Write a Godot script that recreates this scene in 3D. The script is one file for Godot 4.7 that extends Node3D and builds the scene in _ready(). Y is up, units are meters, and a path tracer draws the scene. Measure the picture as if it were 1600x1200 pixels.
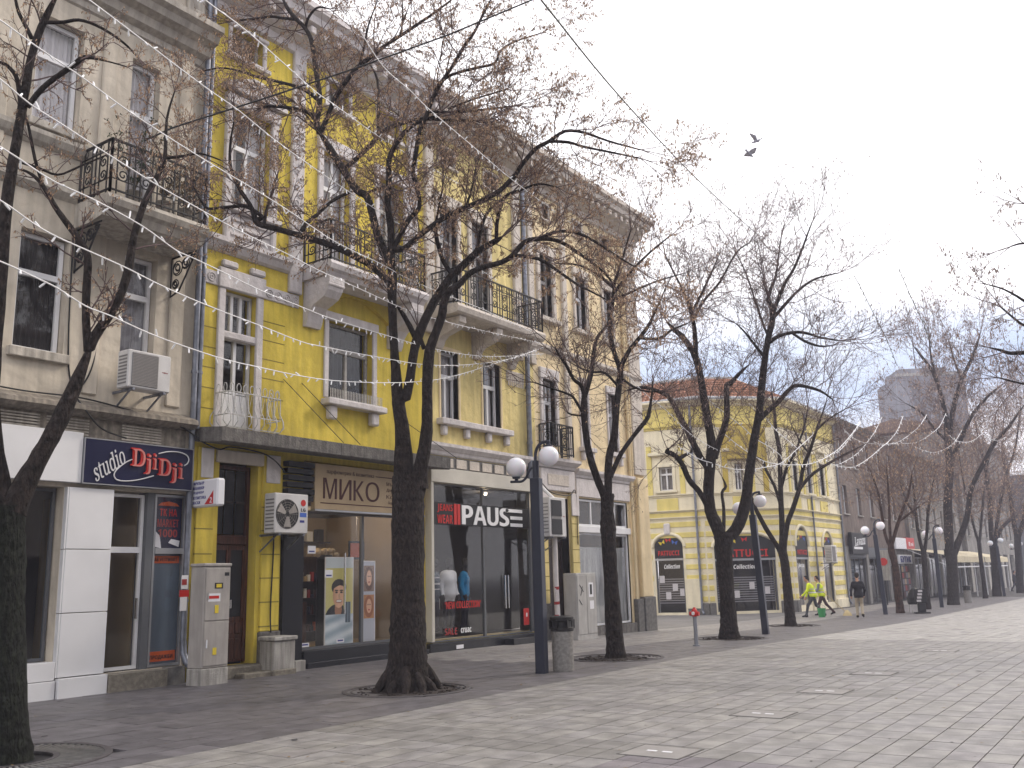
extends Node3D

var M := {}
var taken := {}
var cam: Camera3D
var rng := RandomNumberGenerator.new()

func _ready() -> void:
	# ---------- camera ----------
	cam = Camera3D.new()
	cam.name = "camera"
	cam.fov = 44.44
	cam.near = 0.1
	cam.far = 900.0
	cam.transform = Transform3D(Basis(Vector3.UP, deg_to_rad(34.62)) * Basis(Vector3.RIGHT, deg_to_rad(11.71)) * Basis(Vector3.BACK, deg_to_rad(-1.546)), Vector3(0, 1.65, 0))
	add_child(cam)
	cam.current = true
	# ---------- sky, sun, exposure, air ----------
	var we := WorldEnvironment.new()
	we.name = "world_environment"
	var e := Environment.new()
	e.background_mode = Environment.BG_SKY
	e.sky = Sky.new()
	var sm := PanoramaSkyMaterial.new()
	sm.panorama = sky_panorama()
	e.sky.sky_material = sm
	e.background_energy_multiplier = 1.0
	e.tonemap_mode = Environment.TONE_MAPPER_LINEAR
	e.tonemap_exposure = 1.36
	e.sdfgi_enabled = true
	e.ssao_enabled = true
	e.ssil_enabled = true
	e.fog_enabled = true
	e.fog_light_color = Color(0.86, 0.86, 0.93)
	e.fog_density = 0.0016
	we.environment = e
	add_child(we)
	var sun := DirectionalLight3D.new()
	sun.name = "sun"
	sun.light_energy = 0.6
	sun.light_color = Color(1.0, 0.95, 0.88)
	sun.light_angular_distance = 12.0
	sun.shadow_enabled = true
	add_child(sun)
	sun.look_at_from_position(Vector3.ZERO, -Vector3(0.36, 0.6, -0.72), Vector3.UP)
	# ---------- the place ----------
	rng.seed = 7
	make_materials()
	build_ground()
	build_beige()
	build_yellow()
	build_pale()
	build_corner()
	build_far_blocks()
	build_opposite()
	build_trees()
	build_street_furniture()
	build_strands()
	build_people()

func sky_panorama() -> ImageTexture:
	var w := 1024
	var h := 512
	var im := Image.create(w, h, false, Image.FORMAT_RGBF)
	var n := FastNoiseLite.new()
	n.seed = 3
	n.frequency = 1.1
	n.fractal_octaves = 5
	var sd := Vector3(0.36, 0.6, -0.72).normalized()
	for j in h:
		var th := PI * (j + 0.5) / h
		var y := cos(th)
		for i in w:
			var ph := TAU * ((i + 0.5) / w - 0.5)
			var d := Vector3(sin(ph) * sin(th), y, -cos(ph) * sin(th))
			var el := rad_to_deg(asin(clampf(y, -1, 1)))
			var f := n.get_noise_3d(d.x * 1.6, d.y * 4.0, d.z * 1.6)
			var cloud := 1.34 + 0.22 * f
			var g := maxf(0.0, d.dot(sd))
			cloud += 0.9 * pow(g, 6.0)
			var c := Color(cloud * 1.005, cloud * 0.985, cloud * 1.01)
			# a rift of pale blue low over the roofs, white haze beneath it
			var lo := smoothstep(5.5, 10.0, el + f * 4.0)
			var hi := 1.0 - smoothstep(11.5, 16.0, el + f * 5.0)
			var b := lo * hi * clampf(0.95 + f * 1.2, 0.0, 1.0)
			c = c.lerp(Color(0.44, 0.56, 0.79), b)
			if el < 0.0:
				c = c.lerp(Color(0.35, 0.34, 0.34), clampf(-el / 6.0, 0.0, 1.0))
			im.set_pixel(i, j, c)
	return ImageTexture.create_from_image(im)

# ------------------------------------------------------------------ naming
func numbered(n: String) -> String:
	if not taken.has(n):
		taken[n] = 0
		return n
	taken[n] += 1
	return "%s_%03d" % [n, taken[n]]

func tag(o: Node, label := "", category := "", group := "", kind := "") -> void:
	if label != "": o.set_meta("label", label)
	if category != "": o.set_meta("category", category)
	if group != "": o.set_meta("group", group)
	if kind != "": o.set_meta("kind", kind)

func thing(called: String, label: String, category: String, at := Vector3.ZERO, turn := 0.0, group := "") -> Node3D:
	var o := Node3D.new()
	o.name = numbered(called)
	add_child(o)
	o.position = at
	o.rotation.y = turn
	tag(o, label, category, group)
	return o

func sub(parent: Node, called: String) -> Node3D:
	var o := Node3D.new()
	o.name = next_name(parent, called)
	parent.add_child(o, true)
	return o

func next_name(parent: Node, called: String) -> String:
	if not parent.has_node(NodePath(called)):
		return called
	var key: String = str(parent.get_instance_id()) + called
	var k: int = taken.get(key, 0) + 1
	taken[key] = k
	return "%s_%03d" % [called, k]

func part(parent: Node, called: String, mesh: Mesh, mat: Material, at := Vector3.ZERO, kind := "") -> MeshInstance3D:
	var o := MeshInstance3D.new()
	o.name = next_name(parent, called)
	o.mesh = mesh
	o.material_override = mat
	o.position = at
	parent.add_child(o, true)
	if kind != "": o.set_meta("kind", kind)
	return o

func put(parent: Node, called: String, mb: MB, mat: Material, kind := "") -> MeshInstance3D:
	return part(parent, called, mb.mesh(), mat, Vector3.ZERO, kind)

func structure(called: String, mb: MB, mat: Material) -> MeshInstance3D:
	var o := put(self, called, mb, mat)
	o.set_meta("kind", "structure")
	return o

# ------------------------------------------------------------------ mesh builder
class MB:
	var v := PackedVector3Array()
	var n := PackedVector3Array()
	var uv := PackedVector2Array()
	var c := PackedColorArray()
	var idx := PackedInt32Array()

	func quad(a: Vector3, b: Vector3, p: Vector3, d: Vector3) -> void:  # counter-clockwise seen from outside
		var nn := (b - a).cross(d - a).normalized()
		var k := v.size()
		v.append_array([a, b, p, d])
		n.append_array([nn, nn, nn, nn])
		uv.append_array([Vector2(0, 1), Vector2(1, 1), Vector2(1, 0), Vector2(0, 0)])
		idx.append_array([k, k + 2, k + 1, k, k + 3, k + 2])

	func tri(a: Vector3, b: Vector3, p: Vector3) -> void:
		var nn := (b - a).cross(p - a).normalized()
		var k := v.size()
		v.append_array([a, b, p])
		n.append_array([nn, nn, nn])
		uv.append_array([Vector2(0, 1), Vector2(1, 1), Vector2(1, 0)])
		idx.append_array([k, k + 2, k + 1])

	func box(lo: Vector3, hi: Vector3, xf := Transform3D()) -> void:
		var p := []
		for i in 8:
			p.append(xf * Vector3(hi.x if i & 1 else lo.x, hi.y if i & 2 else lo.y, hi.z if i & 4 else lo.z))
		quad(p[4], p[5], p[7], p[6])
		quad(p[1], p[0], p[2], p[3])
		quad(p[5], p[1], p[3], p[7])
		quad(p[0], p[4], p[6], p[2])
		quad(p[6], p[7], p[3], p[2])
		quad(p[0], p[1], p[5], p[4])

	func bevel(lo: Vector3, hi: Vector3, b: float, xf := Transform3D()) -> void:
		var ax := [Vector3(1, 0, 0), Vector3(0, 1, 0), Vector3(0, 0, 1)]
		var cen := (lo + hi) * 0.5
		var h := (hi - lo) * 0.5
		b = minf(b, minf(h.x, minf(h.y, h.z)) * 0.8)
		var pt := func(s: Vector3, k: int) -> Vector3:
			var q := Vector3(s.x * h.x, s.y * h.y, s.z * h.z)
			for a in 3:
				if a != k: q[a] -= s[a] * b
			return xf * (cen + q)
		for k in 3:
			var u: int = (k + 1) % 3
			var w: int = (k + 2) % 3
			for sg in [1.0, -1.0]:
				var q := []
				for st in [[-1, -1], [1, -1], [1, 1], [-1, 1]]:
					var s := Vector3.ZERO
					s[k] = sg
					s[u] = st[0]
					s[w] = st[1]
					q.append(pt.call(s, k))
				if sg > 0: quad(q[0], q[1], q[2], q[3])
				else: quad(q[3], q[2], q[1], q[0])
			# the four edges along axis k
			for st in [[1, 1], [-1, 1], [-1, -1], [1, -1]]:
				var s0 := Vector3.ZERO
				s0[u] = st[0]
				s0[w] = st[1]
				var s1 := s0
				s0[k] = -1
				s1[k] = 1
				var a: Vector3 = pt.call(s0, u)
				var bb: Vector3 = pt.call(s0, w)
				var cc: Vector3 = pt.call(s1, w)
				var d: Vector3 = pt.call(s1, u)
				if st[0] * st[1] > 0: quad(a, bb, cc, d)
				else: quad(d, cc, bb, a)
		for i in 8:
			var s := Vector3(1 if i & 1 else -1, 1 if i & 2 else -1, 1 if i & 4 else -1)
			var a: Vector3 = pt.call(s, 0)
			var bb: Vector3 = pt.call(s, 1)
			var cc: Vector3 = pt.call(s, 2)
			if s.x * s.y * s.z > 0: tri(a, bb, cc)
			else: tri(a, cc, bb)

	func bar(a: Vector3, b: Vector3, w: float, h: float) -> void:
		var z := (b - a)
		var l := z.length()
		z /= l
		var up := Vector3.UP if absf(z.y) < 0.95 else Vector3.RIGHT
		var x := up.cross(z).normalized()
		var y := z.cross(x)
		box(Vector3(-w / 2, -h / 2, 0), Vector3(w / 2, h / 2, l), Transform3D(Basis(x, y, z), a))

	func tube(p: PackedVector3Array, r: PackedFloat32Array, sides := 6, caps := true, bump := 0.0, sd := 0) -> void:
		var m := p.size()
		if m < 2: return
		var t := (p[1] - p[0]).normalized()
		var x := (Vector3.UP if absf(t.y) < 0.9 else Vector3.RIGHT).cross(t).normalized()
		var k0 := v.size()
		for i in m:
			var tt: Vector3 = (p[mini(i + 1, m - 1)] - p[maxi(i - 1, 0)]).normalized()
			x = (x - tt * x.dot(tt)).normalized()
			var y := tt.cross(x)
			for s in sides:
				var a := TAU * s / sides
				var dir := x * cos(a) + y * sin(a)
				var rr: float = r[i]
				if bump > 0.0:
					rr *= 1.0 + bump * sin(a * 3.0 + i * 1.7 + sd) * sin(i * 0.9 + a + sd * 2.0) + bump * 0.5 * sin(a * 5.0 - i * 2.3 + sd)
				v.append(p[i] + dir * rr)
				n.append(dir)
				uv.append(Vector2(float(s) / sides, float(i)))
		for i in m - 1:
			for s in sides:
				var a := k0 + i * sides + s
				var b := k0 + i * sides + (s + 1) % sides
				idx.append_array([a, a + sides, b, b, a + sides, b + sides])
		if caps and sides > 3:
			for e in 2:
				var i := 0 if e == 0 else m - 1
				var cc := v.size()
				var nn := (p[0] - p[1]).normalized() if e == 0 else (p[m - 1] - p[m - 2]).normalized()
				v.append(p[i])
				n.append(nn)
				uv.append(Vector2.ZERO)
				for s in sides:
					v.append(v[k0 + i * sides + s])
					n.append(nn)
					uv.append(Vector2.ZERO)
				for s in sides:
					if e == 0: idx.append_array([cc, cc + 1 + s, cc + 1 + (s + 1) % sides])
					else: idx.append_array([cc, cc + 1 + (s + 1) % sides, cc + 1 + s])

	func lathe(at: Vector3, prof: Array, sides := 24) -> void:  # [[r, y], ...] from the bottom up
		for q in prof.size() - 1:
			var a: Array = prof[q]
			var b: Array = prof[q + 1]
			var nn := Vector2(b[1] - a[1], a[0] - b[0]).normalized()
			var k0 := v.size()
			for s in sides + 1:
				var ang := TAU * s / sides
				var dir := Vector3(cos(ang), 0, -sin(ang))
				v.append(at + dir * float(a[0]) + Vector3(0, a[1], 0))
				v.append(at + dir * float(b[0]) + Vector3(0, b[1], 0))
				var n3 := (dir * nn.x + Vector3.UP * nn.y).normalized()
				n.append(n3)
				n.append(n3)
				uv.append(Vector2(float(s) / sides, 1))
				uv.append(Vector2(float(s) / sides, 0))
			for s in sides:
				var i := k0 + s * 2
				idx.append_array([i, i + 1, i + 2, i + 2, i + 1, i + 3])

	func ball(at: Vector3, r: Vector3, seg := 24, xf := Basis()) -> void:
		var rings := seg / 2
		var k0 := v.size()
		for j in rings + 1:
			var th := PI * j / rings
			for s in seg + 1:
				var a := TAU * s / seg
				var d := Vector3(cos(a) * sin(th), cos(th), -sin(a) * sin(th))
				v.append(at + xf * (d * r))
				n.append((xf * (d / r)).normalized())
				uv.append(Vector2(float(s) / seg, float(j) / rings))
		for j in rings:
			for s in seg:
				var i := k0 + j * (seg + 1) + s
				idx.append_array([i, i + 1, i + seg + 1, i + 1, i + seg + 2, i + seg + 1])

	func prism(poly: PackedVector2Array, z0: float, z1: float, xf := Transform3D()) -> void:  # counter-clockwise outline in x, y
		var t := Geometry2D.triangulate_polygon(poly)
		for q in range(0, t.size(), 3):
			var a := poly[t[q]]
			var b := poly[t[q + 1]]
			var d := poly[t[q + 2]]
			if (b - a).cross(d - a) < 0:
				var sw := b
				b = d
				d = sw
			tri(xf * Vector3(a.x, a.y, z1), xf * Vector3(b.x, b.y, z1), xf * Vector3(d.x, d.y, z1))
			tri(xf * Vector3(a.x, a.y, z0), xf * Vector3(d.x, d.y, z0), xf * Vector3(b.x, b.y, z0))
		for i in poly.size():
			var a := poly[i]
			var b := poly[(i + 1) % poly.size()]
			quad(xf * Vector3(a.x, a.y, z0), xf * Vector3(b.x, b.y, z0), xf * Vector3(b.x, b.y, z1), xf * Vector3(a.x, a.y, z1))

	func run(prof: Array, s0: float, s1: float) -> void:  # a moulding: outline [[n, y], ...] from the top back round the front to the bottom back, drawn along x
		for i in prof.size() - 1:
			var a: Array = prof[i]
			var b: Array = prof[i + 1]
			quad(Vector3(s0, b[1], b[0]), Vector3(s1, b[1], b[0]), Vector3(s1, a[1], a[0]), Vector3(s0, a[1], a[0]))
		var poly := PackedVector2Array()
		for q in prof: poly.append(Vector2(q[0], q[1]))
		var t := Geometry2D.triangulate_polygon(poly)
		for q in range(0, t.size(), 3):
			var a := poly[t[q]]
			var b := poly[t[q + 1]]
			var d := poly[t[q + 2]]
			tri(Vector3(s0, a.y, a.x), Vector3(s0, b.y, b.x), Vector3(s0, d.y, d.x))
			tri(Vector3(s1, a.y, a.x), Vector3(s1, d.y, d.x), Vector3(s1, b.y, b.x))

	func mesh() -> ArrayMesh:
		var m := ArrayMesh.new()
		if v.is_empty(): return m
		var a := []
		a.resize(Mesh.ARRAY_MAX)
		a[Mesh.ARRAY_VERTEX] = v
		a[Mesh.ARRAY_NORMAL] = n
		a[Mesh.ARRAY_TEX_UV] = uv
		if c.size() == v.size(): a[Mesh.ARRAY_COLOR] = c
		a[Mesh.ARRAY_INDEX] = idx
		m.add_surface_from_arrays(Mesh.PRIMITIVE_TRIANGLES, a)
		return m

func pv(a: Array) -> PackedVector3Array:
	return PackedVector3Array(a)

func pf(x: float, k: int) -> PackedFloat32Array:
	var r := PackedFloat32Array()
	r.resize(k)
	r.fill(x)
	return r

# a polyline made smooth: [points, radii] with k steps between given points
func smooth_path(p: PackedVector3Array, r: PackedFloat32Array, k: int) -> Array:
	var op := PackedVector3Array()
	var orr := PackedFloat32Array()
	var m := p.size()
	for i in m - 1:
		var a := p[maxi(i - 1, 0)]
		var d := p[mini(i + 2, m - 1)]
		for q in k:
			var t := float(q) / k
			op.append(p[i].cubic_interpolate(p[i + 1], a, d, t))
			orr.append(lerpf(r[i], r[i + 1], t))
	op.append(p[m - 1])
	orr.append(r[m - 1])
	return [op, orr]

func gy(z: float) -> float:
	var s := -z
	var t := clampf((s - 16.0) / 26.0, 0.0, 1.0)
	return -0.3 * t * t * (3.0 - 2.0 * t) - 0.004 * maxf(0.0, minf(s, 140.0) - 42.0)

# ------------------------------------------------------------------ materials
func lin(r: float, g: float, b: float) -> Color:
	return Color(r, g, b).linear_to_srgb()

func noise_tex(size: int, freq: float, oct: int, lo: float, hi: float, sd: int, contrast := 1.0, type := FastNoiseLite.TYPE_SIMPLEX_SMOOTH) -> ImageTexture:
	var n := FastNoiseLite.new()
	n.noise_type = type
	n.seed = sd
	n.frequency = freq
	n.fractal_octaves = oct
	var im := n.get_seamless_image(size, size)
	var out := Image.create(size, size, false, Image.FORMAT_L8)
	var src := im.get_data()
	var dst := PackedByteArray()
	dst.resize(size * size)
	for i in size * size:
		var t := clampf((src[i] / 255.0 - 0.5) * contrast + 0.5, 0.0, 1.0)
		dst[i] = int(255.0 * lerpf(lo, hi, t))
	out = Image.create_from_data(size, size, false, Image.FORMAT_L8, dst)
	return ImageTexture.create_from_image(out)

func normal_tex(size: int, freq: float, oct: int, strength: float, sd: int, type := FastNoiseLite.TYPE_SIMPLEX_SMOOTH) -> ImageTexture:
	var n := FastNoiseLite.new()
	n.noise_type = type
	n.seed = sd
	n.frequency = freq
	n.fractal_octaves = oct
	var im := n.get_seamless_image(size, size)
	im.convert(Image.FORMAT_RGBA8)
	im.bump_map_to_normal_map(strength)
	return ImageTexture.create_from_image(im)

var T := {}

func mat(called: String, col: Color, rough := 0.8, tex := "", tex_scale := Vector3.ONE, det := "", det_scale := Vector3.ONE, nor := "", nor_depth := 0.5) -> StandardMaterial3D:
	var m := StandardMaterial3D.new()
	m.resource_name = called
	m.albedo_color = col
	m.roughness = rough
	m.metallic_specular = 0.4
	if tex != "":
		m.albedo_texture = T[tex]
		m.uv1_triplanar = true
		m.uv1_world_triplanar = true
		m.uv1_scale = tex_scale
	if det != "":
		m.detail_enabled = true
		m.detail_blend_mode = BaseMaterial3D.BLEND_MODE_MUL
		m.detail_albedo = T[det]
		m.detail_uv_layer = BaseMaterial3D.DETAIL_UV_2
		m.uv2_triplanar = true
		m.uv2_world_triplanar = true
		m.uv2_scale = det_scale
	if nor != "":
		m.normal_enabled = true
		m.normal_texture = T[nor]
		m.normal_scale = nor_depth
		if tex == "":
			m.uv1_triplanar = true
			m.uv1_world_triplanar = true
			m.uv1_scale = tex_scale
	M[called] = m
	return m

func glass(called: String, col: Color, alpha: float) -> void:
	var m := StandardMaterial3D.new()
	m.resource_name = called
	m.transparency = BaseMaterial3D.TRANSPARENCY_ALPHA
	m.albedo_color = Color(col.r, col.g, col.b, alpha)
	m.roughness = 0.03
	m.metallic_specular = 0.5
	M[called] = m

func make_materials() -> void:
	T["grime"] = noise_tex(512, 0.006, 6, 0.84, 1.0, 11, 1.4)
	T["soft"] = noise_tex(512, 0.012, 5, 0.92, 1.0, 12, 1.3)
	T["grain"] = noise_tex(512, 0.08, 4, 0.80, 1.0, 13, 1.4)
	T["streak"] = noise_tex(512, 0.014, 5, 0.80, 1.0, 14, 1.7)
	T["spots"] = noise_tex(512, 0.03, 4, 0.80, 1.0, 15, 1.6)
	T["drip"] = noise_tex(512, 0.014, 5, 0.90, 1.0, 18, 1.7)
	T["wood"] = noise_tex(256, 0.03, 4, 0.6, 1.0, 16, 1.8)
	T["bark"] = noise_tex(256, 0.03, 5, 0.45, 1.0, 17, 1.8)
	T["n_plaster"] = normal_tex(512, 0.05, 4, 3.0, 21)
	T["n_stone"] = normal_tex(512, 0.12, 3, 3.0, 22)
	T["n_bark"] = normal_tex(256, 0.035, 4, 9.0, 23)
	T["n_glass"] = normal_tex(256, 0.004, 2, 3.0, 24)
	var wall := Vector3(0.11, 0.11, 0.11)
	var drip := Vector3(0.55, 0.07, 0.55)
	mat("beige", lin(0.66, 0.59, 0.49), 0.9, "grime", wall, "drip", drip * 1.1, "n_plaster", 0.35)
	mat("beige_trim", lin(0.60, 0.55, 0.48), 0.9, "grime", wall * 2.0, "streak", drip * 1.6, "n_plaster", 0.4)
	mat("weathered", lin(0.34, 0.30, 0.25), 0.95, "spots", wall * 4.0, "streak", drip * 2.0, "n_plaster", 0.8)
	mat("yellow", lin(0.74, 0.575, 0.085), 0.85, "grime", wall, "drip", drip * 1.2, "n_plaster", 0.25)
	mat("yellow_groove", lin(0.25, 0.20, 0.04), 0.9, "soft", wall)
	mat("pale", lin(0.80, 0.66, 0.29), 0.88, "grime", wall, "drip", drip * 1.1, "n_plaster", 0.35)
	mat("peach", lin(0.83, 0.68, 0.43), 0.88, "soft", wall, "soft", drip * 0.5, "n_plaster", 0.3)
	mat("stucco", lin(0.68, 0.64, 0.64), 0.88, "soft", wall * 3.0, "soft", drip * 1.4, "n_plaster", 0.5)
	mat("stucco_old", lin(0.63, 0.57, 0.51), 0.9, "soft", wall * 3.0, "soft", drip * 1.4, "n_plaster", 0.6)
	mat("c_yellow", lin(0.76, 0.64, 0.22), 0.85, "soft", wall, "soft", drip * 0.8, "n_plaster", 0.2)
	mat("c_cream", lin(0.80, 0.73, 0.55), 0.85, "soft", wall, "soft", drip * 0.8, "n_plaster", 0.2)
	mat("c_ochre", lin(0.50, 0.38, 0.08), 0.85, "soft", wall, "", drip, "n_plaster", 0.2)
	mat("brown_block", lin(0.23, 0.185, 0.165), 0.92, "grime", wall, "streak", drip, "n_plaster", 0.3)
	mat("grey_block", lin(0.30, 0.285, 0.27), 0.92, "grime", wall, "streak", drip)
	mat("tower", lin(0.28, 0.28, 0.31), 0.9, "grime", wall * 0.5, "streak", drip * 0.4)
	mat("concrete", lin(0.21, 0.197, 0.185), 0.92, "spots", wall * 3.0, "streak", drip * 1.8, "n_stone", 0.6)
	mat("concrete_light", lin(0.44, 0.42, 0.39), 0.9, "soft", wall * 4.0, "streak", drip * 2.0, "n_stone", 0.6)
	mat("plinth", lin(0.16, 0.155, 0.15), 0.85, "spots", wall * 4.0, "", drip, "n_stone", 0.5)
	mat("granite", lin(0.018, 0.019, 0.024), 0.25, "grain", wall * 9.0)
	mat("step_stone", lin(0.30, 0.27, 0.22), 0.9, "spots", wall * 5.0, "grain", wall * 14.0, "n_stone", 0.6)
	mat("panel_white", lin(0.72, 0.72, 0.74), 0.35, "soft", wall * 0.8)
	mat("cream_panel", lin(0.60, 0.57, 0.50), 0.45, "soft", wall * 1.5)
	mat("pvc", lin(0.74, 0.74, 0.76), 0.4, "soft", wall * 2.0)
	mat("old_frame", lin(0.42, 0.40, 0.38), 0.7, "spots", wall * 6.0)
	mat("alu", lin(0.40, 0.41, 0.44), 0.38, "soft", wall)
	M["alu"].metallic = 0.7
	mat("zinc", lin(0.30, 0.32, 0.38), 0.45, "spots", wall * 3.0, "streak", drip * 2.0)
	M["zinc"].metallic = 0.55
	mat("iron", lin(0.014, 0.013, 0.014), 0.55)
	mat("iron_white", lin(0.62, 0.61, 0.60), 0.6, "spots", wall * 8.0)
	mat("lamp_blue", lin(0.026, 0.030, 0.048), 0.42, "soft", wall * 5.0)
	mat("globe", lin(0.80, 0.79, 0.84), 0.22)
	M["globe"].subsurf_scatter_enabled = true
	M["globe"].subsurf_scatter_strength = 0.25
	mat("wood", lin(0.10, 0.030, 0.014), 0.45, "wood", Vector3(3.0, 0.35, 3.0), "soft", wall * 4.0)
	mat("wood_dark", lin(0.028, 0.013, 0.010), 0.5, "wood", Vector3(3.0, 0.35, 3.0))
	mat("bark", lin(0.046, 0.033, 0.029), 0.95, "bark", Vector3(2.6, 0.7, 2.6), "streak", wall * 6.0, "n_bark", 1.2)
	mat("bark_moss", lin(0.017, 0.021, 0.013), 0.95, "bark", Vector3(2.6, 0.6, 2.6), "spots", wall * 4.0, "n_bark", 1.2)
	mat("bark_far", lin(0.050, 0.042, 0.042), 0.95, "bark", Vector3(2.0, 0.6, 2.0))
	mat("bark_brown", lin(0.085, 0.046, 0.034), 0.95, "bark", Vector3(2.0, 0.6, 2.0))
	mat("twig", lin(0.115, 0.080, 0.077), 0.9)
	mat("pod", lin(0.40, 0.28, 0.185), 0.8)
	M["pod"].backlight_enabled = true
	M["pod"].backlight = Color(0.25, 0.2, 0.17)
	M["pod"].vertex_color_use_as_albedo = true
	mat("pod_grey", lin(0.32, 0.25, 0.22), 0.8)
	M["pod_grey"].backlight_enabled = true
	M["pod_grey"].backlight = Color(0.25, 0.22, 0.2)
	M["pod_grey"].vertex_color_use_as_albedo = true
	mat("cover_plate", lin(0.25, 0.238, 0.23), 0.6, "soft", wall * 3.0)
	mat("soil", lin(0.055, 0.043, 0.038), 1.0, "spots", wall * 9.0, "grain", wall * 20.0, "n_stone", 1.5)
	mat("cast_iron", lin(0.085, 0.078, 0.082), 0.6, "spots", wall * 8.0)
	mat("cable", lin(0.012, 0.012, 0.013), 0.6)
	mat("garland", lin(0.82, 0.82, 0.84), 0.5)
	mat("garland_dark", lin(0.10, 0.11, 0.10), 0.6)
	mat("black", lin(0.010, 0.010, 0.012), 0.5)
	mat("dark_room", lin(0.022, 0.020, 0.021), 0.9)
	mat("room_tan", lin(0.30, 0.215, 0.105), 0.85, "soft", wall * 2.0)
	mat("room_wall", lin(0.12, 0.11, 0.10), 0.9)
	mat("curtain", lin(0.50, 0.48, 0.50), 0.9)
	mat("curtain_grey", lin(0.26, 0.255, 0.28), 0.9)
	mat("paper_grey", lin(0.34, 0.35, 0.36), 0.75, "soft", Vector3(0.6, 0.12, 0.6), "streak", drip * 1.5)
	mat("navy", lin(0.008, 0.010, 0.045), 0.28, "soft", wall)
	mat("red", lin(0.48, 0.020, 0.016), 0.45)
	mat("red_dim", lin(0.30, 0.03, 0.03), 0.5)
	mat("orange", lin(0.55, 0.09, 0.015), 0.5)
	mat("white", lin(0.76, 0.76, 0.78), 0.45)
	mat("tube_white", lin(0.62, 0.62, 0.64), 0.3)
	mat("tube_pink", lin(0.55, 0.20, 0.18), 0.3)
	mat("cream_board", lin(0.48, 0.36, 0.22), 0.5, "soft", wall * 2.0)
	mat("maroon", lin(0.06, 0.012, 0.010), 0.5)
	mat("sign_white", lin(0.70, 0.70, 0.74), 0.4)
	mat("ink_blue", lin(0.03, 0.035, 0.20), 0.5)
	mat("yellow_print", lin(0.65, 0.50, 0.04), 0.5)
	mat("blue_print", lin(0.05, 0.12, 0.45), 0.5)
	mat("ac_white", lin(0.60, 0.59, 0.59), 0.5, "soft", wall * 3.0)
	mat("ac_grille", lin(0.18, 0.175, 0.18), 0.6)
	mat("cabinet", lin(0.42, 0.39, 0.365), 0.75, "soft", wall * 3.0, "soft", drip * 2.0)
	mat("cabinet_grey", lin(0.44, 0.43, 0.42), 0.8, "soft", wall * 3.0, "soft", drip * 2.0)
	mat("bin_concrete", lin(0.36, 0.345, 0.33), 0.95, "spots", wall * 8.0, "grain", wall * 20.0, "n_stone", 1.0)
	mat("hydrant_grey", lin(0.22, 0.23, 0.26), 0.5)
	mat("roof_tile", lin(0.36, 0.165, 0.095), 0.85, "spots", wall * 6.0)
	mat("roof_old", lin(0.22, 0.15, 0.115), 0.9, "spots", wall * 6.0)
	mat("roof_sheet", lin(0.45, 0.46, 0.48), 0.5, "spots", wall * 3.0)
	mat("awning", lin(0.60, 0.53, 0.38), 0.85, "soft", wall * 2.0)
	mat("shop_grey", lin(0.10, 0.105, 0.115), 0.5)
	mat("shop_blue", lin(0.10, 0.13, 0.17), 0.4)
	mat("chrome", lin(0.55, 0.55, 0.56), 0.2)
	M["chrome"].metallic = 0.9
	mat("skin", lin(0.42, 0.24, 0.17), 0.6)
	mat("hair", lin(0.018, 0.014, 0.012), 0.7)
	mat("figure", Color.WHITE, 0.85)
	M["figure"].vertex_color_use_as_albedo = true
	mat("vest", Color.WHITE, 0.7)
	M["vest"].vertex_color_use_as_albedo = true
	mat("bird", lin(0.48, 0.48, 0.55), 0.8)
	mat("leaf_dry", lin(0.20, 0.14, 0.07), 0.9)
	mat("plant_dry", lin(0.10, 0.075, 0.04), 0.9)
	mat("plant_green", lin(0.035, 0.055, 0.025), 0.9)
	mat("green_plastic", lin(0.04, 0.24, 0.08), 0.5)
	mat("broom", lin(0.45, 0.36, 0.20), 0.9)
	mat("joint", lin(0.075, 0.072, 0.074), 0.95, "grime", wall * 2.0)
	mat("asphalt_far", lin(0.24, 0.23, 0.225), 0.8, "grime", wall, "grain", wall * 8.0)
	mat("slab", Color.WHITE, 0.50, "grain", wall * 14.0, "spots", wall * 1.6, "n_stone", 0.35)
	M["slab"].vertex_color_use_as_albedo = true
	M["slab"].metallic_specular = 0.5
	mat("lamp_small", lin(0.9, 0.9, 0.9), 0.4)
	M["lamp_small"].emission_enabled = true
	M["lamp_small"].emission = Color(1, 0.95, 0.88)
	M["lamp_small"].emission_energy_multiplier = 1.6
	glass("glass", Color(0.3, 0.32, 0.33), 0.02)
	glass("glass_shop", Color(0.05, 0.05, 0.055), 0.12)

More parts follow.
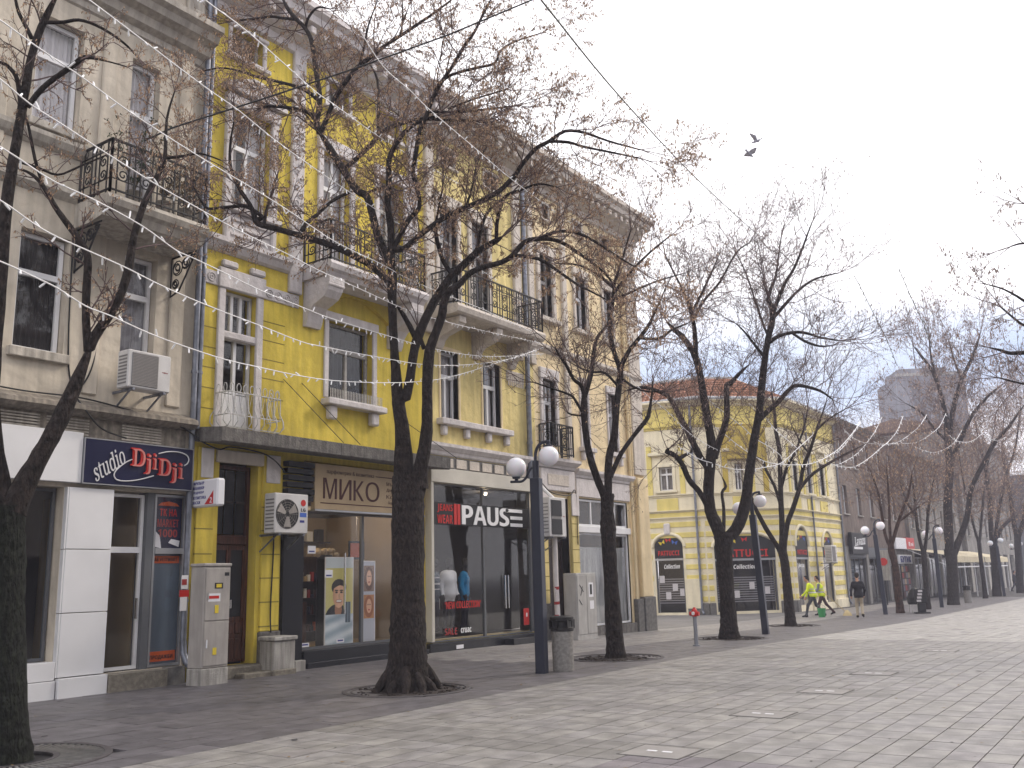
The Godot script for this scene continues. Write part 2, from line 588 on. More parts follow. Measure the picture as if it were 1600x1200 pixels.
const LIMBS_0 = [
	["trunk", [0.00, 0.00, 0.00, 0.275, -0.04, 0.42, 0.03, 0.229, -0.10, 1.17, 0.07, 0.209, -0.14, 1.82, 0.09, 0.205, -0.17, 2.28, 0.12, 0.213, -0.17, 2.55, 0.12, 0.202]],
	["limb", [-0.18, 2.49, 0.12, 0.161, -0.26, 2.89, 0.20, 0.116, -0.33, 3.59, 0.27, 0.082, -0.32, 4.29, 0.30, 0.071, -0.30, 4.94, 0.31, 0.069, -0.28, 5.75, 0.33, 0.067, -0.25, 6.13, 0.33, 0.061, -0.21, 6.54, 0.32, 0.055, -0.17, 6.93, 0.31, 0.050, -0.13, 7.32, 0.30, 0.047, -0.10, 7.63, 0.29, 0.044, -0.03, 7.95, 0.26, 0.041, 0.05, 8.23, 0.21, 0.038, 0.15, 8.48, 0.16, 0.032]],
	["limb", [-0.11, 2.48, 0.08, 0.150, -0.08, 2.71, 0.01, 0.122, -0.03, 3.01, -0.10, 0.100, 0.03, 3.30, -0.21, 0.095, 0.07, 3.59, -0.31, 0.090, 0.11, 3.99, -0.43, 0.073, 0.13, 4.34, -0.53, 0.062]],
	["limb", [0.13, 4.31, -0.52, 0.056, 0.10, 4.67, -0.48, 0.043, 0.10, 5.05, -0.46, 0.044, 0.11, 5.42, -0.44, 0.044, 0.01, 5.66, -0.35, 0.038, -0.11, 5.87, -0.25, 0.035, -0.19, 6.02, -0.18, 0.032, -0.31, 6.28, -0.08, 0.025, -0.41, 6.42, 0.01, 0.019, -0.54, 6.50, 0.11, 0.013]],
	["limb", [0.13, 4.34, -0.53, 0.056, 0.17, 4.51, -0.57, 0.056, 0.24, 4.70, -0.65, 0.053, 0.32, 4.97, -0.74, 0.050, 0.35, 5.29, -0.81, 0.051, 0.35, 5.67, -0.85, 0.042, 0.38, 6.03, -0.91, 0.039, 0.42, 6.31, -0.98, 0.036, 0.48, 6.60, -1.07, 0.033, 0.51, 6.77, -1.11, 0.026, 0.46, 7.31, -1.14, 0.015, 0.49, 7.71, -1.21, 0.009]],
	["limb", [0.51, 6.77, -1.11, 0.020, 0.61, 6.82, -1.26, 0.017, 0.72, 6.90, -1.46, 0.013, 0.83, 6.86, -1.68, 0.008]],
	["limb", [-0.12, 7.07, 0.27, 0.031, 0.08, 7.27, 0.21, 0.031, 0.29, 7.39, 0.14, 0.031, 0.48, 7.48, 0.08, 0.031, 0.61, 7.54, 0.04, 0.028, 0.86, 7.45, -0.06, 0.010, 1.14, 7.32, -0.16, 0.006]],
	["limb", [0.02, 8.10, 0.24, 0.025, 0.17, 8.13, 0.08, 0.020, 0.27, 8.18, -0.04, 0.019, 0.39, 8.14, -0.19, 0.017, 0.52, 8.03, -0.36, 0.015, 0.61, 7.92, -0.47, 0.013, 0.66, 7.82, -0.56, 0.009]],
	["limb", [-0.18, 7.13, 0.32, 0.028, -0.15, 7.36, 0.39, 0.025, -0.17, 7.47, 0.46, 0.022, -0.22, 7.53, 0.56, 0.018, -0.35, 7.53, 0.78, 0.012]],
	["limb", [-0.09, 7.91, 0.30, 0.025, -0.12, 8.04, 0.36, 0.023, -0.15, 8.19, 0.44, 0.020, -0.15, 8.33, 0.49, 0.016, -0.13, 8.59, 0.59, 0.012]],
	["limb", [-0.31, 6.28, -0.08, 0.019, -0.32, 6.57, 0.03, 0.019, -0.30, 6.88, 0.13, 0.016, -0.29, 6.98, 0.17, 0.013]],
	["limb", [-0.17, 2.55, 0.12, 0.035, -0.14, 2.82, 0.18, 0.023, -0.12, 3.01, 0.24, 0.017, -0.05, 3.47, 0.38, 0.011]],
	["limb", [-0.58, 6.60, 0.14, 0.019, -0.44, 6.54, -0.08, 0.016, -0.34, 6.49, -0.26, 0.014, -0.25, 6.62, -0.44, 0.012, -0.11, 6.84, -0.71, 0.008]],
]
const LIMBS_1 = [
	["trunk", [-0.00, -0.02, 0.00, 0.427, 0.00, 0.15, -0.00, 0.372, 0.01, 0.36, -0.01, 0.317, 0.02, 0.75, -0.01, 0.291, 0.02, 1.24, -0.01, 0.274, 0.02, 2.24, -0.02, 0.258, 0.03, 2.96, -0.02, 0.270, 0.05, 3.32, -0.04, 0.281]],
	["limb", [-0.02, 3.17, 0.01, 0.195, -0.02, 3.51, 0.04, 0.160, -0.00, 4.03, 0.08, 0.125, -0.03, 4.53, 0.15, 0.107, -0.03, 5.06, 0.21, 0.081, -0.03, 5.45, 0.25, 0.072, -0.01, 6.16, 0.32, 0.072, 0.02, 6.64, 0.35, 0.082, 0.02, 6.94, 0.39, 0.082]],
	["limb", [-0.01, 4.42, 0.14, 0.080, 0.01, 4.64, 0.11, 0.081, 0.06, 4.62, 0.07, 0.081, 0.10, 4.97, 0.00, 0.077, 0.13, 5.44, -0.07, 0.077, 0.19, 5.75, -0.14, 0.082, 0.25, 5.97, -0.21, 0.078, 0.35, 6.28, -0.32, 0.074, 0.43, 6.47, -0.40, 0.074, 0.54, 6.70, -0.50, 0.070, 0.70, 6.93, -0.65, 0.066, 0.93, 7.22, -0.85, 0.061, 1.15, 7.41, -1.05, 0.052, 1.24, 7.48, -1.12, 0.047]],
	["limb", [0.14, 5.64, -0.11, 0.046, 0.08, 5.85, -0.02, 0.046, 0.02, 6.04, 0.07, 0.041, -0.05, 6.20, 0.16, 0.037]],
	["limb", [0.14, 3.16, -0.10, 0.195, 0.21, 3.47, -0.12, 0.124, 0.28, 3.78, -0.14, 0.107, 0.34, 4.20, -0.14, 0.094, 0.37, 4.73, -0.11, 0.090, 0.41, 5.18, -0.10, 0.090, 0.46, 5.45, -0.10, 0.086, 0.56, 5.72, -0.14, 0.072, 0.65, 5.97, -0.17, 0.072, 0.70, 6.22, -0.18, 0.068, 0.78, 6.38, -0.22, 0.059, 0.91, 6.47, -0.29, 0.054, 1.08, 6.66, -0.38, 0.050, 1.27, 6.76, -0.49, 0.045, 1.55, 6.83, -0.65, 0.045, 1.72, 6.94, -0.74, 0.045, 1.90, 7.15, -0.83, 0.041, 2.11, 7.20, -0.95, 0.041, 2.40, 7.14, -1.11, 0.032, 2.69, 6.90, -1.27, 0.027, 2.97, 6.63, -1.42, 0.020, 3.15, 6.38, -1.50, 0.013]],
	["limb", [2.11, 7.20, -0.95, 0.036, 2.44, 7.28, -1.05, 0.029, 2.78, 7.19, -1.14, 0.025, 3.11, 6.95, -1.20, 0.021, 3.44, 6.66, -1.24, 0.016, 3.76, 6.40, -1.28, 0.010]],
	["limb", [1.73, 6.94, -0.74, 0.032, 2.16, 6.81, -0.85, 0.029, 2.51, 6.53, -0.89, 0.025, 2.87, 6.22, -0.91, 0.019, 3.04, 6.11, -0.92, 0.016, 3.37, 5.88, -0.94, 0.009]],
	["limb", [0.37, 5.42, -0.04, 0.036, 0.39, 5.61, 0.09, 0.036, 0.43, 5.75, 0.19, 0.031]],
	["limb", [0.02, 6.91, 0.39, 0.073, -0.06, 7.01, 0.41, 0.073, -0.24, 7.38, 0.41, 0.069, -0.46, 7.96, 0.36, 0.066, -0.59, 8.25, 0.34, 0.066, -0.77, 8.39, 0.39, 0.067, -1.06, 8.82, 0.42, 0.068, -1.40, 9.34, 0.44, 0.064, -1.64, 9.72, 0.47, 0.060]],
	["limb", [-1.64, 9.72, 0.47, 0.060, -1.72, 9.96, 0.47, 0.055, -1.73, 10.24, 0.41, 0.050, -1.76, 10.53, 0.37, 0.051, -1.90, 11.09, 0.34, 0.046, -2.07, 11.77, 0.30, 0.044, -2.23, 12.12, 0.32, 0.042, -2.47, 12.42, 0.39, 0.042, -2.65, 12.70, 0.44, 0.037, -2.80, 13.03, 0.47, 0.032]],
	["limb", [-1.63, 9.71, 0.46, 0.050, -1.49, 10.01, 0.42, 0.045, -1.35, 10.32, 0.39, 0.045, -1.17, 10.57, 0.34, 0.045, -0.93, 10.85, 0.26, 0.040, -0.72, 11.00, 0.18, 0.040, -0.43, 11.21, 0.06, 0.035, -0.14, 11.36, -0.05, 0.030, 0.26, 11.59, -0.21, 0.026, 0.45, 11.70, -0.28, 0.023, 0.77, 11.90, -0.40, 0.016]],
	["limb", [-1.79, 10.46, 0.39, 0.040, -2.02, 10.68, 0.44, 0.036, -2.28, 10.85, 0.49, 0.033, -2.83, 11.12, 0.59, 0.027, -3.20, 11.29, 0.67, 0.025, -3.65, 11.54, 0.75, 0.021, -4.07, 11.71, 0.83, 0.017, -4.47, 11.76, 0.91, 0.013]],
	["limb", [-1.72, 9.96, 0.47, 0.040, -1.80, 10.11, 0.63, 0.035, -1.95, 10.13, 0.88, 0.032, -2.13, 10.09, 1.21, 0.029, -2.19, 10.03, 1.33, 0.019]],
	["limb", [-2.46, 12.38, 0.39, 0.032, -2.75, 12.48, 0.46, 0.027, -3.02, 12.59, 0.52, 0.026, -3.44, 12.66, 0.60, 0.024, -3.84, 12.75, 0.67, 0.020]],
	["limb", [-2.23, 12.12, 0.32, 0.029, -2.15, 12.27, 0.35, 0.026, -1.98, 12.40, 0.35, 0.023, -1.83, 12.42, 0.33, 0.019, -1.61, 12.31, 0.29, 0.012]],
	["limb", [0.04, 6.83, 0.38, 0.064, 0.04, 7.16, 0.40, 0.059, 0.05, 7.48, 0.42, 0.059, 0.02, 7.91, 0.47, 0.055, 0.06, 8.25, 0.48, 0.051, 0.08, 8.65, 0.50, 0.046, 0.16, 8.87, 0.47, 0.042, 0.33, 9.15, 0.38, 0.037, 0.56, 9.32, 0.26, 0.030, 0.80, 9.40, 0.12, 0.019]],
	["limb", [-1.08, 8.85, 0.43, 0.043, -0.92, 8.96, 0.36, 0.043, -0.75, 9.11, 0.29, 0.041, -0.50, 9.35, 0.20, 0.039, -0.32, 9.50, 0.14, 0.039, 0.01, 9.58, 0.01, 0.033, 0.34, 9.61, -0.13, 0.031, 0.75, 9.53, -0.30, 0.023, 1.20, 9.43, -0.48, 0.014]],
	["limb", [-0.47, 9.38, 0.18, 0.029, -0.62, 9.99, 0.01, 0.028, -0.87, 10.82, -0.23, 0.024, -1.13, 11.27, -0.29, 0.021]],
	["limb", [0.06, 7.10, 0.38, 0.055, 0.22, 7.13, 0.26, 0.050, 0.40, 7.35, 0.10, 0.048, 0.65, 7.61, -0.11, 0.046, 0.78, 7.72, -0.22, 0.046, 1.02, 7.87, -0.42, 0.046, 1.23, 8.00, -0.60, 0.045, 1.45, 8.17, -0.78, 0.043, 1.60, 8.38, -0.92, 0.041, 1.67, 8.49, -0.98, 0.041, 1.77, 8.70, -1.07, 0.040, 1.94, 8.98, -1.23, 0.038, 2.12, 9.12, -1.38, 0.034, 2.34, 9.32, -1.57, 0.029, 2.60, 9.30, -1.79, 0.024, 2.92, 9.15, -2.06, 0.019, 3.36, 8.99, -2.43, 0.012]],
	["limb", [2.12, 9.12, -1.38, 0.029, 2.45, 9.04, -1.47, 0.026, 2.73, 8.89, -1.52, 0.022, 3.16, 8.70, -1.60, 0.018, 3.71, 8.45, -1.68, 0.011]],
	["limb", [0.07, 7.13, 0.38, 0.046, 0.19, 7.37, 0.32, 0.041, 0.32, 7.61, 0.27, 0.041, 0.48, 7.81, 0.19, 0.038, 0.48, 8.13, 0.23, 0.037, 0.44, 8.40, 0.30, 0.039, 0.50, 8.68, 0.30, 0.039, 0.59, 9.10, 0.30, 0.039, 0.72, 9.39, 0.26, 0.039, 0.82, 9.66, 0.23, 0.037, 0.95, 9.91, 0.18, 0.035, 1.17, 10.24, 0.09, 0.031, 1.36, 10.56, 0.02, 0.028, 1.52, 10.78, -0.05, 0.025, 1.63, 11.00, -0.09, 0.022, 1.80, 11.32, -0.15, 0.019]],
	["limb", [0.95, 9.94, 0.18, 0.028, 1.07, 10.13, 0.01, 0.026, 1.30, 10.32, -0.32, 0.024, 1.52, 10.49, -0.64, 0.023, 1.55, 10.74, -0.75, 0.019, 1.68, 10.99, -0.97, 0.017, 2.03, 11.33, -1.50, 0.010]],
	["limb", [0.34, 9.60, -0.13, 0.029, 0.81, 9.47, -0.22, 0.026, 1.34, 9.31, -0.28, 0.019]],
	["limb", [0.73, 9.45, 0.25, 0.023, 1.09, 9.53, -0.22, 0.021, 1.36, 9.65, -0.60, 0.019, 1.70, 9.82, -1.09, 0.012]],
	["limb", [0.63, 6.80, -0.56, 0.037, 0.58, 6.83, -0.51, 0.039, 0.51, 7.04, -0.38, 0.039, 0.50, 7.33, -0.26, 0.037, 0.52, 7.55, -0.19, 0.033, 0.61, 7.82, -0.15, 0.019, 0.74, 8.12, -0.10, 0.014]],
	["limb", [0.72, 6.96, -0.66, 0.037, 0.86, 7.28, -0.89, 0.034, 0.86, 7.65, -1.02, 0.031, 0.89, 8.03, -1.18, 0.027, 1.00, 8.30, -1.40, 0.024, 1.15, 8.52, -1.63, 0.016]],
	["limb", [1.17, 7.44, -1.06, 0.034, 1.21, 7.71, -1.03, 0.032, 1.27, 7.93, -1.03, 0.032, 1.33, 8.06, -1.03, 0.030, 1.41, 8.20, -1.06, 0.028, 1.65, 8.26, -1.15, 0.025, 1.94, 8.34, -1.28, 0.019, 2.24, 8.24, -1.40, 0.011]],
	["limb", [-0.04, 6.59, 0.39, 0.073, -0.09, 6.65, 0.44, 0.064, -0.22, 6.83, 0.60, 0.059, -0.36, 6.94, 0.76, 0.056, -0.60, 7.11, 1.04, 0.054, -0.81, 7.21, 1.27, 0.054, -0.96, 7.27, 1.45, 0.052, -1.10, 7.32, 1.61, 0.049, -1.27, 7.38, 1.81, 0.049, -1.43, 7.44, 2.00, 0.049, -1.45, 7.58, 2.06, 0.044, -1.47, 7.73, 2.13, 0.035, -1.51, 7.84, 2.20, 0.034, -1.56, 8.01, 2.30, 0.031, -1.60, 8.31, 2.44, 0.027, -1.54, 8.67, 2.51, 0.020, -1.42, 9.01, 2.55, 0.011]],
	["limb", [-1.45, 7.49, 2.01, 0.040, -1.36, 7.55, 1.98, 0.040, -1.48, 7.67, 2.11, 0.028, -1.58, 7.71, 2.22, 0.027, -1.78, 7.66, 2.45, 0.025, -1.92, 7.63, 2.61, 0.021, -1.98, 7.75, 2.70, 0.018, -2.04, 7.98, 2.83, 0.011]],
	["limb", [-1.33, 7.45, 1.95, 0.031, -1.43, 7.77, 1.81, 0.025, -1.53, 8.07, 1.65, 0.020, -1.69, 8.55, 1.40, 0.013]],
	["limb", [-0.98, 7.37, 1.46, 0.036, -0.97, 7.55, 1.34, 0.032, -0.94, 7.74, 1.15, 0.029, -0.91, 8.06, 0.86, 0.028, -0.86, 8.26, 0.60, 0.028, -0.81, 8.38, 0.41, 0.025]],
	["limb", [-0.56, 8.32, 0.32, 0.024, -0.25, 8.26, 0.42, 0.022, 0.09, 8.19, 0.54, 0.018]],
	["limb", [1.01, 7.89, -0.42, 0.023, 1.01, 8.34, -0.62, 0.019, 0.96, 8.85, -0.83, 0.015, 1.00, 9.23, -1.07, 0.012]],
	["limb", [-0.90, 10.85, 0.24, 0.025, -0.70, 11.15, 0.31, 0.020, -0.49, 11.46, 0.42, 0.016, -0.16, 11.78, 0.53, 0.010]],
	["limb", [-0.13, 11.36, -0.06, 0.020, -0.27, 11.85, -0.25, 0.016, -0.47, 12.46, -0.49, 0.010]],
	["limb", [0.75, 9.73, -0.30, 0.019, 1.26, 9.78, -0.37, 0.017, 1.90, 9.76, -0.42, 0.011]],
]
const LIMBS_2 = [
	["trunk", [-0.00, -0.03, 0.00, 0.246, -0.00, 0.17, 0.00, 0.197, -0.01, 0.74, 0.01, 0.173, -0.02, 1.66, 0.02, 0.150, -0.03, 2.32, 0.02, 0.151, -0.03, 2.62, 0.02, 0.170, -0.03, 3.00, 0.02, 0.139, -0.01, 3.38, 0.01, 0.140]],
	["limb", [-0.04, 3.27, 0.03, 0.093, -0.12, 3.58, 0.15, 0.081, -0.19, 4.00, 0.29, 0.076, -0.22, 4.38, 0.40, 0.072, -0.21, 4.88, 0.51, 0.070, -0.16, 5.29, 0.58, 0.070, -0.13, 5.53, 0.62, 0.064]],
	["limb", [-0.13, 5.49, 0.62, 0.047, -0.14, 5.66, 0.72, 0.041, -0.21, 5.77, 0.89, 0.037, -0.24, 6.02, 1.10, 0.032, -0.28, 6.22, 1.31, 0.027, -0.29, 6.35, 1.44, 0.017]],
	["limb", [-0.12, 5.42, 0.61, 0.052, -0.08, 5.66, 0.51, 0.047, -0.05, 6.03, 0.37, 0.045, -0.06, 6.59, 0.19, 0.042, -0.02, 6.86, 0.06, 0.038, 0.07, 7.05, -0.09, 0.031, 0.15, 7.41, -0.28, 0.017]],
	["limb", [-0.22, 5.06, 0.52, 0.033, -0.25, 5.31, 0.76, 0.028, -0.28, 5.43, 0.93, 0.025, -0.45, 5.53, 1.39, 0.020, -0.60, 5.61, 1.84, 0.013]],
	["limb", [-0.01, 3.33, 0.01, 0.093, 0.00, 3.58, -0.02, 0.087, 0.02, 4.14, -0.07, 0.082, 0.12, 4.61, -0.17, 0.077, 0.16, 5.12, -0.23, 0.074, 0.22, 5.74, -0.32, 0.070, 0.25, 6.11, -0.37, 0.065, 0.17, 6.40, -0.34, 0.056, 0.09, 6.80, -0.32, 0.053, 0.07, 7.31, -0.34, 0.051, 0.11, 7.64, -0.40, 0.049, 0.14, 8.06, -0.45, 0.044]],
	["limb", [0.25, 6.11, -0.37, 0.055, 0.35, 6.34, -0.38, 0.053, 0.55, 6.60, -0.40, 0.048, 0.76, 6.82, -0.45, 0.046, 0.95, 7.05, -0.48, 0.036, 1.23, 7.49, -0.48, 0.019, 1.41, 7.80, -0.47, 0.012]],
	["limb", [0.73, 6.78, -0.43, 0.036, 0.87, 6.79, -0.74, 0.034, 1.00, 6.87, -1.04, 0.032, 1.09, 7.08, -1.34, 0.027, 1.28, 7.32, -1.86, 0.015]],
	["limb", [0.05, 3.74, -0.05, 0.058, 0.09, 3.88, -0.11, 0.053, 0.20, 4.25, -0.30, 0.050, 0.39, 4.65, -0.57, 0.048, 0.59, 5.03, -0.85, 0.048, 0.62, 5.21, -0.93, 0.043, 0.64, 5.56, -1.05, 0.024, 0.64, 5.94, -1.16, 0.015]],
	["limb", [0.14, 8.06, -0.45, 0.037, -0.19, 8.41, -0.37, 0.030, -0.62, 8.71, -0.27, 0.025, -1.07, 8.82, -0.15, 0.015]],
	["limb", [0.14, 8.06, -0.45, 0.037, 0.32, 8.37, -0.36, 0.029, 0.57, 8.74, -0.23, 0.024, 0.85, 9.15, -0.06, 0.014]],
	["limb", [0.12, 7.90, -0.43, 0.037, 0.54, 8.38, -0.55, 0.030, 0.98, 8.77, -0.68, 0.025, 1.42, 9.08, -0.80, 0.015]],
	["limb", [0.11, 7.75, -0.40, 0.031, 0.64, 7.88, -0.45, 0.027, 1.20, 7.99, -0.46, 0.019, 1.74, 8.03, -0.46, 0.012]],
	["limb", [0.21, 5.73, -0.32, 0.031, 0.14, 5.98, 0.14, 0.027, 0.04, 5.95, 0.52, 0.023, -0.04, 5.99, 0.91, 0.014]],
	["limb", [0.23, 5.95, -0.36, 0.030, 0.73, 5.59, -0.33, 0.024, 1.19, 5.49, -0.32, 0.016]],
	["limb", [-0.22, 5.03, 0.52, 0.023, -0.65, 5.14, 0.25, 0.021, -0.87, 5.23, 0.09, 0.018]],
]
const LIMBS_3 = [
	["trunk", [-0.00, -0.03, 0.00, 0.320, -0.00, 0.22, 0.00, 0.257, 0.01, 0.64, -0.01, 0.217, 0.01, 1.14, -0.01, 0.202, 0.01, 1.82, -0.01, 0.211, 0.02, 2.51, -0.02, 0.245, 0.04, 2.83, -0.03, 0.278]],
	["limb", [-0.04, 2.72, 0.03, 0.179, -0.10, 3.00, 0.09, 0.172, -0.21, 3.44, 0.21, 0.158, -0.19, 4.09, 0.26, 0.151, -0.09, 4.76, 0.25, 0.143, -0.02, 5.24, 0.25, 0.129, -0.04, 5.77, 0.32, 0.114, -0.07, 6.40, 0.41, 0.107, -0.10, 7.12, 0.50, 0.099, -0.15, 7.63, 0.60, 0.095, -0.24, 7.94, 0.69, 0.089, -0.43, 8.31, 0.87, 0.080, -0.60, 8.51, 1.02, 0.061, -0.75, 8.77, 1.16, 0.034]],
	["limb", [-0.10, 4.53, 0.26, 0.106, -0.21, 4.66, 0.29, 0.091, -0.43, 5.07, 0.30, 0.091, -0.66, 5.61, 0.27, 0.085, -0.93, 6.16, 0.25, 0.078, -1.15, 6.62, 0.23, 0.071, -1.37, 6.87, 0.26, 0.063, -1.94, 7.11, 0.42, 0.048, -2.40, 7.06, 0.56, 0.032]],
	["limb", [-0.21, 3.44, 0.21, 0.105, -0.30, 3.74, 0.38, 0.082, -0.39, 4.00, 0.56, 0.078, -0.52, 4.26, 0.79, 0.075, -0.59, 4.70, 1.05, 0.074, -0.72, 4.94, 1.28, 0.068, -0.83, 5.01, 1.44, 0.065, -0.75, 5.10, 1.43, 0.044]],
	["limb", [-0.63, 4.84, 1.08, 0.060, -0.53, 4.96, 0.85, 0.045, -0.46, 5.04, 0.66, 0.036, -0.47, 5.20, 0.54, 0.023]],
	["limb", [0.00, 4.88, 0.19, 0.106, 0.08, 5.25, 0.04, 0.094, 0.19, 5.67, -0.15, 0.092, 0.26, 6.12, -0.33, 0.085, 0.23, 6.76, -0.48, 0.081, 0.24, 7.02, -0.56, 0.084, 0.33, 7.10, -0.67, 0.072, 0.50, 7.37, -0.89, 0.055, 0.71, 7.65, -1.16, 0.032]],
	["limb", [-0.18, 7.70, 0.61, 0.077, -0.11, 7.97, 0.69, 0.069, -0.03, 8.42, 0.87, 0.064, 0.02, 8.87, 1.10, 0.058, 0.05, 9.24, 1.31, 0.036]],
	["limb", [0.19, 2.72, -0.13, 0.179, 0.41, 3.06, -0.26, 0.165, 0.60, 3.63, -0.36, 0.150, 0.73, 4.33, -0.41, 0.136, 0.86, 4.95, -0.45, 0.121, 0.97, 5.48, -0.50, 0.114, 1.13, 6.16, -0.57, 0.107, 1.24, 6.83, -0.59, 0.101, 1.38, 7.61, -0.64, 0.092, 1.50, 8.19, -0.69, 0.085, 1.66, 8.74, -0.76, 0.077, 1.66, 9.12, -0.73, 0.071, 1.63, 9.34, -0.70, 0.062]],
	["limb", [1.64, 9.27, -0.71, 0.056, 1.59, 9.35, -0.71, 0.050, 1.65, 9.73, -0.90, 0.047, 1.73, 10.12, -1.13, 0.038, 1.76, 10.72, -1.41, 0.026, 1.80, 11.74, -1.89, 0.016]],
	["limb", [1.68, 8.90, -0.77, 0.062, 1.84, 9.28, -0.78, 0.056, 2.10, 9.77, -0.80, 0.046, 2.36, 10.14, -0.85, 0.040, 2.62, 10.62, -0.86, 0.031, 2.85, 11.09, -0.85, 0.023, 3.02, 11.42, -0.84, 0.015]],
	["limb", [1.71, 8.84, -0.79, 0.053, 2.01, 9.36, -1.24, 0.044, 2.25, 9.75, -1.62, 0.038, 2.60, 10.13, -2.13, 0.029, 3.10, 10.38, -2.83, 0.016]],
	["limb", [1.49, 8.06, -0.68, 0.059, 1.82, 8.24, -0.71, 0.052, 2.32, 8.27, -0.75, 0.046, 2.66, 8.16, -0.76, 0.036, 2.92, 8.02, -0.75, 0.030, 3.43, 7.84, -0.73, 0.018]],
	["limb", [2.24, 8.22, -0.69, 0.040, 2.61, 7.90, -0.45, 0.037, 3.09, 7.62, -0.12, 0.029, 3.49, 7.52, 0.16, 0.014]],
	["limb", [1.12, 5.92, -0.56, 0.084, 1.30, 6.16, -0.77, 0.076, 1.54, 6.45, -1.06, 0.071, 1.72, 6.74, -1.31, 0.062, 1.93, 6.93, -1.56, 0.053, 2.39, 6.80, -2.11, 0.041, 2.65, 6.54, -2.47, 0.031]],
	["limb", [0.04, 2.86, -0.03, 0.051, -0.04, 3.46, -0.34, 0.046, -0.16, 3.96, -0.59, 0.043, -0.11, 4.15, -0.78, 0.040, -0.25, 4.45, -0.89, 0.025]],
	["limb", [1.40, 7.64, -0.65, 0.046, 1.28, 7.96, -0.23, 0.037, 1.19, 8.25, 0.21, 0.027, 1.09, 8.46, 0.62, 0.015]],
	["limb", [0.02, 8.87, 1.10, 0.045, 0.32, 9.29, 1.10, 0.038, 0.67, 9.80, 1.16, 0.030, 1.03, 10.34, 1.25, 0.021]],
	["limb", [0.01, 8.83, 1.11, 0.045, -0.19, 9.45, 1.00, 0.034, -0.49, 10.11, 0.91, 0.028, -0.80, 10.78, 0.81, 0.019]],
	["limb", [0.04, 8.64, 1.08, 0.045, 0.33, 9.18, 0.92, 0.036, 0.75, 9.71, 0.69, 0.030, 1.19, 10.52, 0.46, 0.024, 1.52, 10.78, 0.28, 0.015]],
	["limb", [1.51, 8.29, -0.69, 0.037, 1.33, 8.81, -0.78, 0.034, 1.14, 9.45, -0.93, 0.028, 0.83, 10.46, -1.17, 0.023, 0.54, 11.16, -1.30, 0.016]],
]
const LIMBS_4 = [
	["trunk", [-0.00, -0.02, 0.00, 0.251, -0.01, 0.17, 0.00, 0.199, -0.01, 0.83, 0.01, 0.168, -0.02, 1.61, 0.01, 0.158, -0.03, 2.17, 0.02, 0.153, -0.08, 2.62, 0.05, 0.170]],
	["limb", [-0.12, 2.53, 0.08, 0.097, -0.21, 2.80, 0.21, 0.087, -0.43, 3.39, 0.53, 0.081, -0.60, 3.98, 0.82, 0.074, -0.66, 4.32, 0.96, 0.062, -0.72, 4.76, 1.14, 0.039]],
	["limb", [-0.08, 2.57, 0.06, 0.126, -0.04, 3.48, -0.06, 0.102, -0.04, 4.33, -0.14, 0.095, -0.02, 5.50, -0.29, 0.088, -0.02, 6.33, -0.38, 0.080, -0.10, 7.01, -0.40, 0.069, -0.11, 7.75, -0.48, 0.057, -0.18, 8.54, -0.52, 0.033]],
	["limb", [-0.04, 2.57, 0.03, 0.107, 0.17, 3.51, 0.01, 0.093, 0.43, 4.13, -0.07, 0.086, 0.70, 4.85, -0.14, 0.078, 0.88, 5.53, -0.15, 0.070, 1.14, 6.09, -0.23, 0.059, 1.36, 6.65, -0.28, 0.051, 1.59, 7.21, -0.35, 0.035, 1.82, 7.78, -0.40, 0.020]],
	["limb", [0.68, 4.74, -0.12, 0.066, 0.98, 5.20, -0.48, 0.059, 1.38, 5.57, -0.93, 0.051, 1.93, 5.97, -1.55, 0.044, 2.57, 6.40, -2.29, 0.024]],
	["limb", [-0.08, 4.33, -0.12, 0.059, -0.29, 4.94, -0.32, 0.052, -0.62, 5.57, -0.51, 0.053, -0.77, 5.95, -0.65, 0.049, -1.13, 6.18, -0.68, 0.031]],
	["limb", [-0.11, 4.81, -0.44, 0.060, 0.21, 5.61, -0.41, 0.052, 0.54, 6.12, -0.42, 0.044, 0.93, 6.89, -0.38, 0.032, 1.19, 7.61, -0.27, 0.020]],
	["limb", [1.11, 6.02, -0.21, 0.039, 0.77, 6.49, -0.38, 0.032, 0.36, 7.29, -0.76, 0.024]],
	["limb", [1.43, 6.83, -0.33, 0.039, 1.90, 7.17, -0.29, 0.031, 2.51, 7.44, -0.23, 0.019]],
]
const LIMBS_5 = [
	["trunk", [-0.00, -0.03, 0.00, 0.214, -0.00, 0.22, 0.00, 0.174, 0.00, 1.07, -0.00, 0.161, -0.00, 2.06, 0.00, 0.148, -0.09, 2.72, 0.06, 0.149, -0.08, 3.07, 0.06, 0.136]],
	["limb", [-0.09, 2.92, 0.07, 0.099, 0.12, 3.49, 0.01, 0.084, 0.34, 4.06, -0.03, 0.079, 0.58, 4.62, -0.08, 0.070, 0.89, 5.33, -0.15, 0.055, 1.12, 6.19, -0.13, 0.035]],
	["limb", [-0.12, 2.92, 0.08, 0.087, -0.28, 3.51, 0.10, 0.075, -0.35, 4.39, -0.00, 0.065, -0.45, 5.43, -0.13, 0.056, -0.70, 6.50, -0.16, 0.041]],
	["limb", [-0.09, 3.01, 0.06, 0.074, -0.02, 3.93, 0.16, 0.065, 0.10, 5.07, 0.29, 0.055, 0.19, 6.52, 0.51, 0.040]],
	["limb", [0.34, 4.06, -0.03, 0.060, 0.82, 4.49, -0.67, 0.050, 1.29, 4.93, -1.33, 0.035]],
]
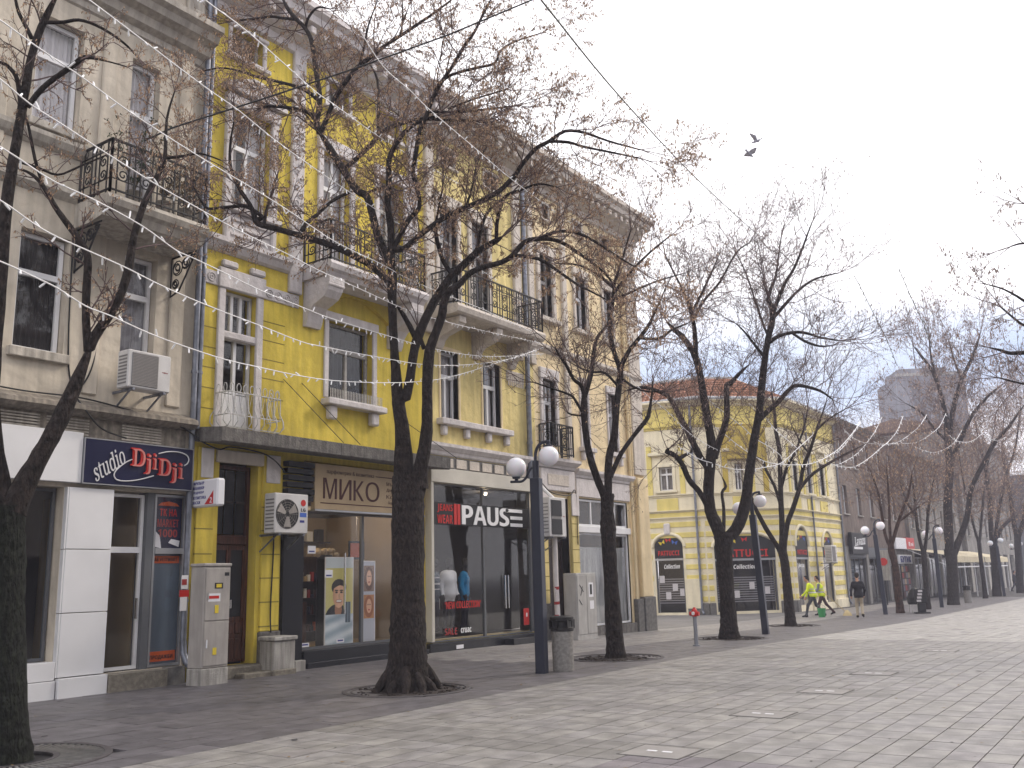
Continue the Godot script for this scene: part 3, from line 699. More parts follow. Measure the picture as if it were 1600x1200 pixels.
const LIMBS_6 = [
	["trunk", [-0.00, -0.03, 0.00, 0.174, 0.01, 0.36, -0.01, 0.145, 0.05, 1.59, -0.03, 0.134, 0.08, 2.76, -0.06, 0.129]],
	["limb", [0.07, 2.67, -0.05, 0.096, -0.01, 3.45, 0.12, 0.081, -0.02, 4.23, 0.25, 0.075, 0.04, 5.32, 0.40, 0.065, 0.06, 6.57, 0.60, 0.043]],
	["limb", [0.10, 2.67, -0.07, 0.091, 0.27, 3.60, -0.31, 0.081, 0.40, 4.71, -0.57, 0.071, 0.59, 5.67, -0.86, 0.055, 0.86, 6.80, -1.23, 0.039]],
	["limb", [-0.01, 4.38, 0.24, 0.054, -0.30, 5.32, 0.76, 0.043, -0.41, 6.25, 1.16, 0.032]],
]
const LIMBS_7 = [
	["trunk", [-0.00, -0.03, 0.00, 0.355, 0.02, 0.24, -0.02, 0.307, 0.09, 1.19, -0.06, 0.286, 0.14, 2.21, -0.09, 0.300, 0.15, 2.97, -0.11, 0.343]],
	["limb", [0.11, 2.84, -0.08, 0.254, 0.21, 4.29, -0.08, 0.240, 0.33, 5.69, -0.09, 0.229, 0.58, 7.17, -0.18, 0.212, 0.67, 8.81, -0.15, 0.183, 0.74, 10.03, -0.14, 0.153, 0.68, 11.12, -0.03, 0.123, 0.54, 12.26, 0.13, 0.104, 0.32, 13.07, 0.33, 0.092, -0.02, 13.75, 0.61, 0.074, -0.32, 14.35, 0.86, 0.049]],
	["limb", [0.78, 9.06, -0.23, 0.137, 0.97, 10.27, -0.50, 0.129, 1.27, 11.42, -0.85, 0.123, 1.62, 12.47, -1.24, 0.112, 2.14, 13.61, -1.76, 0.094, 2.48, 14.49, -2.13, 0.075, 2.77, 15.43, -2.47, 0.044]],
	["limb", [0.23, 2.63, -0.16, 0.209, 0.51, 3.24, -0.30, 0.185, 0.82, 3.92, -0.45, 0.168, 1.15, 4.82, -0.60, 0.150, 1.49, 6.24, -0.71, 0.132, 2.17, 7.53, -1.04, 0.121, 2.84, 8.71, -1.37, 0.109, 3.60, 9.57, -1.78, 0.091, 4.45, 10.76, -2.22, 0.067]],
	["limb", [0.54, 7.10, -0.16, 0.136, 0.83, 8.10, -0.45, 0.128, 1.26, 9.04, -0.86, 0.122, 1.82, 10.28, -1.38, 0.099, 2.66, 11.42, -2.13, 0.081, 3.48, 12.19, -2.83, 0.062]],
	["limb", [0.54, 12.26, 0.13, 0.074, 0.48, 13.55, 0.66, 0.061, 0.62, 14.92, 1.14, 0.037]],
	["limb", [0.67, 8.88, -0.16, 0.091, 0.17, 9.60, 0.44, 0.073, -0.28, 10.48, 1.06, 0.055, -0.91, 11.00, 1.79, 0.036]],
	["limb", [1.62, 12.47, -1.24, 0.075, 1.30, 13.80, -1.44, 0.057, 1.10, 15.03, -1.74, 0.038]],
]
const LIMBS_8 = [
	["trunk", [-0.00, -0.04, 0.00, 0.194, 0.01, 0.41, -0.01, 0.148, 0.01, 1.43, -0.01, 0.133, 0.01, 2.67, -0.00, 0.125, 0.03, 3.58, -0.02, 0.126]],
	["limb", [0.02, 3.50, -0.02, 0.093, -0.13, 4.55, 0.17, 0.083, -0.23, 5.81, 0.35, 0.072, -0.33, 7.07, 0.53, 0.061, -0.39, 8.98, 0.75, 0.047, -0.33, 10.69, 0.87, 0.029]],
	["limb", [0.02, 3.50, -0.02, 0.093, 0.25, 4.75, -0.25, 0.083, 0.49, 6.22, -0.53, 0.073, 0.80, 7.93, -0.87, 0.062, 1.27, 9.88, -1.35, 0.048, 1.74, 11.86, -1.85, 0.030]],
]
const LIMBS_9 = [
	["trunk", [-0.00, -0.04, 0.00, 0.338, 0.02, 0.49, -0.01, 0.288, 0.12, 1.82, -0.08, 0.272, 0.15, 3.17, -0.11, 0.277, 0.16, 3.62, -0.11, 0.278]],
	["limb", [0.11, 3.49, -0.08, 0.195, 0.17, 4.99, -0.03, 0.172, 0.31, 6.81, -0.00, 0.157, 0.32, 8.89, 0.13, 0.126, 0.20, 10.52, 0.33, 0.095, 0.08, 12.86, 0.58, 0.064]],
	["limb", [0.19, 3.49, -0.13, 0.176, 0.61, 4.52, -0.65, 0.141, 1.15, 5.20, -1.24, 0.118, 1.75, 5.65, -1.85, 0.079]],
	["limb", [0.19, 3.49, -0.13, 0.137, 0.86, 6.34, -0.44, 0.118, 1.48, 8.39, -0.74, 0.103, 2.19, 10.22, -1.12, 0.079, 2.71, 12.31, -1.35, 0.056, 3.09, 14.19, -1.49, 0.032]],
]
const LIMBS_10 = [
	["trunk", [-0.01, -0.05, 0.00, 0.329, 0.02, 0.54, -0.01, 0.283, 0.13, 2.28, -0.09, 0.265, 0.27, 4.29, -0.19, 0.257]],
	["limb", [0.25, 4.14, -0.18, 0.196, 0.15, 5.81, -0.02, 0.174, 0.18, 7.85, 0.08, 0.140, 0.05, 9.65, 0.28, 0.114, 0.16, 11.98, 0.36, 0.088, 0.63, 14.58, 0.20, 0.053]],
	["limb", [0.25, 4.14, -0.18, 0.196, 0.85, 5.79, -0.66, 0.175, 1.38, 8.35, -1.15, 0.132, 1.89, 10.69, -1.63, 0.107, 1.91, 13.62, -1.79, 0.081, 1.95, 16.87, -1.99, 0.045]],
]
const LIMBS_11 = [
	["trunk", [-0.00, -0.03, 0.00, 0.247, 0.02, 0.26, -0.02, 0.186, 0.14, 1.43, -0.10, 0.163, 0.26, 2.76, -0.18, 0.152]],
	["limb", [0.24, 2.69, -0.17, 0.116, 0.15, 3.58, -0.03, 0.093, -0.01, 4.54, 0.17, 0.082, -0.18, 5.38, 0.38, 0.071, -0.46, 5.88, 0.63, 0.065, -0.88, 6.14, 0.99, 0.059, -1.32, 6.23, 1.35, 0.050, -1.66, 6.22, 1.62, 0.040, -1.84, 6.29, 1.78, 0.031, -2.03, 6.35, 1.93, 0.024]],
	["limb", [0.25, 2.69, -0.17, 0.104, 0.35, 3.86, -0.31, 0.094, 0.36, 5.28, -0.42, 0.084, 0.26, 6.76, -0.45, 0.073, -0.00, 7.99, -0.36, 0.062, -0.41, 8.64, -0.14, 0.050, -0.87, 8.90, 0.12, 0.038, -1.23, 9.00, 0.34, 0.025, -1.48, 8.94, 0.49, 0.015]],
	["limb", [-0.46, 5.88, 0.63, 0.053, -0.71, 6.49, 1.02, 0.045, -0.98, 6.96, 1.41, 0.035, -1.26, 7.29, 1.78, 0.028, -1.56, 7.51, 2.15, 0.019, -1.81, 7.59, 2.46, 0.012]],
	["limb", [-0.88, 6.14, 0.99, 0.041, -1.18, 6.75, 0.86, 0.034, -1.47, 7.02, 0.83, 0.027, -1.82, 7.48, 0.75, 0.017]],
	["limb", [-0.18, 5.38, 0.38, 0.047, -0.63, 5.30, 0.88, 0.037, -1.05, 5.42, 1.39, 0.030, -1.47, 5.47, 1.91, 0.023, -1.87, 5.58, 2.43, 0.014]],
	["limb", [-0.00, 7.99, -0.36, 0.045, -0.48, 9.41, -0.59, 0.033, -0.81, 9.99, -0.65, 0.026, -1.18, 10.27, -0.61, 0.016]],
	["limb", [0.25, 2.69, -0.17, 0.093, 0.73, 4.09, -0.23, 0.081, 1.20, 5.43, -0.25, 0.058, 1.50, 6.77, -0.15, 0.035]],
]
const STRANDS = [
	["cable of widely spaced bulbs crossing the open white sky", "dark", [-5.01, 8.09, -7.48, -5.19, 8.23, -8.33, -5.90, 8.72, -11.23, -6.95, 9.60, -15.70, -7.91, 10.50, -19.95, -9.22, 11.81, -25.82, -10.03, 12.67, -29.53]],
	["string of lights entering beside the yellow house top and crossing the big crown", "w", [-6.15, 6.62, -4.26, -6.38, 6.73, -4.64, -6.89, 7.05, -5.55, -8.04, 7.68, -7.47, -8.55, 8.01, -8.35, -9.82, 8.82, -10.54, -11.46, 9.96, -13.42, -14.66, 12.21, -19.04]],
	["string of lights falling from the roof cornice through the right half of the big crown", "w", [-6.60, 7.91, -6.38, -6.83, 7.83, -7.01, -7.08, 7.76, -7.70, -7.22, 7.78, -8.36, -7.35, 7.79, -8.87, -7.66, 7.87, -10.27, -8.03, 7.98, -11.88, -8.59, 8.24, -14.46, -9.01, 8.43, -16.35, -9.62, 8.84, -19.35, -10.79, 9.27, -24.15]],
	["string of lights crossing the beige cornice and the pedimented yellow house window", "w", [-6.94, 6.59, -3.72, -7.03, 6.62, -3.96, -7.29, 6.69, -4.59, -7.76, 6.83, -5.67, -8.04, 6.93, -6.34, -8.42, 7.03, -7.16, -8.96, 7.22, -8.35, -9.67, 7.50, -9.95, -10.49, 7.85, -11.79, -11.53, 8.36, -14.19, -12.51, 8.82, -16.41, -13.91, 9.48, -19.56]],
	["string of lights passing the upper left window and the iron balcony plants", "w", [-6.59, 5.85, -2.74, -6.70, 5.86, -3.07, -6.83, 5.86, -3.42, -7.02, 5.88, -3.93, -7.24, 5.89, -4.49, -7.48, 5.93, -5.11, -7.76, 5.99, -5.85, -8.09, 6.08, -6.70, -8.40, 6.15, -7.48, -8.93, 6.26, -8.76, -9.55, 6.50, -10.36, -9.95, 6.63, -11.35, -10.61, 6.91, -13.08, -11.79, 7.46, -16.16, -13.67, 8.25, -20.94]],
	["string of lights crossing the iron balcony slab and the white consoles of the yellow balcony", "w", [-6.55, 5.40, -2.77, -6.68, 5.38, -3.10, -6.81, 5.35, -3.40, -6.94, 5.35, -3.75, -7.12, 5.35, -4.22, -7.41, 5.37, -4.95, -7.61, 5.40, -5.47, -7.90, 5.45, -6.22, -8.16, 5.52, -6.90, -8.34, 5.57, -7.38, -8.67, 5.65, -8.22, -9.18, 5.81, -9.55, -9.82, 6.02, -11.21, -10.60, 6.38, -13.30, -11.91, 7.08, -16.87, -13.46, 7.94, -21.09]],
	["string of lights passing above the beige first floor window towards the french door head", "w", [-6.51, 4.86, -2.80, -6.64, 4.84, -3.12, -6.71, 4.83, -3.30, -6.85, 4.81, -3.65, -7.01, 4.84, -4.09, -7.24, 4.85, -4.69, -7.47, 4.82, -5.21, -7.58, 4.84, -5.48, -7.82, 4.88, -6.08, -8.10, 4.92, -6.78, -8.47, 5.01, -7.76, -8.77, 5.09, -8.53, -9.45, 5.34, -10.29, -10.40, 5.72, -12.80, -11.60, 6.37, -16.03, -13.47, 7.65, -21.08]],
	["string of lights crossing the beige first floor window and the french door transom", "w", [-6.48, 4.41, -2.82, -6.59, 4.41, -3.14, -6.74, 4.37, -3.47, -6.84, 4.36, -3.71, -6.98, 4.37, -4.08, -7.15, 4.38, -4.53, -7.33, 4.38, -4.97, -7.53, 4.40, -5.46, -7.75, 4.43, -6.04, -8.01, 4.48, -6.69, -8.41, 4.55, -7.69, -8.65, 4.64, -8.31, -9.36, 4.94, -10.20, -10.05, 5.26, -12.03, -10.93, 5.80, -14.36, -12.17, 6.71, -17.66, -13.49, 7.83, -21.07]],
	["lowest near string of lights, sagging just above the spiked window sill", "w", [-6.44, 3.94, -2.84, -6.56, 3.95, -3.16, -6.67, 3.94, -3.45, -6.78, 3.93, -3.71, -6.93, 3.89, -4.03, -7.04, 3.89, -4.33, -7.25, 3.88, -4.83, -7.42, 3.89, -5.25, -7.73, 3.93, -6.01, -8.03, 4.01, -6.78, -8.37, 4.11, -7.65, -8.71, 4.24, -8.52, -9.20, 4.48, -9.79, -9.75, 4.79, -11.23, -10.49, 5.28, -13.14, -11.67, 6.21, -16.12, -13.61, 7.78, -20.99]],
	["string of lights falling from the pale house corner towards the widely forked tree", "w", [-10.23, 6.37, -19.67, -10.24, 6.02, -20.67, -10.20, 5.74, -21.70, -10.21, 5.34, -22.94, -10.15, 5.10, -24.02, -10.10, 5.01, -24.62]],
	["lowest sagging string of lights in front of the corner house", "w", [-10.58, 5.01, -23.08, -10.48, 4.87, -23.46, -10.37, 4.72, -23.90, -10.20, 4.63, -24.48, -10.00, 4.52, -25.12, -9.74, 4.53, -25.91, -9.51, 4.63, -26.59, -9.27, 4.79, -27.31, -9.05, 5.27, -28.21, -8.82, 5.78, -29.15]],
	["long sagging string of lights from the forked tree to the grey brown block", "w", [-10.34, 5.85, -24.45, -10.18, 5.56, -25.29, -10.06, 5.29, -25.99, -9.95, 5.10, -26.56, -9.79, 4.91, -27.26, -9.58, 4.85, -28.03, -9.22, 4.90, -29.24, -8.97, 5.07, -30.09, -8.65, 5.58, -31.37, -8.34, 6.60, -33.13]],
	["short string of lights before the corner house roof between stems of the forked tree", "w", [-10.48, 6.67, -24.36, -10.31, 6.44, -24.83, -10.10, 6.12, -25.43, -9.88, 5.80, -26.04, -9.72, 5.50, -26.56, -9.48, 5.25, -27.18, -9.34, 5.04, -27.57]],
	["string of lights behind the right stem of the forked tree", "w", [-9.67, 6.48, -26.13, -9.62, 6.33, -26.48, -9.53, 6.16, -26.98, -9.46, 5.84, -27.65, -9.35, 5.60, -28.29, -9.25, 5.39, -28.85]],
	["short rising string of lights at the joint of corner house and grey brown block", "w", [-10.60, 5.97, -36.43, -10.49, 6.04, -36.74, -10.30, 6.22, -37.32, -10.08, 6.86, -38.34, -9.92, 7.59, -39.33]],
	["deep sagging string of lights low in front of the grey brown block", "w", [-11.20, 6.00, -38.44, -11.05, 5.87, -38.92, -10.76, 5.80, -39.70, -10.51, 5.88, -40.34, -10.16, 6.32, -41.36, -9.90, 6.76, -42.19, -9.67, 7.14, -42.93, -9.47, 7.66, -43.71, -9.35, 8.39, -44.58]],
	["string of lights rising over the second floor of the grey brown block", "w", [-11.48, 6.00, -40.68, -11.21, 6.26, -41.46, -10.93, 6.65, -42.36, -10.69, 7.23, -43.33, -10.51, 7.83, -44.20, -10.38, 8.52, -45.08]],
	["wide flat string of lights below the grey tower block", "w", [-11.61, 7.88, -43.02, -11.46, 7.58, -43.61, -11.18, 7.37, -44.40, -10.68, 7.35, -45.59, -10.23, 7.47, -46.65, -9.84, 7.90, -47.67, -9.51, 8.41, -48.60, -9.27, 9.07, -49.49]],
	["string of lights rising to the thick stemmed tree below the grey tower block", "w", [-11.30, 7.66, -46.88, -11.01, 7.57, -47.48, -10.39, 7.66, -48.70, -9.92, 7.77, -49.62, -9.47, 8.18, -50.55, -9.09, 8.69, -51.41, -8.86, 9.43, -52.21]],
	["small sagging string of lights right of the thick stemmed tree fork", "w", [-10.01, 7.59, -48.99, -9.79, 7.41, -49.68, -9.41, 7.31, -50.70, -9.03, 7.53, -51.68, -8.68, 7.99, -52.70, -8.44, 8.68, -53.72]],
	["second small sagging string of lights beyond the thick stemmed tree", "w", [-8.81, 8.29, -52.25, -8.68, 8.07, -52.78, -8.31, 8.03, -53.77, -7.98, 8.25, -54.59, -7.70, 8.66, -55.44]],
	["last small sagging string of lights towards the right edge", "w", [-7.79, 8.80, -55.38, -7.74, 8.62, -55.70, -7.50, 8.40, -56.45, -7.27, 8.36, -57.03, -6.97, 8.55, -57.77, -6.71, 8.97, -58.56]],
	["thin string of lights slanting down the blue sky to the tower block roof", "dark", [-8.59, 12.49, -35.38, -8.60, 12.24, -36.21, -8.67, 11.65, -38.11, -8.74, 11.01, -40.19, -8.91, 10.28, -42.45]],
	["thin string of lights slanting down the blue sky right of the tower mast", "dark", [-7.18, 12.74, -36.36, -7.25, 12.42, -37.58, -7.33, 11.99, -39.36, -7.42, 11.47, -41.55, -7.56, 11.00, -43.39]],
]

# ------------------------------------------------------------------ ground and paving
func build_ground() -> void:
	var g := MB.new()
	var zs := [60.0, 20.0, 8.0, 0.0]
	var z := -2.0
	while z > -60.0:
		zs.append(z)
		z -= 2.0
	for q in [-60.0, -70.0, -80.0, -100.0, -140.0, -250.0, -450.0]: zs.append(q)
	for i in zs.size() - 1:
		var a: float = zs[i]
		var b: float = zs[i + 1]
		var ya := gy(a) - 0.03
		var yb := gy(b) - 0.03
		g.quad(Vector3(-140, ya, a), Vector3(140, ya, a), Vector3(140, yb, b), Vector3(-140, yb, b))
	structure("ground", g, M["joint"])
	# the street's paving slabs: light in the middle, darker along the trees, light again by the shops further on
	var root := Node3D.new()
	root.name = "pavement"
	add_child(root)
	tag(root, "", "", "", "structure")
	var unit := MB.new()
	unit.bevel(Vector3(-0.5, -0.5, -0.5), Vector3(0.5, 0.5, 0.5), 0.02)
	var sm := MB.new()
	sm.box(Vector3(-0.5, -0.5, -0.5), Vector3(0.5, 0.5, 0.5))
	var r := RandomNumberGenerator.new()
	r.seed = 41
	var list := []   # [distance, transform, colour]
	var inv := cam.transform.affine_inverse()
	var grates := [Vector2(-9.95, -5.27), Vector2(-10.15, -11.59), Vector2(-9.82, -17.73), Vector2(-10.21, -24.76), Vector2(-11.5, -33.5)]
	var covers := [-8.55, -11.3, -13.72, -16.3, -18.9, -21.5]
	for zone in 3:
		var w := 0.285
		var l := 0.44
		var x0 := -8.5
		var x1 := 4.5
		if zone == 1:
			w = 0.40
			l = 0.60
			x0 = -14.9
			x1 = -8.52
		elif zone == 2:
			continue
		var k := 0
		var x := x0 + w * 0.5
		while x < x1:
			var off := 0.0 if zone == 0 else l * 0.5 * (k % 2)
			if zone == 0: off = r.randf_range(-0.012, 0.012)
			var zz := 1.0 + off
			while zz > -72.0:
				var p := Vector3(x, gy(zz), zz)
				var skip := false
				for q in grates:
					if Vector2(x, zz).distance_to(q) < 0.80: skip = true
				if not skip:
					var col: Color
					var v := r.randf_range(0.94, 1.04)
					if zone == 0:
						col = Color(0.345, 0.330, 0.318) if zz > -25.2 else Color(0.50, 0.48, 0.455)  # farther slabs painted paler: the bright glare down the street is in their colour
						for cz in covers:
							if absf(zz - cz) < 0.34 and x < -3.4: v *= 0.82
						if absf(zz + 7.9) < 0.55 and x > -4.4 and x < -1.2: col = Color(0.275, 0.25, 0.268)
						if r.randf() < 0.03: v *= 0.86
						if r.randf() < 0.06: col = Color(0.328, 0.308, 0.304)
					else:
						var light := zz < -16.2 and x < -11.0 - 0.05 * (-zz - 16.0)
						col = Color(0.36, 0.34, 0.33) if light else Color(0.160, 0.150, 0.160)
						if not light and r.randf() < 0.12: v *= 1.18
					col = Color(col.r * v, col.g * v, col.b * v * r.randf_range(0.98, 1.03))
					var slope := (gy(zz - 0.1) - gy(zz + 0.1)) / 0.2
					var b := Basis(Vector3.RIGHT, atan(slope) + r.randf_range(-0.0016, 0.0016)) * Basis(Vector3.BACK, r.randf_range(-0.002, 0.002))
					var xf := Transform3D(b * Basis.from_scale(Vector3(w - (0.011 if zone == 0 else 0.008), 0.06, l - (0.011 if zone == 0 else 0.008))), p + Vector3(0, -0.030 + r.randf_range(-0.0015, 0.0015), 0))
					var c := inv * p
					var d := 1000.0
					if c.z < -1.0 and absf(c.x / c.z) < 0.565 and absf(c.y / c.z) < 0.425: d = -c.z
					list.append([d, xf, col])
				zz -= l
			x += w
			k += 1
	list.sort_custom(func(a, b): return a[0] < b[0])
	var um := unit.mesh()
	var tones := {}
	for i in 300:
		var o := MeshInstance3D.new()
		o.name = "paving_slab" if i == 0 else "paving_slab_%03d" % i
		o.mesh = um
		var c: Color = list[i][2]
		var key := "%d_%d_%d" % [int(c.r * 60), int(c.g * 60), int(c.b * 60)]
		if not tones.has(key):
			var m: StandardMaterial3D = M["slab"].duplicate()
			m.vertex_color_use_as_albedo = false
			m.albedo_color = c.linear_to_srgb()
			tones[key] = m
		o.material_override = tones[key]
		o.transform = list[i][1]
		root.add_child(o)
	var mm := MultiMesh.new()
	mm.transform_format = MultiMesh.TRANSFORM_3D
	mm.use_colors = true
	mm.mesh = sm.mesh()
	mm.instance_count = list.size() - 300
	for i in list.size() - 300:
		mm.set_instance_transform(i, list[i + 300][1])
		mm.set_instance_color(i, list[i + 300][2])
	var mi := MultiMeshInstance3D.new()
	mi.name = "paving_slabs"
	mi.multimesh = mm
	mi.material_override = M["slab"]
	root.add_child(mi)
	mi.set_meta("kind", "stuff")
	# the side street between the pale house and the corner house, and what lies beyond the slabs
	var side := MB.new()
	for i in 12:
		var a := -29.6 - i * 1.6
		side.quad(Vector3(-60, gy(a) - 0.006, a), Vector3(-14.93, gy(a) - 0.006, a), Vector3(-14.93, gy(a - 1.6) - 0.006, a - 1.6), Vector3(-60, gy(a - 1.6) - 0.006, a - 1.6))
	structure("side_street", side, M["asphalt_far"])
	# access covers with a small steel insert, in the row of the darker bands
	var words := ["nearest square access cover set in the paving at the bottom of the picture", "second access cover of the row counted from the front, with a bright insert", "third access cover of the row counted from the front, level with the big tree", "fourth access cover of the row counted from the front, level with the litter bin", "farthest access cover of the row"]
	var cz := [-8.55, -11.3, -13.72, -16.3, -21.5]
	for i in 5:
		var o := thing("access_cover", words[i], "access cover", Vector3(-4.3, gy(cz[i]), cz[i]), 0.0, "square covers in a row in the paving")
		var mb := MB.new()
		mb.bevel(Vector3(-0.30, 0.001, -0.27), Vector3(0.30, 0.006, 0.27), 0.003)
		put(o, "plate", mb, M["cover_plate"])
		mb = MB.new()
		for s in [-1.0, 1.0]:
			mb.box(Vector3(-0.32 if s < 0 else 0.303, 0.0, -0.29), Vector3(-0.303 if s < 0 else 0.32, 0.007, 0.29))
			mb.box(Vector3(-0.302, 0.0, -0.29 if s < 0 else 0.273), Vector3(0.302, 0.0065, -0.273 if s < 0 else 0.29))
		put(o, "rim", mb, M["plinth"])
		for s in [-0.09, 0.07]:
			bx(o, "steel_insert", s - 0.05, s + 0.05, 0.005, 0.009, -0.02, 0.02, "sign_white", 0.003)
	var gum := MB.new()
	for i in 700:
		var x := r.randf_range(-14.5, 3.0)
		var z3 := -r.randf_range(4.5, 26.0)
		var s := r.randf_range(0.008, 0.022) * (3.0 if r.randf() < 0.06 else 1.0)
		var y := gy(z3) + 0.0045
		var c := Vector3(x, y, z3)
		for k in 6:
			var a := TAU * k / 6.0
			var b2 := TAU * (k + 1) / 6.0
			gum.tri(c, c + Vector3(cos(a), 0, -sin(a)) * s * (0.8 + 0.3 * sin(k * 2.0 + i)), c + Vector3(cos(b2), 0, -sin(b2)) * s * (0.8 + 0.3 * sin((k + 1) % 6 * 2.0 + i)))
	tag(put(self, "gum_spots", gum, M["joint"]), "dark gum spots and drips trodden into the paving", "stains", "", "stuff")
	# fallen leaves
	var lv := MB.new()
	for i in 420:
		var x := r.randf_range(-14.6, -1.0)
		var z2 := -r.randf_range(4.0, 30.0)
		var a := r.randf() * TAU
		var s := r.randf_range(0.012, 0.03)
		var p := Vector3(x, gy(z2) + 0.008, z2)
		var u := Vector3(cos(a), r.randf_range(-0.1, 0.3), sin(a)) * s
		var w := Vector3(-sin(a), 0.1, cos(a)) * s * 0.5
		lv.quad(p - u, p - w, p + u, p + w)
	var lo := put(self, "fallen_leaves", lv, M["leaf_dry"])
	tag(lo, "dry brown leaves scattered over the paving", "leaves", "", "stuff")

# ------------------------------------------------------------------ façade kit: local x along the street, y up, z out of the wall
const WALL_X := -14.8

func house(called: String, label: String, base_y := 0.0) -> Node3D:
	return thing(called, label, "building", Vector3(WALL_X, base_y, 0), PI / 2)

func at_wall(s: float, y: float, n := 0.0) -> Vector3:
	return Vector3(WALL_X + n, y, -s)

func bx(p: Node, called: String, s0: float, s1: float, y0: float, y1: float, n0: float, n1: float, m: String, bev := 0.0) -> MeshInstance3D:
	var mb := MB.new()
	if bev > 0.0: mb.bevel(Vector3(s0, y0, n0), Vector3(s1, y1, n1), bev)
	else: mb.box(Vector3(s0, y0, n0), Vector3(s1, y1, n1))
	return put(p, called, mb, M[m])

func wall_mesh(mb: MB, s0: float, s1: float, y0: float, y1: float, n: float, depth: float, holes: Array) -> void:
	var xs := [s0, s1]
	var ys := [y0, y1]
	for h in holes:
		for q in [h[0], h[1]]:
			if q > s0 and q < s1 and not xs.has(q): xs.append(q)
		for q in [h[2], h[3]]:
			if q > y0 and q < y1 and not ys.has(q): ys.append(q)
	xs.sort()
	ys.sort()
	for i in xs.size() - 1:
		for j in ys.size() - 1:
			var cx: float = (xs[i] + xs[i + 1]) / 2
			var cy: float = (ys[j] + ys[j + 1]) / 2
			var open := false
			for h in holes:
				if cx > h[0] and cx < h[1] and cy > h[2] and cy < h[3]: open = true
			if open: continue
			var a: float = xs[i]
			var b: float = xs[i + 1]
			var d: float = ys[j]
			var e: float = ys[j + 1]
			mb.quad(Vector3(a, d, n), Vector3(b, d, n), Vector3(b, e, n), Vector3(a, e, n))
			mb.quad(Vector3(b, d, n - depth), Vector3(a, d, n - depth), Vector3(a, e, n - depth), Vector3(b, e, n - depth))
	for h in holes:
		var a: float = h[0]
		var b: float = h[1]
		var d: float = maxf(h[2], y0)
		var e: float = h[3]
		mb.quad(Vector3(a, d, n), Vector3(a, e, n), Vector3(a, e, n - depth), Vector3(a, d, n - depth))
		mb.quad(Vector3(b, d, n - depth), Vector3(b, e, n - depth), Vector3(b, e, n), Vector3(b, d, n))
		mb.quad(Vector3(a, d, n - depth), Vector3(b, d, n - depth), Vector3(b, d, n), Vector3(a, d, n))
		mb.quad(Vector3(a, e, n), Vector3(b, e, n), Vector3(b, e, n - depth), Vector3(a, e, n - depth))
	mb.quad(Vector3(s0, y0, n - depth), Vector3(s0, y0, n), Vector3(s0, y1, n), Vector3(s0, y1, n - depth))
	mb.quad(Vector3(s1, y0, n), Vector3(s1, y0, n - depth), Vector3(s1, y1, n - depth), Vector3(s1, y1, n))
	mb.quad(Vector3(s0, y1, n), Vector3(s1, y1, n), Vector3(s1, y1, n - depth), Vector3(s0, y1, n - depth))

func shell(b: Node3D, s0: float, s1: float, h: float, storeys: Array, m: String, deep := 9.0) -> void:
	var mb := MB.new()
	mb.box(Vector3(s0, 0, -deep), Vector3(s1, h, -deep + 0.25))
	mb.box(Vector3(s0, 0, -deep + 0.25), Vector3(s0 + 0.2, h, -0.36))
	mb.box(Vector3(s1 - 0.2, 0, -deep + 0.25), Vector3(s1, h, -0.36))
	put(b, "side_wall", mb, M[m])
	for y in storeys:
		bx(b, "floor_slab", s0 + 0.2, s1 - 0.2, y - 0.2, y, -deep + 0.25, -0.36, "room_wall")
	bx(b, "room_divider", s0 + 0.2, s1 - 0.2, 0.0, h, -4.2, -4.05, "room_wall")

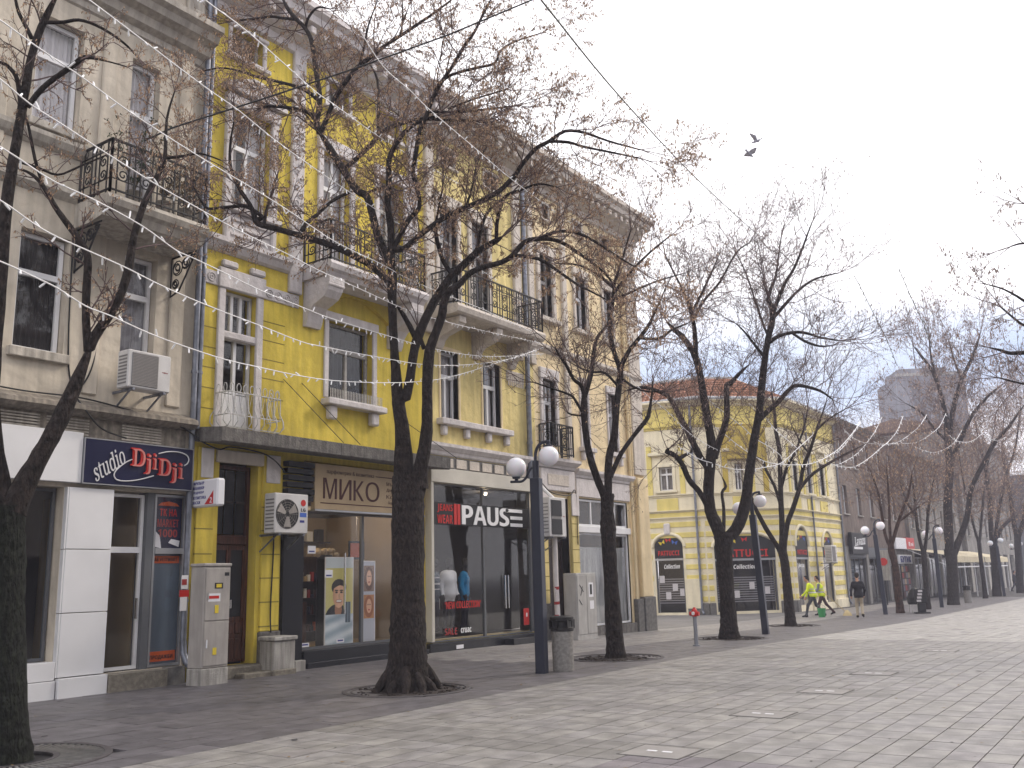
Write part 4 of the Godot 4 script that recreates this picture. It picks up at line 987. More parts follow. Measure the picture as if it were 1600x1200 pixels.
# a window: frame, panes as sub-parts, and on demand a curtain, a sill, a moulded surround
func window(b: Node3D, s0: float, s1: float, y0: float, y1: float, o := {}) -> Node3D:
	var w := sub(b, o.get("name", "window"))
	var nf: float = o.get("n", -0.16)
	var fm: String = o.get("frame", "pvc")
	var fw: float = o.get("fw", 0.065)
	var f := MB.new()
	var t := 0.06
	var yt: float = lerpf(y0, y1, o.get("transom", 1.0))
	var low: int = o.get("cols", 2)
	var up: int = o.get("ucols", 1)
	f.box(Vector3(s0, y0, nf - t), Vector3(s0 + fw, y1, nf))
	f.box(Vector3(s1 - fw, y0, nf - t), Vector3(s1, y1, nf))
	f.box(Vector3(s0 + fw, y0, nf - t), Vector3(s1 - fw, y0 + fw, nf + 0.002))
	f.box(Vector3(s0 + fw, y1 - fw, nf - t), Vector3(s1 - fw, y1, nf + 0.002))
	var cells := []
	var has_t := yt < y1 - 0.1
	if has_t: f.box(Vector3(s0 + fw, yt - 0.05, nf - t), Vector3(s1 - fw, yt + 0.05, nf + 0.012))
	var ylow := (yt - 0.05) if has_t else (y1 - fw)
	for part_i in (2 if has_t else 1):
		var ya: float = (y0 + fw) if part_i == 0 else (yt + 0.05)
		var yb: float = ylow if part_i == 0 else (y1 - fw)
		var k: int = low if part_i == 0 else up
		for i in k:
			var a := lerpf(s0 + fw, s1 - fw, float(i) / k)
			var c := lerpf(s0 + fw, s1 - fw, float(i + 1) / k)
			if i > 0: f.box(Vector3(a - 0.035, ya, nf - t), Vector3(a + 0.035, yb, nf + 0.008))
			cells.append([a + (0.035 if i > 0 else 0.0), c - (0.035 if i < k - 1 else 0.0), ya, yb])
			if part_i == 0 and o.get("rail", 0.0) > 0.0:
				f.box(Vector3(a, lerpf(ya, yb, o["rail"]) - 0.02, nf - t), Vector3(c, lerpf(ya, yb, o["rail"]) + 0.02, nf + 0.004))
	put(w, "frame", f, M[fm])
	for c in cells:
		var mb := MB.new()
		var zz := nf - 0.03
		mb.quad(Vector3(c[0], c[2], zz), Vector3(c[1], c[2], zz), Vector3(c[1], c[3], zz), Vector3(c[0], c[3], zz))
		put(w, "pane", mb, M[o.get("glass", "glass")])
	if o.has("curtain"):
		var mb := MB.new()
		var top: float = y1 - 0.02
		var bot: float = lerpf(y0, y1, o.get("curtain_from", 0.0))
		var gap: float = o.get("curtain_gap", 0.0)
		var k := 26
		for i in k:
			var u0 := float(i) / k
			var u1 := float(i + 1) / k
			if gap > 0.0 and absf((u0 + u1) * 0.5 - 0.5) < gap * 0.5: continue
			var a := lerpf(s0, s1, u0)
			var c := lerpf(s0, s1, u1)
			var za := nf - 0.16 + 0.025 * sin(u0 * 61.0 + s0)
			var zc := nf - 0.16 + 0.025 * sin(u1 * 61.0 + s0)
			mb.quad(Vector3(a, bot, za), Vector3(c, bot, zc), Vector3(c, top, zc), Vector3(a, top, za))
		put(w, "curtain", mb, M[o["curtain"]])
	if o.has("sill"):
		var q: Array = o["sill"]   # [overhang, thickness, projection, material]
		bx(w, "sill", s0 - q[0], s1 + q[0], y0 - q[1], y0 - 0.003, -0.1, q[2], q[3], 0.012)
	if o.has("surround"):
		var q: Array = o["surround"]   # [width, proud, material, head height]
		var mb := MB.new()
		mb.bevel(Vector3(s0 - q[0], y0, -0.02), Vector3(s0 - 0.003, y1, q[1]), 0.015)
		mb.bevel(Vector3(s1 + 0.003, y0, -0.02), Vector3(s1 + q[0], y1, q[1]), 0.015)
		mb.bevel(Vector3(s0 - q[0] - 0.03, y1 + 0.003, -0.02), Vector3(s1 + q[0] + 0.03, y1 + q[3], q[1] + 0.03), 0.02)
		put(w, "surround", mb, M[q[2]])
	return w

func moulding(p: Node, called: String, s0: float, s1: float, y: float, h: float, proj: float, m: String) -> void:
	var mb := MB.new()
	mb.run([[-0.03, y + h], [proj, y + h], [proj, y + h * 0.72], [proj * 0.86, y + h * 0.62], [proj * 0.55, y + h * 0.42], [proj * 0.36, y + h * 0.36], [proj * 0.3, y + h * 0.12], [0.02, y], [-0.03, y]], s0, s1)
	put(p, called, mb, M[m])

func spiral(mb: MB, c: Vector3, u: Vector3, w: Vector3, r0: float, turns: float, rad: float, flip := 1.0) -> void:
	var p := PackedVector3Array()
	var k := int(9 * turns) + 3
	for i in k + 1:
		var t := float(i) / k
		var a := t * turns * TAU * flip
		var rr := r0 * (1.0 - 0.82 * t)
		p.append(c + u * cos(a) * rr + w * sin(a) * rr)
	mb.tube(p, pf(rad, p.size()), 4, false)

func lettering(p: Node3D, txt: String, at: Vector3, width: float, height: float, m: String, depth := 0.012, bold := true, serif := false, called := "lettering", turn := 0.0, slant := 0.0) -> MeshInstance3D:
	var t := TextMesh.new()
	var f := SystemFont.new()
	f.font_names = PackedStringArray(["Droid Serif" if serif else "Droid Sans"])
	f.font_weight = 700 if bold else 400
	t.font = f
	t.text = txt
	t.font_size = 48
	t.pixel_size = 0.01
	t.depth = 0.1
	t.curve_step = 2.0
	var box := t.get_aabb()
	var o := part(p, called, t, M[m])
	var sx := width / maxf(box.size.x, 0.01)
	var sy := height / maxf(box.size.y, 0.01)
	var b := Basis(Vector3(sx, 0, 0), Vector3(slant * sy, sy, 0), Vector3(0, 0, depth / 0.1))
	b = Basis(Vector3.BACK, turn) * b
	o.transform = Transform3D(b, at - b * (box.position + box.size * 0.5) + Vector3(0, 0, depth * 0.5))
	return o

# ------------------------------------------------------------------ beige house on the left
func build_beige() -> void:
	var b := house("beige_house", "beige stuccoed house on the left with white framed windows and an iron balcony")
	shell(b, -2.0, 10.9, 14.4, [4.5, 8.0, 12.0, 14.3], "beige")
	var holes := []
	for w in [[7.42, 8.27, 5.5, 7.52], [9.30, 9.97, 5.4, 7.62], [7.43, 8.26, 9.42, 11.45], [9.22, 9.82, 8.42, 11.42], [4.6, 5.5, 5.5, 7.5], [4.6, 5.5, 9.42, 11.45], [9.25, 9.85, 12.95, 13.75], [7.5, 8.2, 12.95, 13.75]]:
		holes.append(w)
	holes.append([4.6, 8.46, 0.55, 3.32])
	holes.append([9.32, 10.84, 0.30, 3.32])
	var mb := MB.new()
	wall_mesh(mb, -2.0, 10.88, 0.0, 14.4, 0.0, 0.34, holes)
	put(b, "wall", mb, M["beige"])
	var st := {"transom": 0.66, "cols": 1, "ucols": 1, "fw": 0.07}
	var lower_sill := [0.10, 0.16, 0.10, "beige_trim"]
	window(b, 7.44, 8.25, 5.5, 7.5, st.merged({"sill": lower_sill, "curtain": "dark_room", "curtain_from": 0.0}))
	window(b, 9.32, 9.95, 5.42, 7.6, st.merged({"transom": 0.60, "curtain": "curtain_grey", "curtain_from": 0.0}))
	window(b, 7.45, 8.24, 9.44, 11.43, st.merged({"transom": 0.58, "cols": 2, "curtain": "curtain", "sill": [0.12, 0.14, 0.14, "beige_trim"]}))
	window(b, 9.24, 9.80, 8.44, 11.40, st.merged({"transom": 0.66, "curtain": "curtain", "name": "balcony_door"}))
	window(b, 4.62, 5.48, 5.5, 7.5, st.merged({"sill": lower_sill}))
	window(b, 4.62, 5.48, 9.44, 11.43, st.merged({"curtain": "curtain"}))
	window(b, 9.27, 9.83, 12.97, 13.73, {"cols": 2, "frame": "old_frame"})
	window(b, 7.52, 8.18, 12.97, 13.73, {"cols": 2, "frame": "old_frame"})
	# flat pilasters and the wavy course under the second floor windows
	for s in [[6.7, 7.0], [8.62, 8.9], [10.25, 10.55]]:
		bx(b, "pilaster", s[0], s[1], 4.9, 12.0, -0.01, 0.05, "beige", 0.02)
	mb = MB.new()
	mb.run([[-0.02, 9.24], [0.16, 9.24], [0.16, 9.16], [0.10, 9.06], [0.02, 9.0], [-0.02, 9.0]], -2.0, 8.5)
	put(b, "string_course", mb, M["beige_trim"])
	mb = MB.new()
	mb.run([[-0.02, 8.42], [0.10, 8.40], [0.12, 8.30], [0.05, 8.22], [0.0, 8.18], [-0.02, 8.18]], -2.0, 8.3)
	put(b, "string_course", mb, M["beige_trim"])
	# main cornice and the attic above it
	mb = MB.new()
	mb.run([[-0.02, 12.66], [0.62, 12.58], [0.62, 12.46], [0.50, 12.40], [0.44, 12.28], [0.26, 12.22], [0.20, 12.08], [0.06, 12.02], [0.05, 11.9], [-0.02, 11.86]], -2.0, 10.78)
	put(b, "cornice", mb, M["beige_trim"])
	for s in [7.05, 8.6, 10.3]:
		bx(b, "attic_pilaster", s, s + 0.4, 12.68, 14.0, -0.01, 0.09, "beige_trim", 0.02)
		bx(b, "attic_bracket", s + 0.06, s + 0.34, 12.68, 12.98, 0.09, 0.24, "beige_trim", 0.05)
	moulding(b, "attic_cornice", -2.0, 10.85, 14.0, 0.4, 0.5, "beige_trim")
	# the worn ledge and the louvred vents over the shop
	mb = MB.new()
	mb.run([[-0.02, 4.80], [0.10, 4.74], [0.28, 4.66], [0.30, 4.58], [0.20, 4.52], [0.08, 4.50], [-0.02, 4.50]], -2.0, 10.8)
	put(b, "ledge", mb, M["weathered"])
	bx(b, "fascia", -2.0, 10.72, 4.14, 4.50, -0.01, 0.03, "weathered")
	var vs := [6.3, 7.15, 8.0, 8.85, 9.35, 10.25]
	for i in vs.size() - 1:
		if i == 3: continue
		var g := sub(b, "vent")
		for k in 6:
			bx(g, "louvre", vs[i] + 0.06, vs[i + 1] - 0.06, 4.19 + k * 0.048, 4.215 + k * 0.048, 0.031, 0.06, "beige_trim")
	# ground floor: white fascia panel, white pier of three panels, plinth
	bx(b, "fascia_panel", 5.2, 8.66, 3.385, 4.22, 0.02, 0.14, "panel_white", 0.008)
	bx(b, "fascia_panel", 2.0, 5.19, 3.385, 4.22, 0.02, 0.14, "panel_white", 0.008)
	var py := [0.31, 1.30, 2.31, 3.32]
	for k in 3:
		bx(b, "pier_panel", 8.50, 9.30, py[k] + 0.006, py[k + 1] - 0.006, 0.0, 0.10, "panel_white", 0.006)
		bx(b, "pier_panel", 8.47, 8.495, py[k] + 0.006, py[k + 1] - 0.006, -0.30, 0.095, "panel_white")
	bx(b, "plinth_panel", 8.49, 9.33, -0.02, 0.30, 0.0, 0.17, "panel_white", 0.006)
	bx(b, "plinth_panel", 4.6, 8.47, -0.02, 0.27, 0.0, 0.12, "panel_white", 0.006)
	bx(b, "plinth_panel", 7.9, 8.46, 0.28, 0.56, -0.2, 0.10, "panel_white", 0.006)
	bx(b, "doorstep", 9.34, 10.45, -0.02, 0.29, -0.1, 0.20, "step_stone", 0.012)
	bx(b, "plinth", 10.46, 10.86, -0.02, 0.30, -0.02, 0.12, "plinth", 0.01)
	# show window left of the pier
	window(b, 4.62, 8.44, 0.57, 3.30, {"name": "show_window", "cols": 2, "frame": "shop_grey", "fw": 0.05, "glass": "glass_shop", "n": -0.2})
	bx(b, "show_floor", 4.62, 8.44, 0.40, 0.55, -1.9, -0.25, "room_wall")
	bx(b, "show_back", 4.62, 8.44, 0.55, 3.3, -1.95, -1.9, "dark_room")
	# the glazed door with its fanlight and the narrow display beside it
	window(b, 9.34, 10.02, 0.32, 3.28, {"name": "shop_door", "cols": 1, "ucols": 1, "transom": 0.675, "frame": "pvc", "fw": 0.055, "glass": "glass_shop", "n": -0.10})
	bx(b, "door_handle", 9.93, 9.955, 1.15, 1.5, -0.095, -0.05, "chrome")
	bx(b, "hall_wall", 9.34, 9.40, 0.3, 3.3, -2.2, -0.36, "room_tan")
	bx(b, "hall_wall", 10.03, 10.09, 0.3, 3.3, -2.2, -0.36, "room_tan")
	bx(b, "hall_floor", 9.34, 10.1, 0.25, 0.30, -2.2, -0.1, "room_wall")
	bx(b, "door_post", 10.03, 10.17, 0.30, 3.32, -0.3, -0.02, "shop_grey")
	window(b, 10.18, 10.84, 0.32, 3.30, {"name": "display_case", "cols": 1, "ucols": 1, "transom": 0.665, "frame": "alu", "fw": 0.04, "glass": "glass", "n": -0.02})
	bx(b, "display_back", 10.2, 10.82, 0.34, 2.28, -0.14, -0.12, "shop_blue")
	# balcony: slab, curled brackets, wrought iron
	var bal := sub(b, "balcony")
	mb = MB.new()
	mb.run([[-0.02, 8.18], [0.98, 8.16], [1.02, 8.08], [0.98, 7.98], [0.90, 7.93], [0.84, 7.80], [0.5, 7.74], [-0.02, 7.74]], 8.30, 10.32)
	put(bal, "slab", mb, M["beige_trim"])
	mb = MB.new()
	iron_rail(mb, [Vector3(8.36, 0, 0.0), Vector3(8.36, 0, 0.93), Vector3(10.26, 0, 0.93), Vector3(10.26, 0, 0.0)], 8.2, 9.16, true)
	put(bal, "railing", mb, M["iron"])
	for s in [8.36, 10.26]:
		mb = MB.new()
		var u := Vector3(0, 0, 1)
		var up := Vector3.UP
		mb.tube(pv([Vector3(s, 7.72, 0.02), Vector3(s, 7.72, 0.75)]), pf(0.018, 2), 5)
		mb.tube(pv([Vector3(s, 7.72, 0.02), Vector3(s, 6.95, 0.02)]), pf(0.018, 2), 5)
		mb.tube(pv([Vector3(s, 6.98, 0.03), Vector3(s, 7.05, 0.26), Vector3(s, 7.32, 0.46), Vector3(s, 7.68, 0.70)]), pf(0.018, 4), 5)
		for q in [[0.18, 7.50, 0.16], [0.42, 7.55, 0.12], [0.14, 7.20, 0.10], [0.62, 7.64, 0.07]]:
			spiral(mb, Vector3(s, q[1], q[0]), u, up, q[2], 1.8, 0.013)
			spiral(mb, Vector3(s, q[1], q[0]), u, -up, q[2], 1.5, 0.013)
		put(bal, "bracket", mb, M["iron"])
	# two drainpipes where the houses meet
	for k in 2:
		var dp := sub(b, "drainpipe")
		var x := 10.80 + k * 0.115
		mb = MB.new()
		var r := 0.055 if k == 0 else 0.042
		mb.tube(pv([Vector3(x, 14.0, 0.10), Vector3(x, 4.55 if k == 1 else 0.72, 0.10)]), pf(r, 2), 12)
		if k == 0: mb.tube(pv([Vector3(x, 0.72, 0.10), Vector3(x + 0.005, 0.52, 0.115), Vector3(x + 0.02, 0.36, 0.19), Vector3(x + 0.04, 0.28, 0.31)]), pf(0.062, 4), 12)
		put(dp, "pipe", mb, M["zinc"])
		for y in [12.6, 10.2, 7.9, 5.6, 3.4, 1.4]:
			if k == 1 and y < 4.6: continue
			mb = MB.new()
			mb.tube(pv([Vector3(x, y, 0.10), Vector3(x, y + 0.05, 0.10)]), pf(r + 0.012, 2), 12)
			mb.box(Vector3(x - 0.012, y + 0.01, 0.0), Vector3(x + 0.012, y + 0.04, 0.10))
			put(dp, "bracket", mb, M["zinc"])
	# shop sign
	var sg := thing("shop_sign", "dark navy sign board with red and white neon lettering over the narrow shop door", "sign", at_wall(9.735, 3.395, 0.02), PI / 2)
	mb = MB.new()
	mb.bevel(Vector3(-1.055, 0, 0), Vector3(1.055, 0.735, 0.15), 0.006)
	put(sg, "board", mb, M["navy"])
	mb = MB.new()
	mb.box(Vector3(-1.062, 0.736, 0.0), Vector3(1.062, 0.752, 0.158))
	mb.box(Vector3(-1.062, -0.018, 0.0), Vector3(1.062, -0.002, 0.158))
	for s in [-1.070, 1.056]: mb.box(Vector3(s, -0.018, 0.0), Vector3(s + 0.013, 0.752, 0.157))
	put(sg, "frame", mb, M["alu"])
	lettering(sg, "studio", Vector3(-0.62, 0.345, 0.165), 0.64, 0.30, "tube_white", 0.012, false, true, "lettering", 0.60, 0.30)
	for q in [["D", -0.10, 0.50, 0.26, 0.31], ["j", 0.09, 0.40, 0.10, 0.36], ["i", 0.23, 0.455, 0.08, 0.28], ["D", 0.43, 0.37, 0.25, 0.30], ["j", 0.62, 0.28, 0.10, 0.36], ["i", 0.77, 0.33, 0.09, 0.28]]:
		lettering(sg, q[0], Vector3(q[1], q[2], 0.165), q[3], q[4], "red", 0.03, true, true, "letter")
		lettering(sg, q[0], Vector3(q[1] + 0.02, q[2] - 0.015, 0.198), q[3] * 0.94, q[4] * 0.96, "tube_pink", 0.008, false, true, "letter")
	for sw in [[[-0.17, 0.46], [-0.30, 0.40], [-0.46, 0.27], [-0.52, 0.17], [-0.47, 0.085], [-0.30, 0.07], [-0.05, 0.11], [0.24, 0.20]], [[0.32, 0.60], [0.50, 0.65], [0.72, 0.665], [0.89, 0.63], [0.95, 0.56], [0.93, 0.48], [0.86, 0.43]]]:
		var p := PackedVector3Array()
		for q in sw: p.append(Vector3(q[0], q[1], 0.172))
		var sp := smooth_path(p, pf(0.011, p.size()), 5)
		mb = MB.new()
		mb.tube(sp[0], sp[1], 6)
		put(sg, "neon_tube", mb, M["tube_white"])
	# prints in the narrow display
	var po := thing("poster", "dark blue poster with red lettering in the narrow glass case beside the shop door", "poster", at_wall(10.51, 2.33, -0.10), PI / 2)
	bx(po, "sheet", -0.28, 0.28, 0.0, 0.94, 0.0, 0.01, "navy")
	lettering(po, "TK HA", Vector3(0, 0.66, 0.012), 0.36, 0.13, "red", 0.004)
	lettering(po, "MARKET", Vector3(0, 0.47, 0.012), 0.44, 0.14, "red_dim", 0.004)
	lettering(po, "1000", Vector3(0, 0.29, 0.012), 0.40, 0.14, "red_dim", 0.004)
	mb = MB.new()
	mb.prism(PackedVector2Array([Vector2(-0.22, 0.78), Vector2(0.22, 0.78), Vector2(0.16, 0.83), Vector2(0.0, 0.86), Vector2(-0.16, 0.83)]), 0.012, 0.016)
	put(po, "orange_band", mb, M["orange"])
	mb = MB.new()
	mb.prism(PackedVector2Array([Vector2(-0.27, 0.05), Vector2(-0.12, 0.02), Vector2(-0.16, 0.24), Vector2(-0.27, 0.34)]), 0.012, 0.015)
	mb.prism(PackedVector2Array([Vector2(0.02, 0.12), Vector2(0.24, 0.05), Vector2(0.26, 0.16), Vector2(0.08, 0.19)]), 0.012, 0.015)
	put(po, "pale_print", mb, M["sign_white"])
	for q in [["sticker", "orange and black strip across the top of the narrow grey display", 2.09, 0.13, "AB VESTMART", 0.47], ["sticker", "orange strip with sale lettering at the foot of the narrow grey display", 0.40, 0.17, "ПРОДАЖБИ", 0.46]]:
		var o := thing(q[0], q[1], "sticker", at_wall(10.51, q[2], -0.115), PI / 2)
		bx(o, "strip", -0.28, 0.28, 0.0, q[3], 0.0, 0.008, "orange")
		lettering(o, q[4], Vector3(0, q[3] * (0.5 if q[3] < 0.15 else 0.38), 0.009), q[5], q[3] * 0.5, "black", 0.003)
	# clothes hanging in the big show window
	for k in 5:
		var o := thing("hanging_garment", ["black coat on a hanger in the left show window, nearest the pier", "dark blue jacket on a hanger in the left show window, second from the pier", "dark grey dress on a hanger in the middle of the left show window", "charcoal coat on a hanger in the left show window, second from its left end", "long dark coat on a hanger in the left show window, at its left end"][k], "garment", at_wall(8.12 - k * 0.46, 0.56, -0.75), PI / 2, "clothes in the left show window")
		mb = MB.new()
		mb.lathe(Vector3(0, 0.75, 0), [[0.0, -0.02], [0.17, 0.0], [0.16, 0.35], [0.14, 0.62], [0.18, 0.90], [0.16, 1.04], [0.05, 1.12], [0.0, 1.13]], 14)
		put(o, "garment", mb, M[["black", "navy", "shop_grey", "shop_grey", "black"][k]])
		mb = MB.new()
		mb.tube(pv([Vector3(0, 1.85, 0), Vector3(0, 2.70, 0)]), pf(0.006, 2), 5)
		put(o, "hanger", mb, M["chrome"])
	# plants on the balcony
	for k in 3:
		balcony_plant(["tall dry plant in a pot at the left end of the iron balcony", "dry bushy plant in the middle of the iron balcony", "withered climbing plant at the right end of the iron balcony"][k], at_wall([8.95, 9.55, 10.0][k], 8.19, 0.70), [1.15, 0.95, 0.9][k], 50 + k)

func balcony_plant(label: String, at: Vector3, h: float, sd: int) -> void:
	var o := thing("balcony_plant", label, "plant", at, 0.0, "dry plants on the iron balcony")
	var mb := MB.new()
	mb.lathe(Vector3.ZERO, [[0.0, 0.0], [0.10, 0.0], [0.13, 0.22], [0.14, 0.22], [0.14, 0.25], [0.0, 0.25]], 14)
	put(o, "pot", mb, M["weathered"])
	var r := RandomNumberGenerator.new()
	r.seed = sd
	mb = MB.new()
	var lf := MB.new()
	for i in 26:
		var a := r.randf() * TAU
		var p := PackedVector3Array()
		var q := Vector3(0, 0.22, 0)
		var d := Vector3(cos(a) * 0.28, 1.0, sin(a) * 0.28).normalized()
		for k in 5:
			p.append(q)
			q += d * h * 0.24
			d = (d + Vector3(r.randfn() * 0.2, -0.1, r.randfn() * 0.2)).normalized()
			for l in 4:
				var u := Vector3(r.randfn(), r.randfn() - 0.4, r.randfn()).normalized() * r.randf_range(0.03, 0.07)
				var w := u.cross(Vector3(r.randfn(), r.randfn(), r.randfn())).normalized() * 0.014
				lf.quad(q, q + u * 0.5 - w, q + u, q + u * 0.5 + w)
		mb.tube(p, pf(0.004, p.size()), 3, false)
	put(o, "stems", mb, M["plant_dry"])
	put(o, "leaves", lf, M["leaf_dry"] if sd != 50 else M["plant_green"], "stuff")

# wrought iron: rails, uprights and scrolls along a path of corners (x, n)
func iron_rail(mb: MB, path: Array, y0: float, y1: float, scrolls: bool) -> void:
	for i in path.size() - 1:
		var a: Vector3 = path[i]
		var b: Vector3 = path[i + 1]
		var l := a.distance_to(b)
		var u := (b - a) / l
		for q in [[y0 + 0.06, 0.016], [y0 + 0.26, 0.010], [y1 - 0.18, 0.010], [y1, 0.020]]:
			mb.bar(a + Vector3.UP * q[0], b + Vector3.UP * q[0], q[1] * 2.0, q[1] * 1.6)
		var k := maxi(1, int(round(l / 0.115)))
		for j in k + 1:
			var p := a + u * l * j / k
			var solid := j == 0 or j == k
			if scrolls and not solid and j % 4 == 2:
				spiral(mb, p + Vector3.UP * ((y0 + y1) * 0.5 + 0.12), u, Vector3.UP, 0.12, 1.6, 0.014)
				spiral(mb, p + Vector3.UP * ((y0 + y1) * 0.5 - 0.12), -u, -Vector3.UP, 0.12, 1.6, 0.014)
				continue
			var w := 0.030 if solid else 0.016
			mb.bar(p + Vector3.UP * y0, p + Vector3.UP * y1, w * 1.25, w * 1.25)
			if not solid:
				mb.tube(pv([p + Vector3.UP * (y1 - 0.17) + u * 0.055, p + Vector3.UP * (y1 - 0.09) + u * 0.10, p + Vector3.UP * (y1 - 0.01) + u * 0.055]), pf(0.007, 3), 4, false)
				mb.tube(pv([p + Vector3.UP * (y1 - 0.17) + u * 0.055, p + Vector3.UP * (y1 - 0.09) + u * 0.012, p + Vector3.UP * (y1 - 0.01) + u * 0.055]), pf(0.007, 3), 4, false)

func console(p: Node, s: float, w: float, top: float, drop: float, proj: float, m: String) -> void:
	# an S-curved console under a balcony
	var poly := PackedVector2Array()
	for q in [[0.0, 0.0], [0.0, -1.0], [0.10, -1.0], [0.16, -0.90], [0.22, -0.72], [0.36, -0.58], [0.55, -0.52], [0.78, -0.44], [0.92, -0.30], [1.0, -0.14], [1.0, 0.0]]:
		poly.append(Vector2(q[0] * proj, top + q[1] * drop))
	var xf := Transform3D(Basis(Vector3(0, 0, 1), Vector3(0, 1, 0), Vector3(-1, 0, 0)), Vector3(s + w * 0.5, 0, 0))
	var mb := MB.new()
	mb.prism(poly, 0.0, w, xf)
	for k in 4:
		var t := 0.2 + k * 0.2
		mb.tube(pv([Vector3(s - w * 0.5 - 0.012, top - drop * (0.18 + 0.08 * k), proj * (0.95 - 0.2 * k)), Vector3(s + w * 0.5 + 0.012, top - drop * (0.18 + 0.08 * k), proj * (0.95 - 0.2 * k))]), pf(0.045, 2), 8)
	put(p, "console", mb, M[m])

# ------------------------------------------------------------------ the bright yellow house
func build_yellow() -> void:
	var b := house("bright_yellow_house", "bright yellow stuccoed house with white ornaments behind the big forked tree")
	shell(b, 10.95, 17.58, 14.0, [4.6, 8.3, 11.9, 13.9], "yellow")
	var holes := [[11.48, 12.30, 4.62, 7.46], [14.30, 15.74, 5.62, 7.42], [11.50, 12.55, 9.18, 11.42], [14.05, 14.95, 8.45, 11.4], [15.9, 16.85, 9.3, 11.4], [11.42, 12.28, 12.52, 13.2], [14.2, 14.9, 12.6, 13.2], [15.9, 16.7, 12.6, 13.2], [11.52, 12.46, 0.20, 4.1], [13.66, 17.35, 0.32, 4.2]]
	var mb := MB.new()
	wall_mesh(mb, 10.92, 17.58, 0.0, 14.0, 0.0, 0.36, holes)
	put(b, "wall", mb, M["yellow"])
	# french door with its white balconette
	window(b, 11.50, 12.28, 4.64, 7.44, {"name": "french_door", "transom": 0.665, "cols": 2, "ucols": 3, "fw": 0.06, "n": -0.14, "rail": 0.40, "surround": [0.17, 0.05, "stucco", 0.42]})
	for s in [11.55, 11.90]:
		bx(sub_of(b, "french_door"), "door_panel", s, s + 0.33, 4.70, 5.36, -0.165, -0.115, "pvc", 0.012)
	for s in [11.36, 12.06]: bx(b, "surround_crown", s, s + 0.38, 7.88, 8.02, 0.0, 0.11, "stucco", 0.03)
	bx(b, "transom_moulding", 11.44, 12.34, 6.44, 6.60, -0.1, 0.02, "stucco", 0.03)
	mb = MB.new()
	var px := [Vector3(11.34, 0, 0.02), Vector3(11.34, 0, 0.42), Vector3(12.62, 0, 0.42), Vector3(12.62, 0, 0.02)]
	for i in 3:
		var a: Vector3 = px[i]
		var c: Vector3 = px[i + 1]
		var l := a.distance_to(c)
		for y in [4.62, 4.86, 5.30]: mb.bar(a + Vector3.UP * y, c + Vector3.UP * y, 0.022, 0.018)
		var k := maxi(2, int(l / 0.15))
		for j in k + 1:
			var p := a + (c - a) * j / k
			var outw := Vector3(0, 0, 0.10) if i == 1 else Vector3((-0.10 if i == 0 else 0.10), 0, 0)
			mb.tube(pv([p + Vector3.UP * 5.30, p + Vector3.UP * 4.98, p + Vector3.UP * 4.84 + outw * 0.9, p + Vector3.UP * 4.72 + outw, p + Vector3.UP * 4.62]), pf(0.010, 5), 5, false)
			var u := (c - a) / l
			var ring := PackedVector3Array()
			for q in 11:
				var an := TAU * q / 10.0
				ring.append(p + u * (l / k * 0.5 + cos(an) * 0.052) + Vector3.UP * (5.385 + sin(an) * 0.085))
			if j < k: mb.tube(ring, pf(0.009, 11), 5, false)
			if j < k: mb.tube(pv([p + Vector3.UP * 4.88, p + u * (l / k * 0.5) + Vector3.UP * 5.28, p + u * (l / k) + Vector3.UP * 4.88]), pf(0.006, 3), 4, false)
	put(b, "balconette", mb, M["iron_white"])
	# band with rings, horizontal grooves
	for q in [[10.97, 11.32], [12.48, 13.42]]:
		bx(b, "ornament_band", q[0], q[1], 7.46, 7.74, -0.01, 0.035, "stucco", 0.012)
		var k := int((q[1] - q[0]) / 0.23)
		for j in k:
			mb = MB.new()
			var c := Vector3(lerpf(q[0], q[1], (j + 0.5) / k), 7.60, 0.04)
			for rr in [0.085, 0.035]:
				var ring := PackedVector3Array()
				for t in 15: ring.append(c + Vector3(cos(TAU * t / 14.0) * rr, sin(TAU * t / 14.0) * rr, 0))
				mb.tube(ring, pf(0.016, 15), 5, false)
			put(b, "rosette", mb, M["stucco"])
	var gr := MB.new()
	for y in [4.98, 5.38, 5.78, 6.18, 6.58, 6.98]:
		for q in [[10.97, 11.33], [12.48, 13.06]]: gr.box(Vector3(q[0], y, -0.01), Vector3(q[1], y + 0.022, 0.003))
	for y in [0.86, 1.32, 1.78, 2.24, 2.70, 3.16]:
		for q in [[11.0, 11.38], [12.56, 13.02]]: gr.box(Vector3(q[0], y, 0.0), Vector3(q[1], y + 0.025, 0.053))
	put(b, "groove", gr, M["yellow_groove"])
	# wide window with its spiked sill
	window(b, 14.32, 15.72, 5.64, 7.40, {"transom": 0.66, "cols": 2, "ucols": 1, "fw": 0.06, "frame": "old_frame", "curtain": "dark_room", "surround": [0.14, 0.04, "stucco", 0.20]})
	bx(b, "sill", 14.12, 15.98, 5.46, 5.60, -0.08, 0.26, "stucco", 0.02)
	for s in [14.25, 15.58]:
		bx(b, "sill_bracket", s, s + 0.24, 5.16, 5.455, 0.0, 0.16, "stucco", 0.03)
	mb = MB.new()
	mb.box(Vector3(14.22, 5.605, 0.16), Vector3(15.88, 5.63, 0.19))
	for k in 34: mb.bar(Vector3(14.24 + k * 0.0492, 5.62, 0.175), Vector3(14.24 + k * 0.0492, 5.83, 0.175), 0.014, 0.010)
	put(b, "spike_strip", mb, M["iron_white"])
	# upper windows
	ornate_window(b, 11.52, 12.53, 9.20, 11.40)
	window(b, 14.07, 14.93, 8.47, 11.38, {"name": "balcony_door", "transom": 0.72, "cols": 2, "ucols": 2, "curtain": "curtain", "surround": [0.16, 0.06, "stucco", 0.34]})
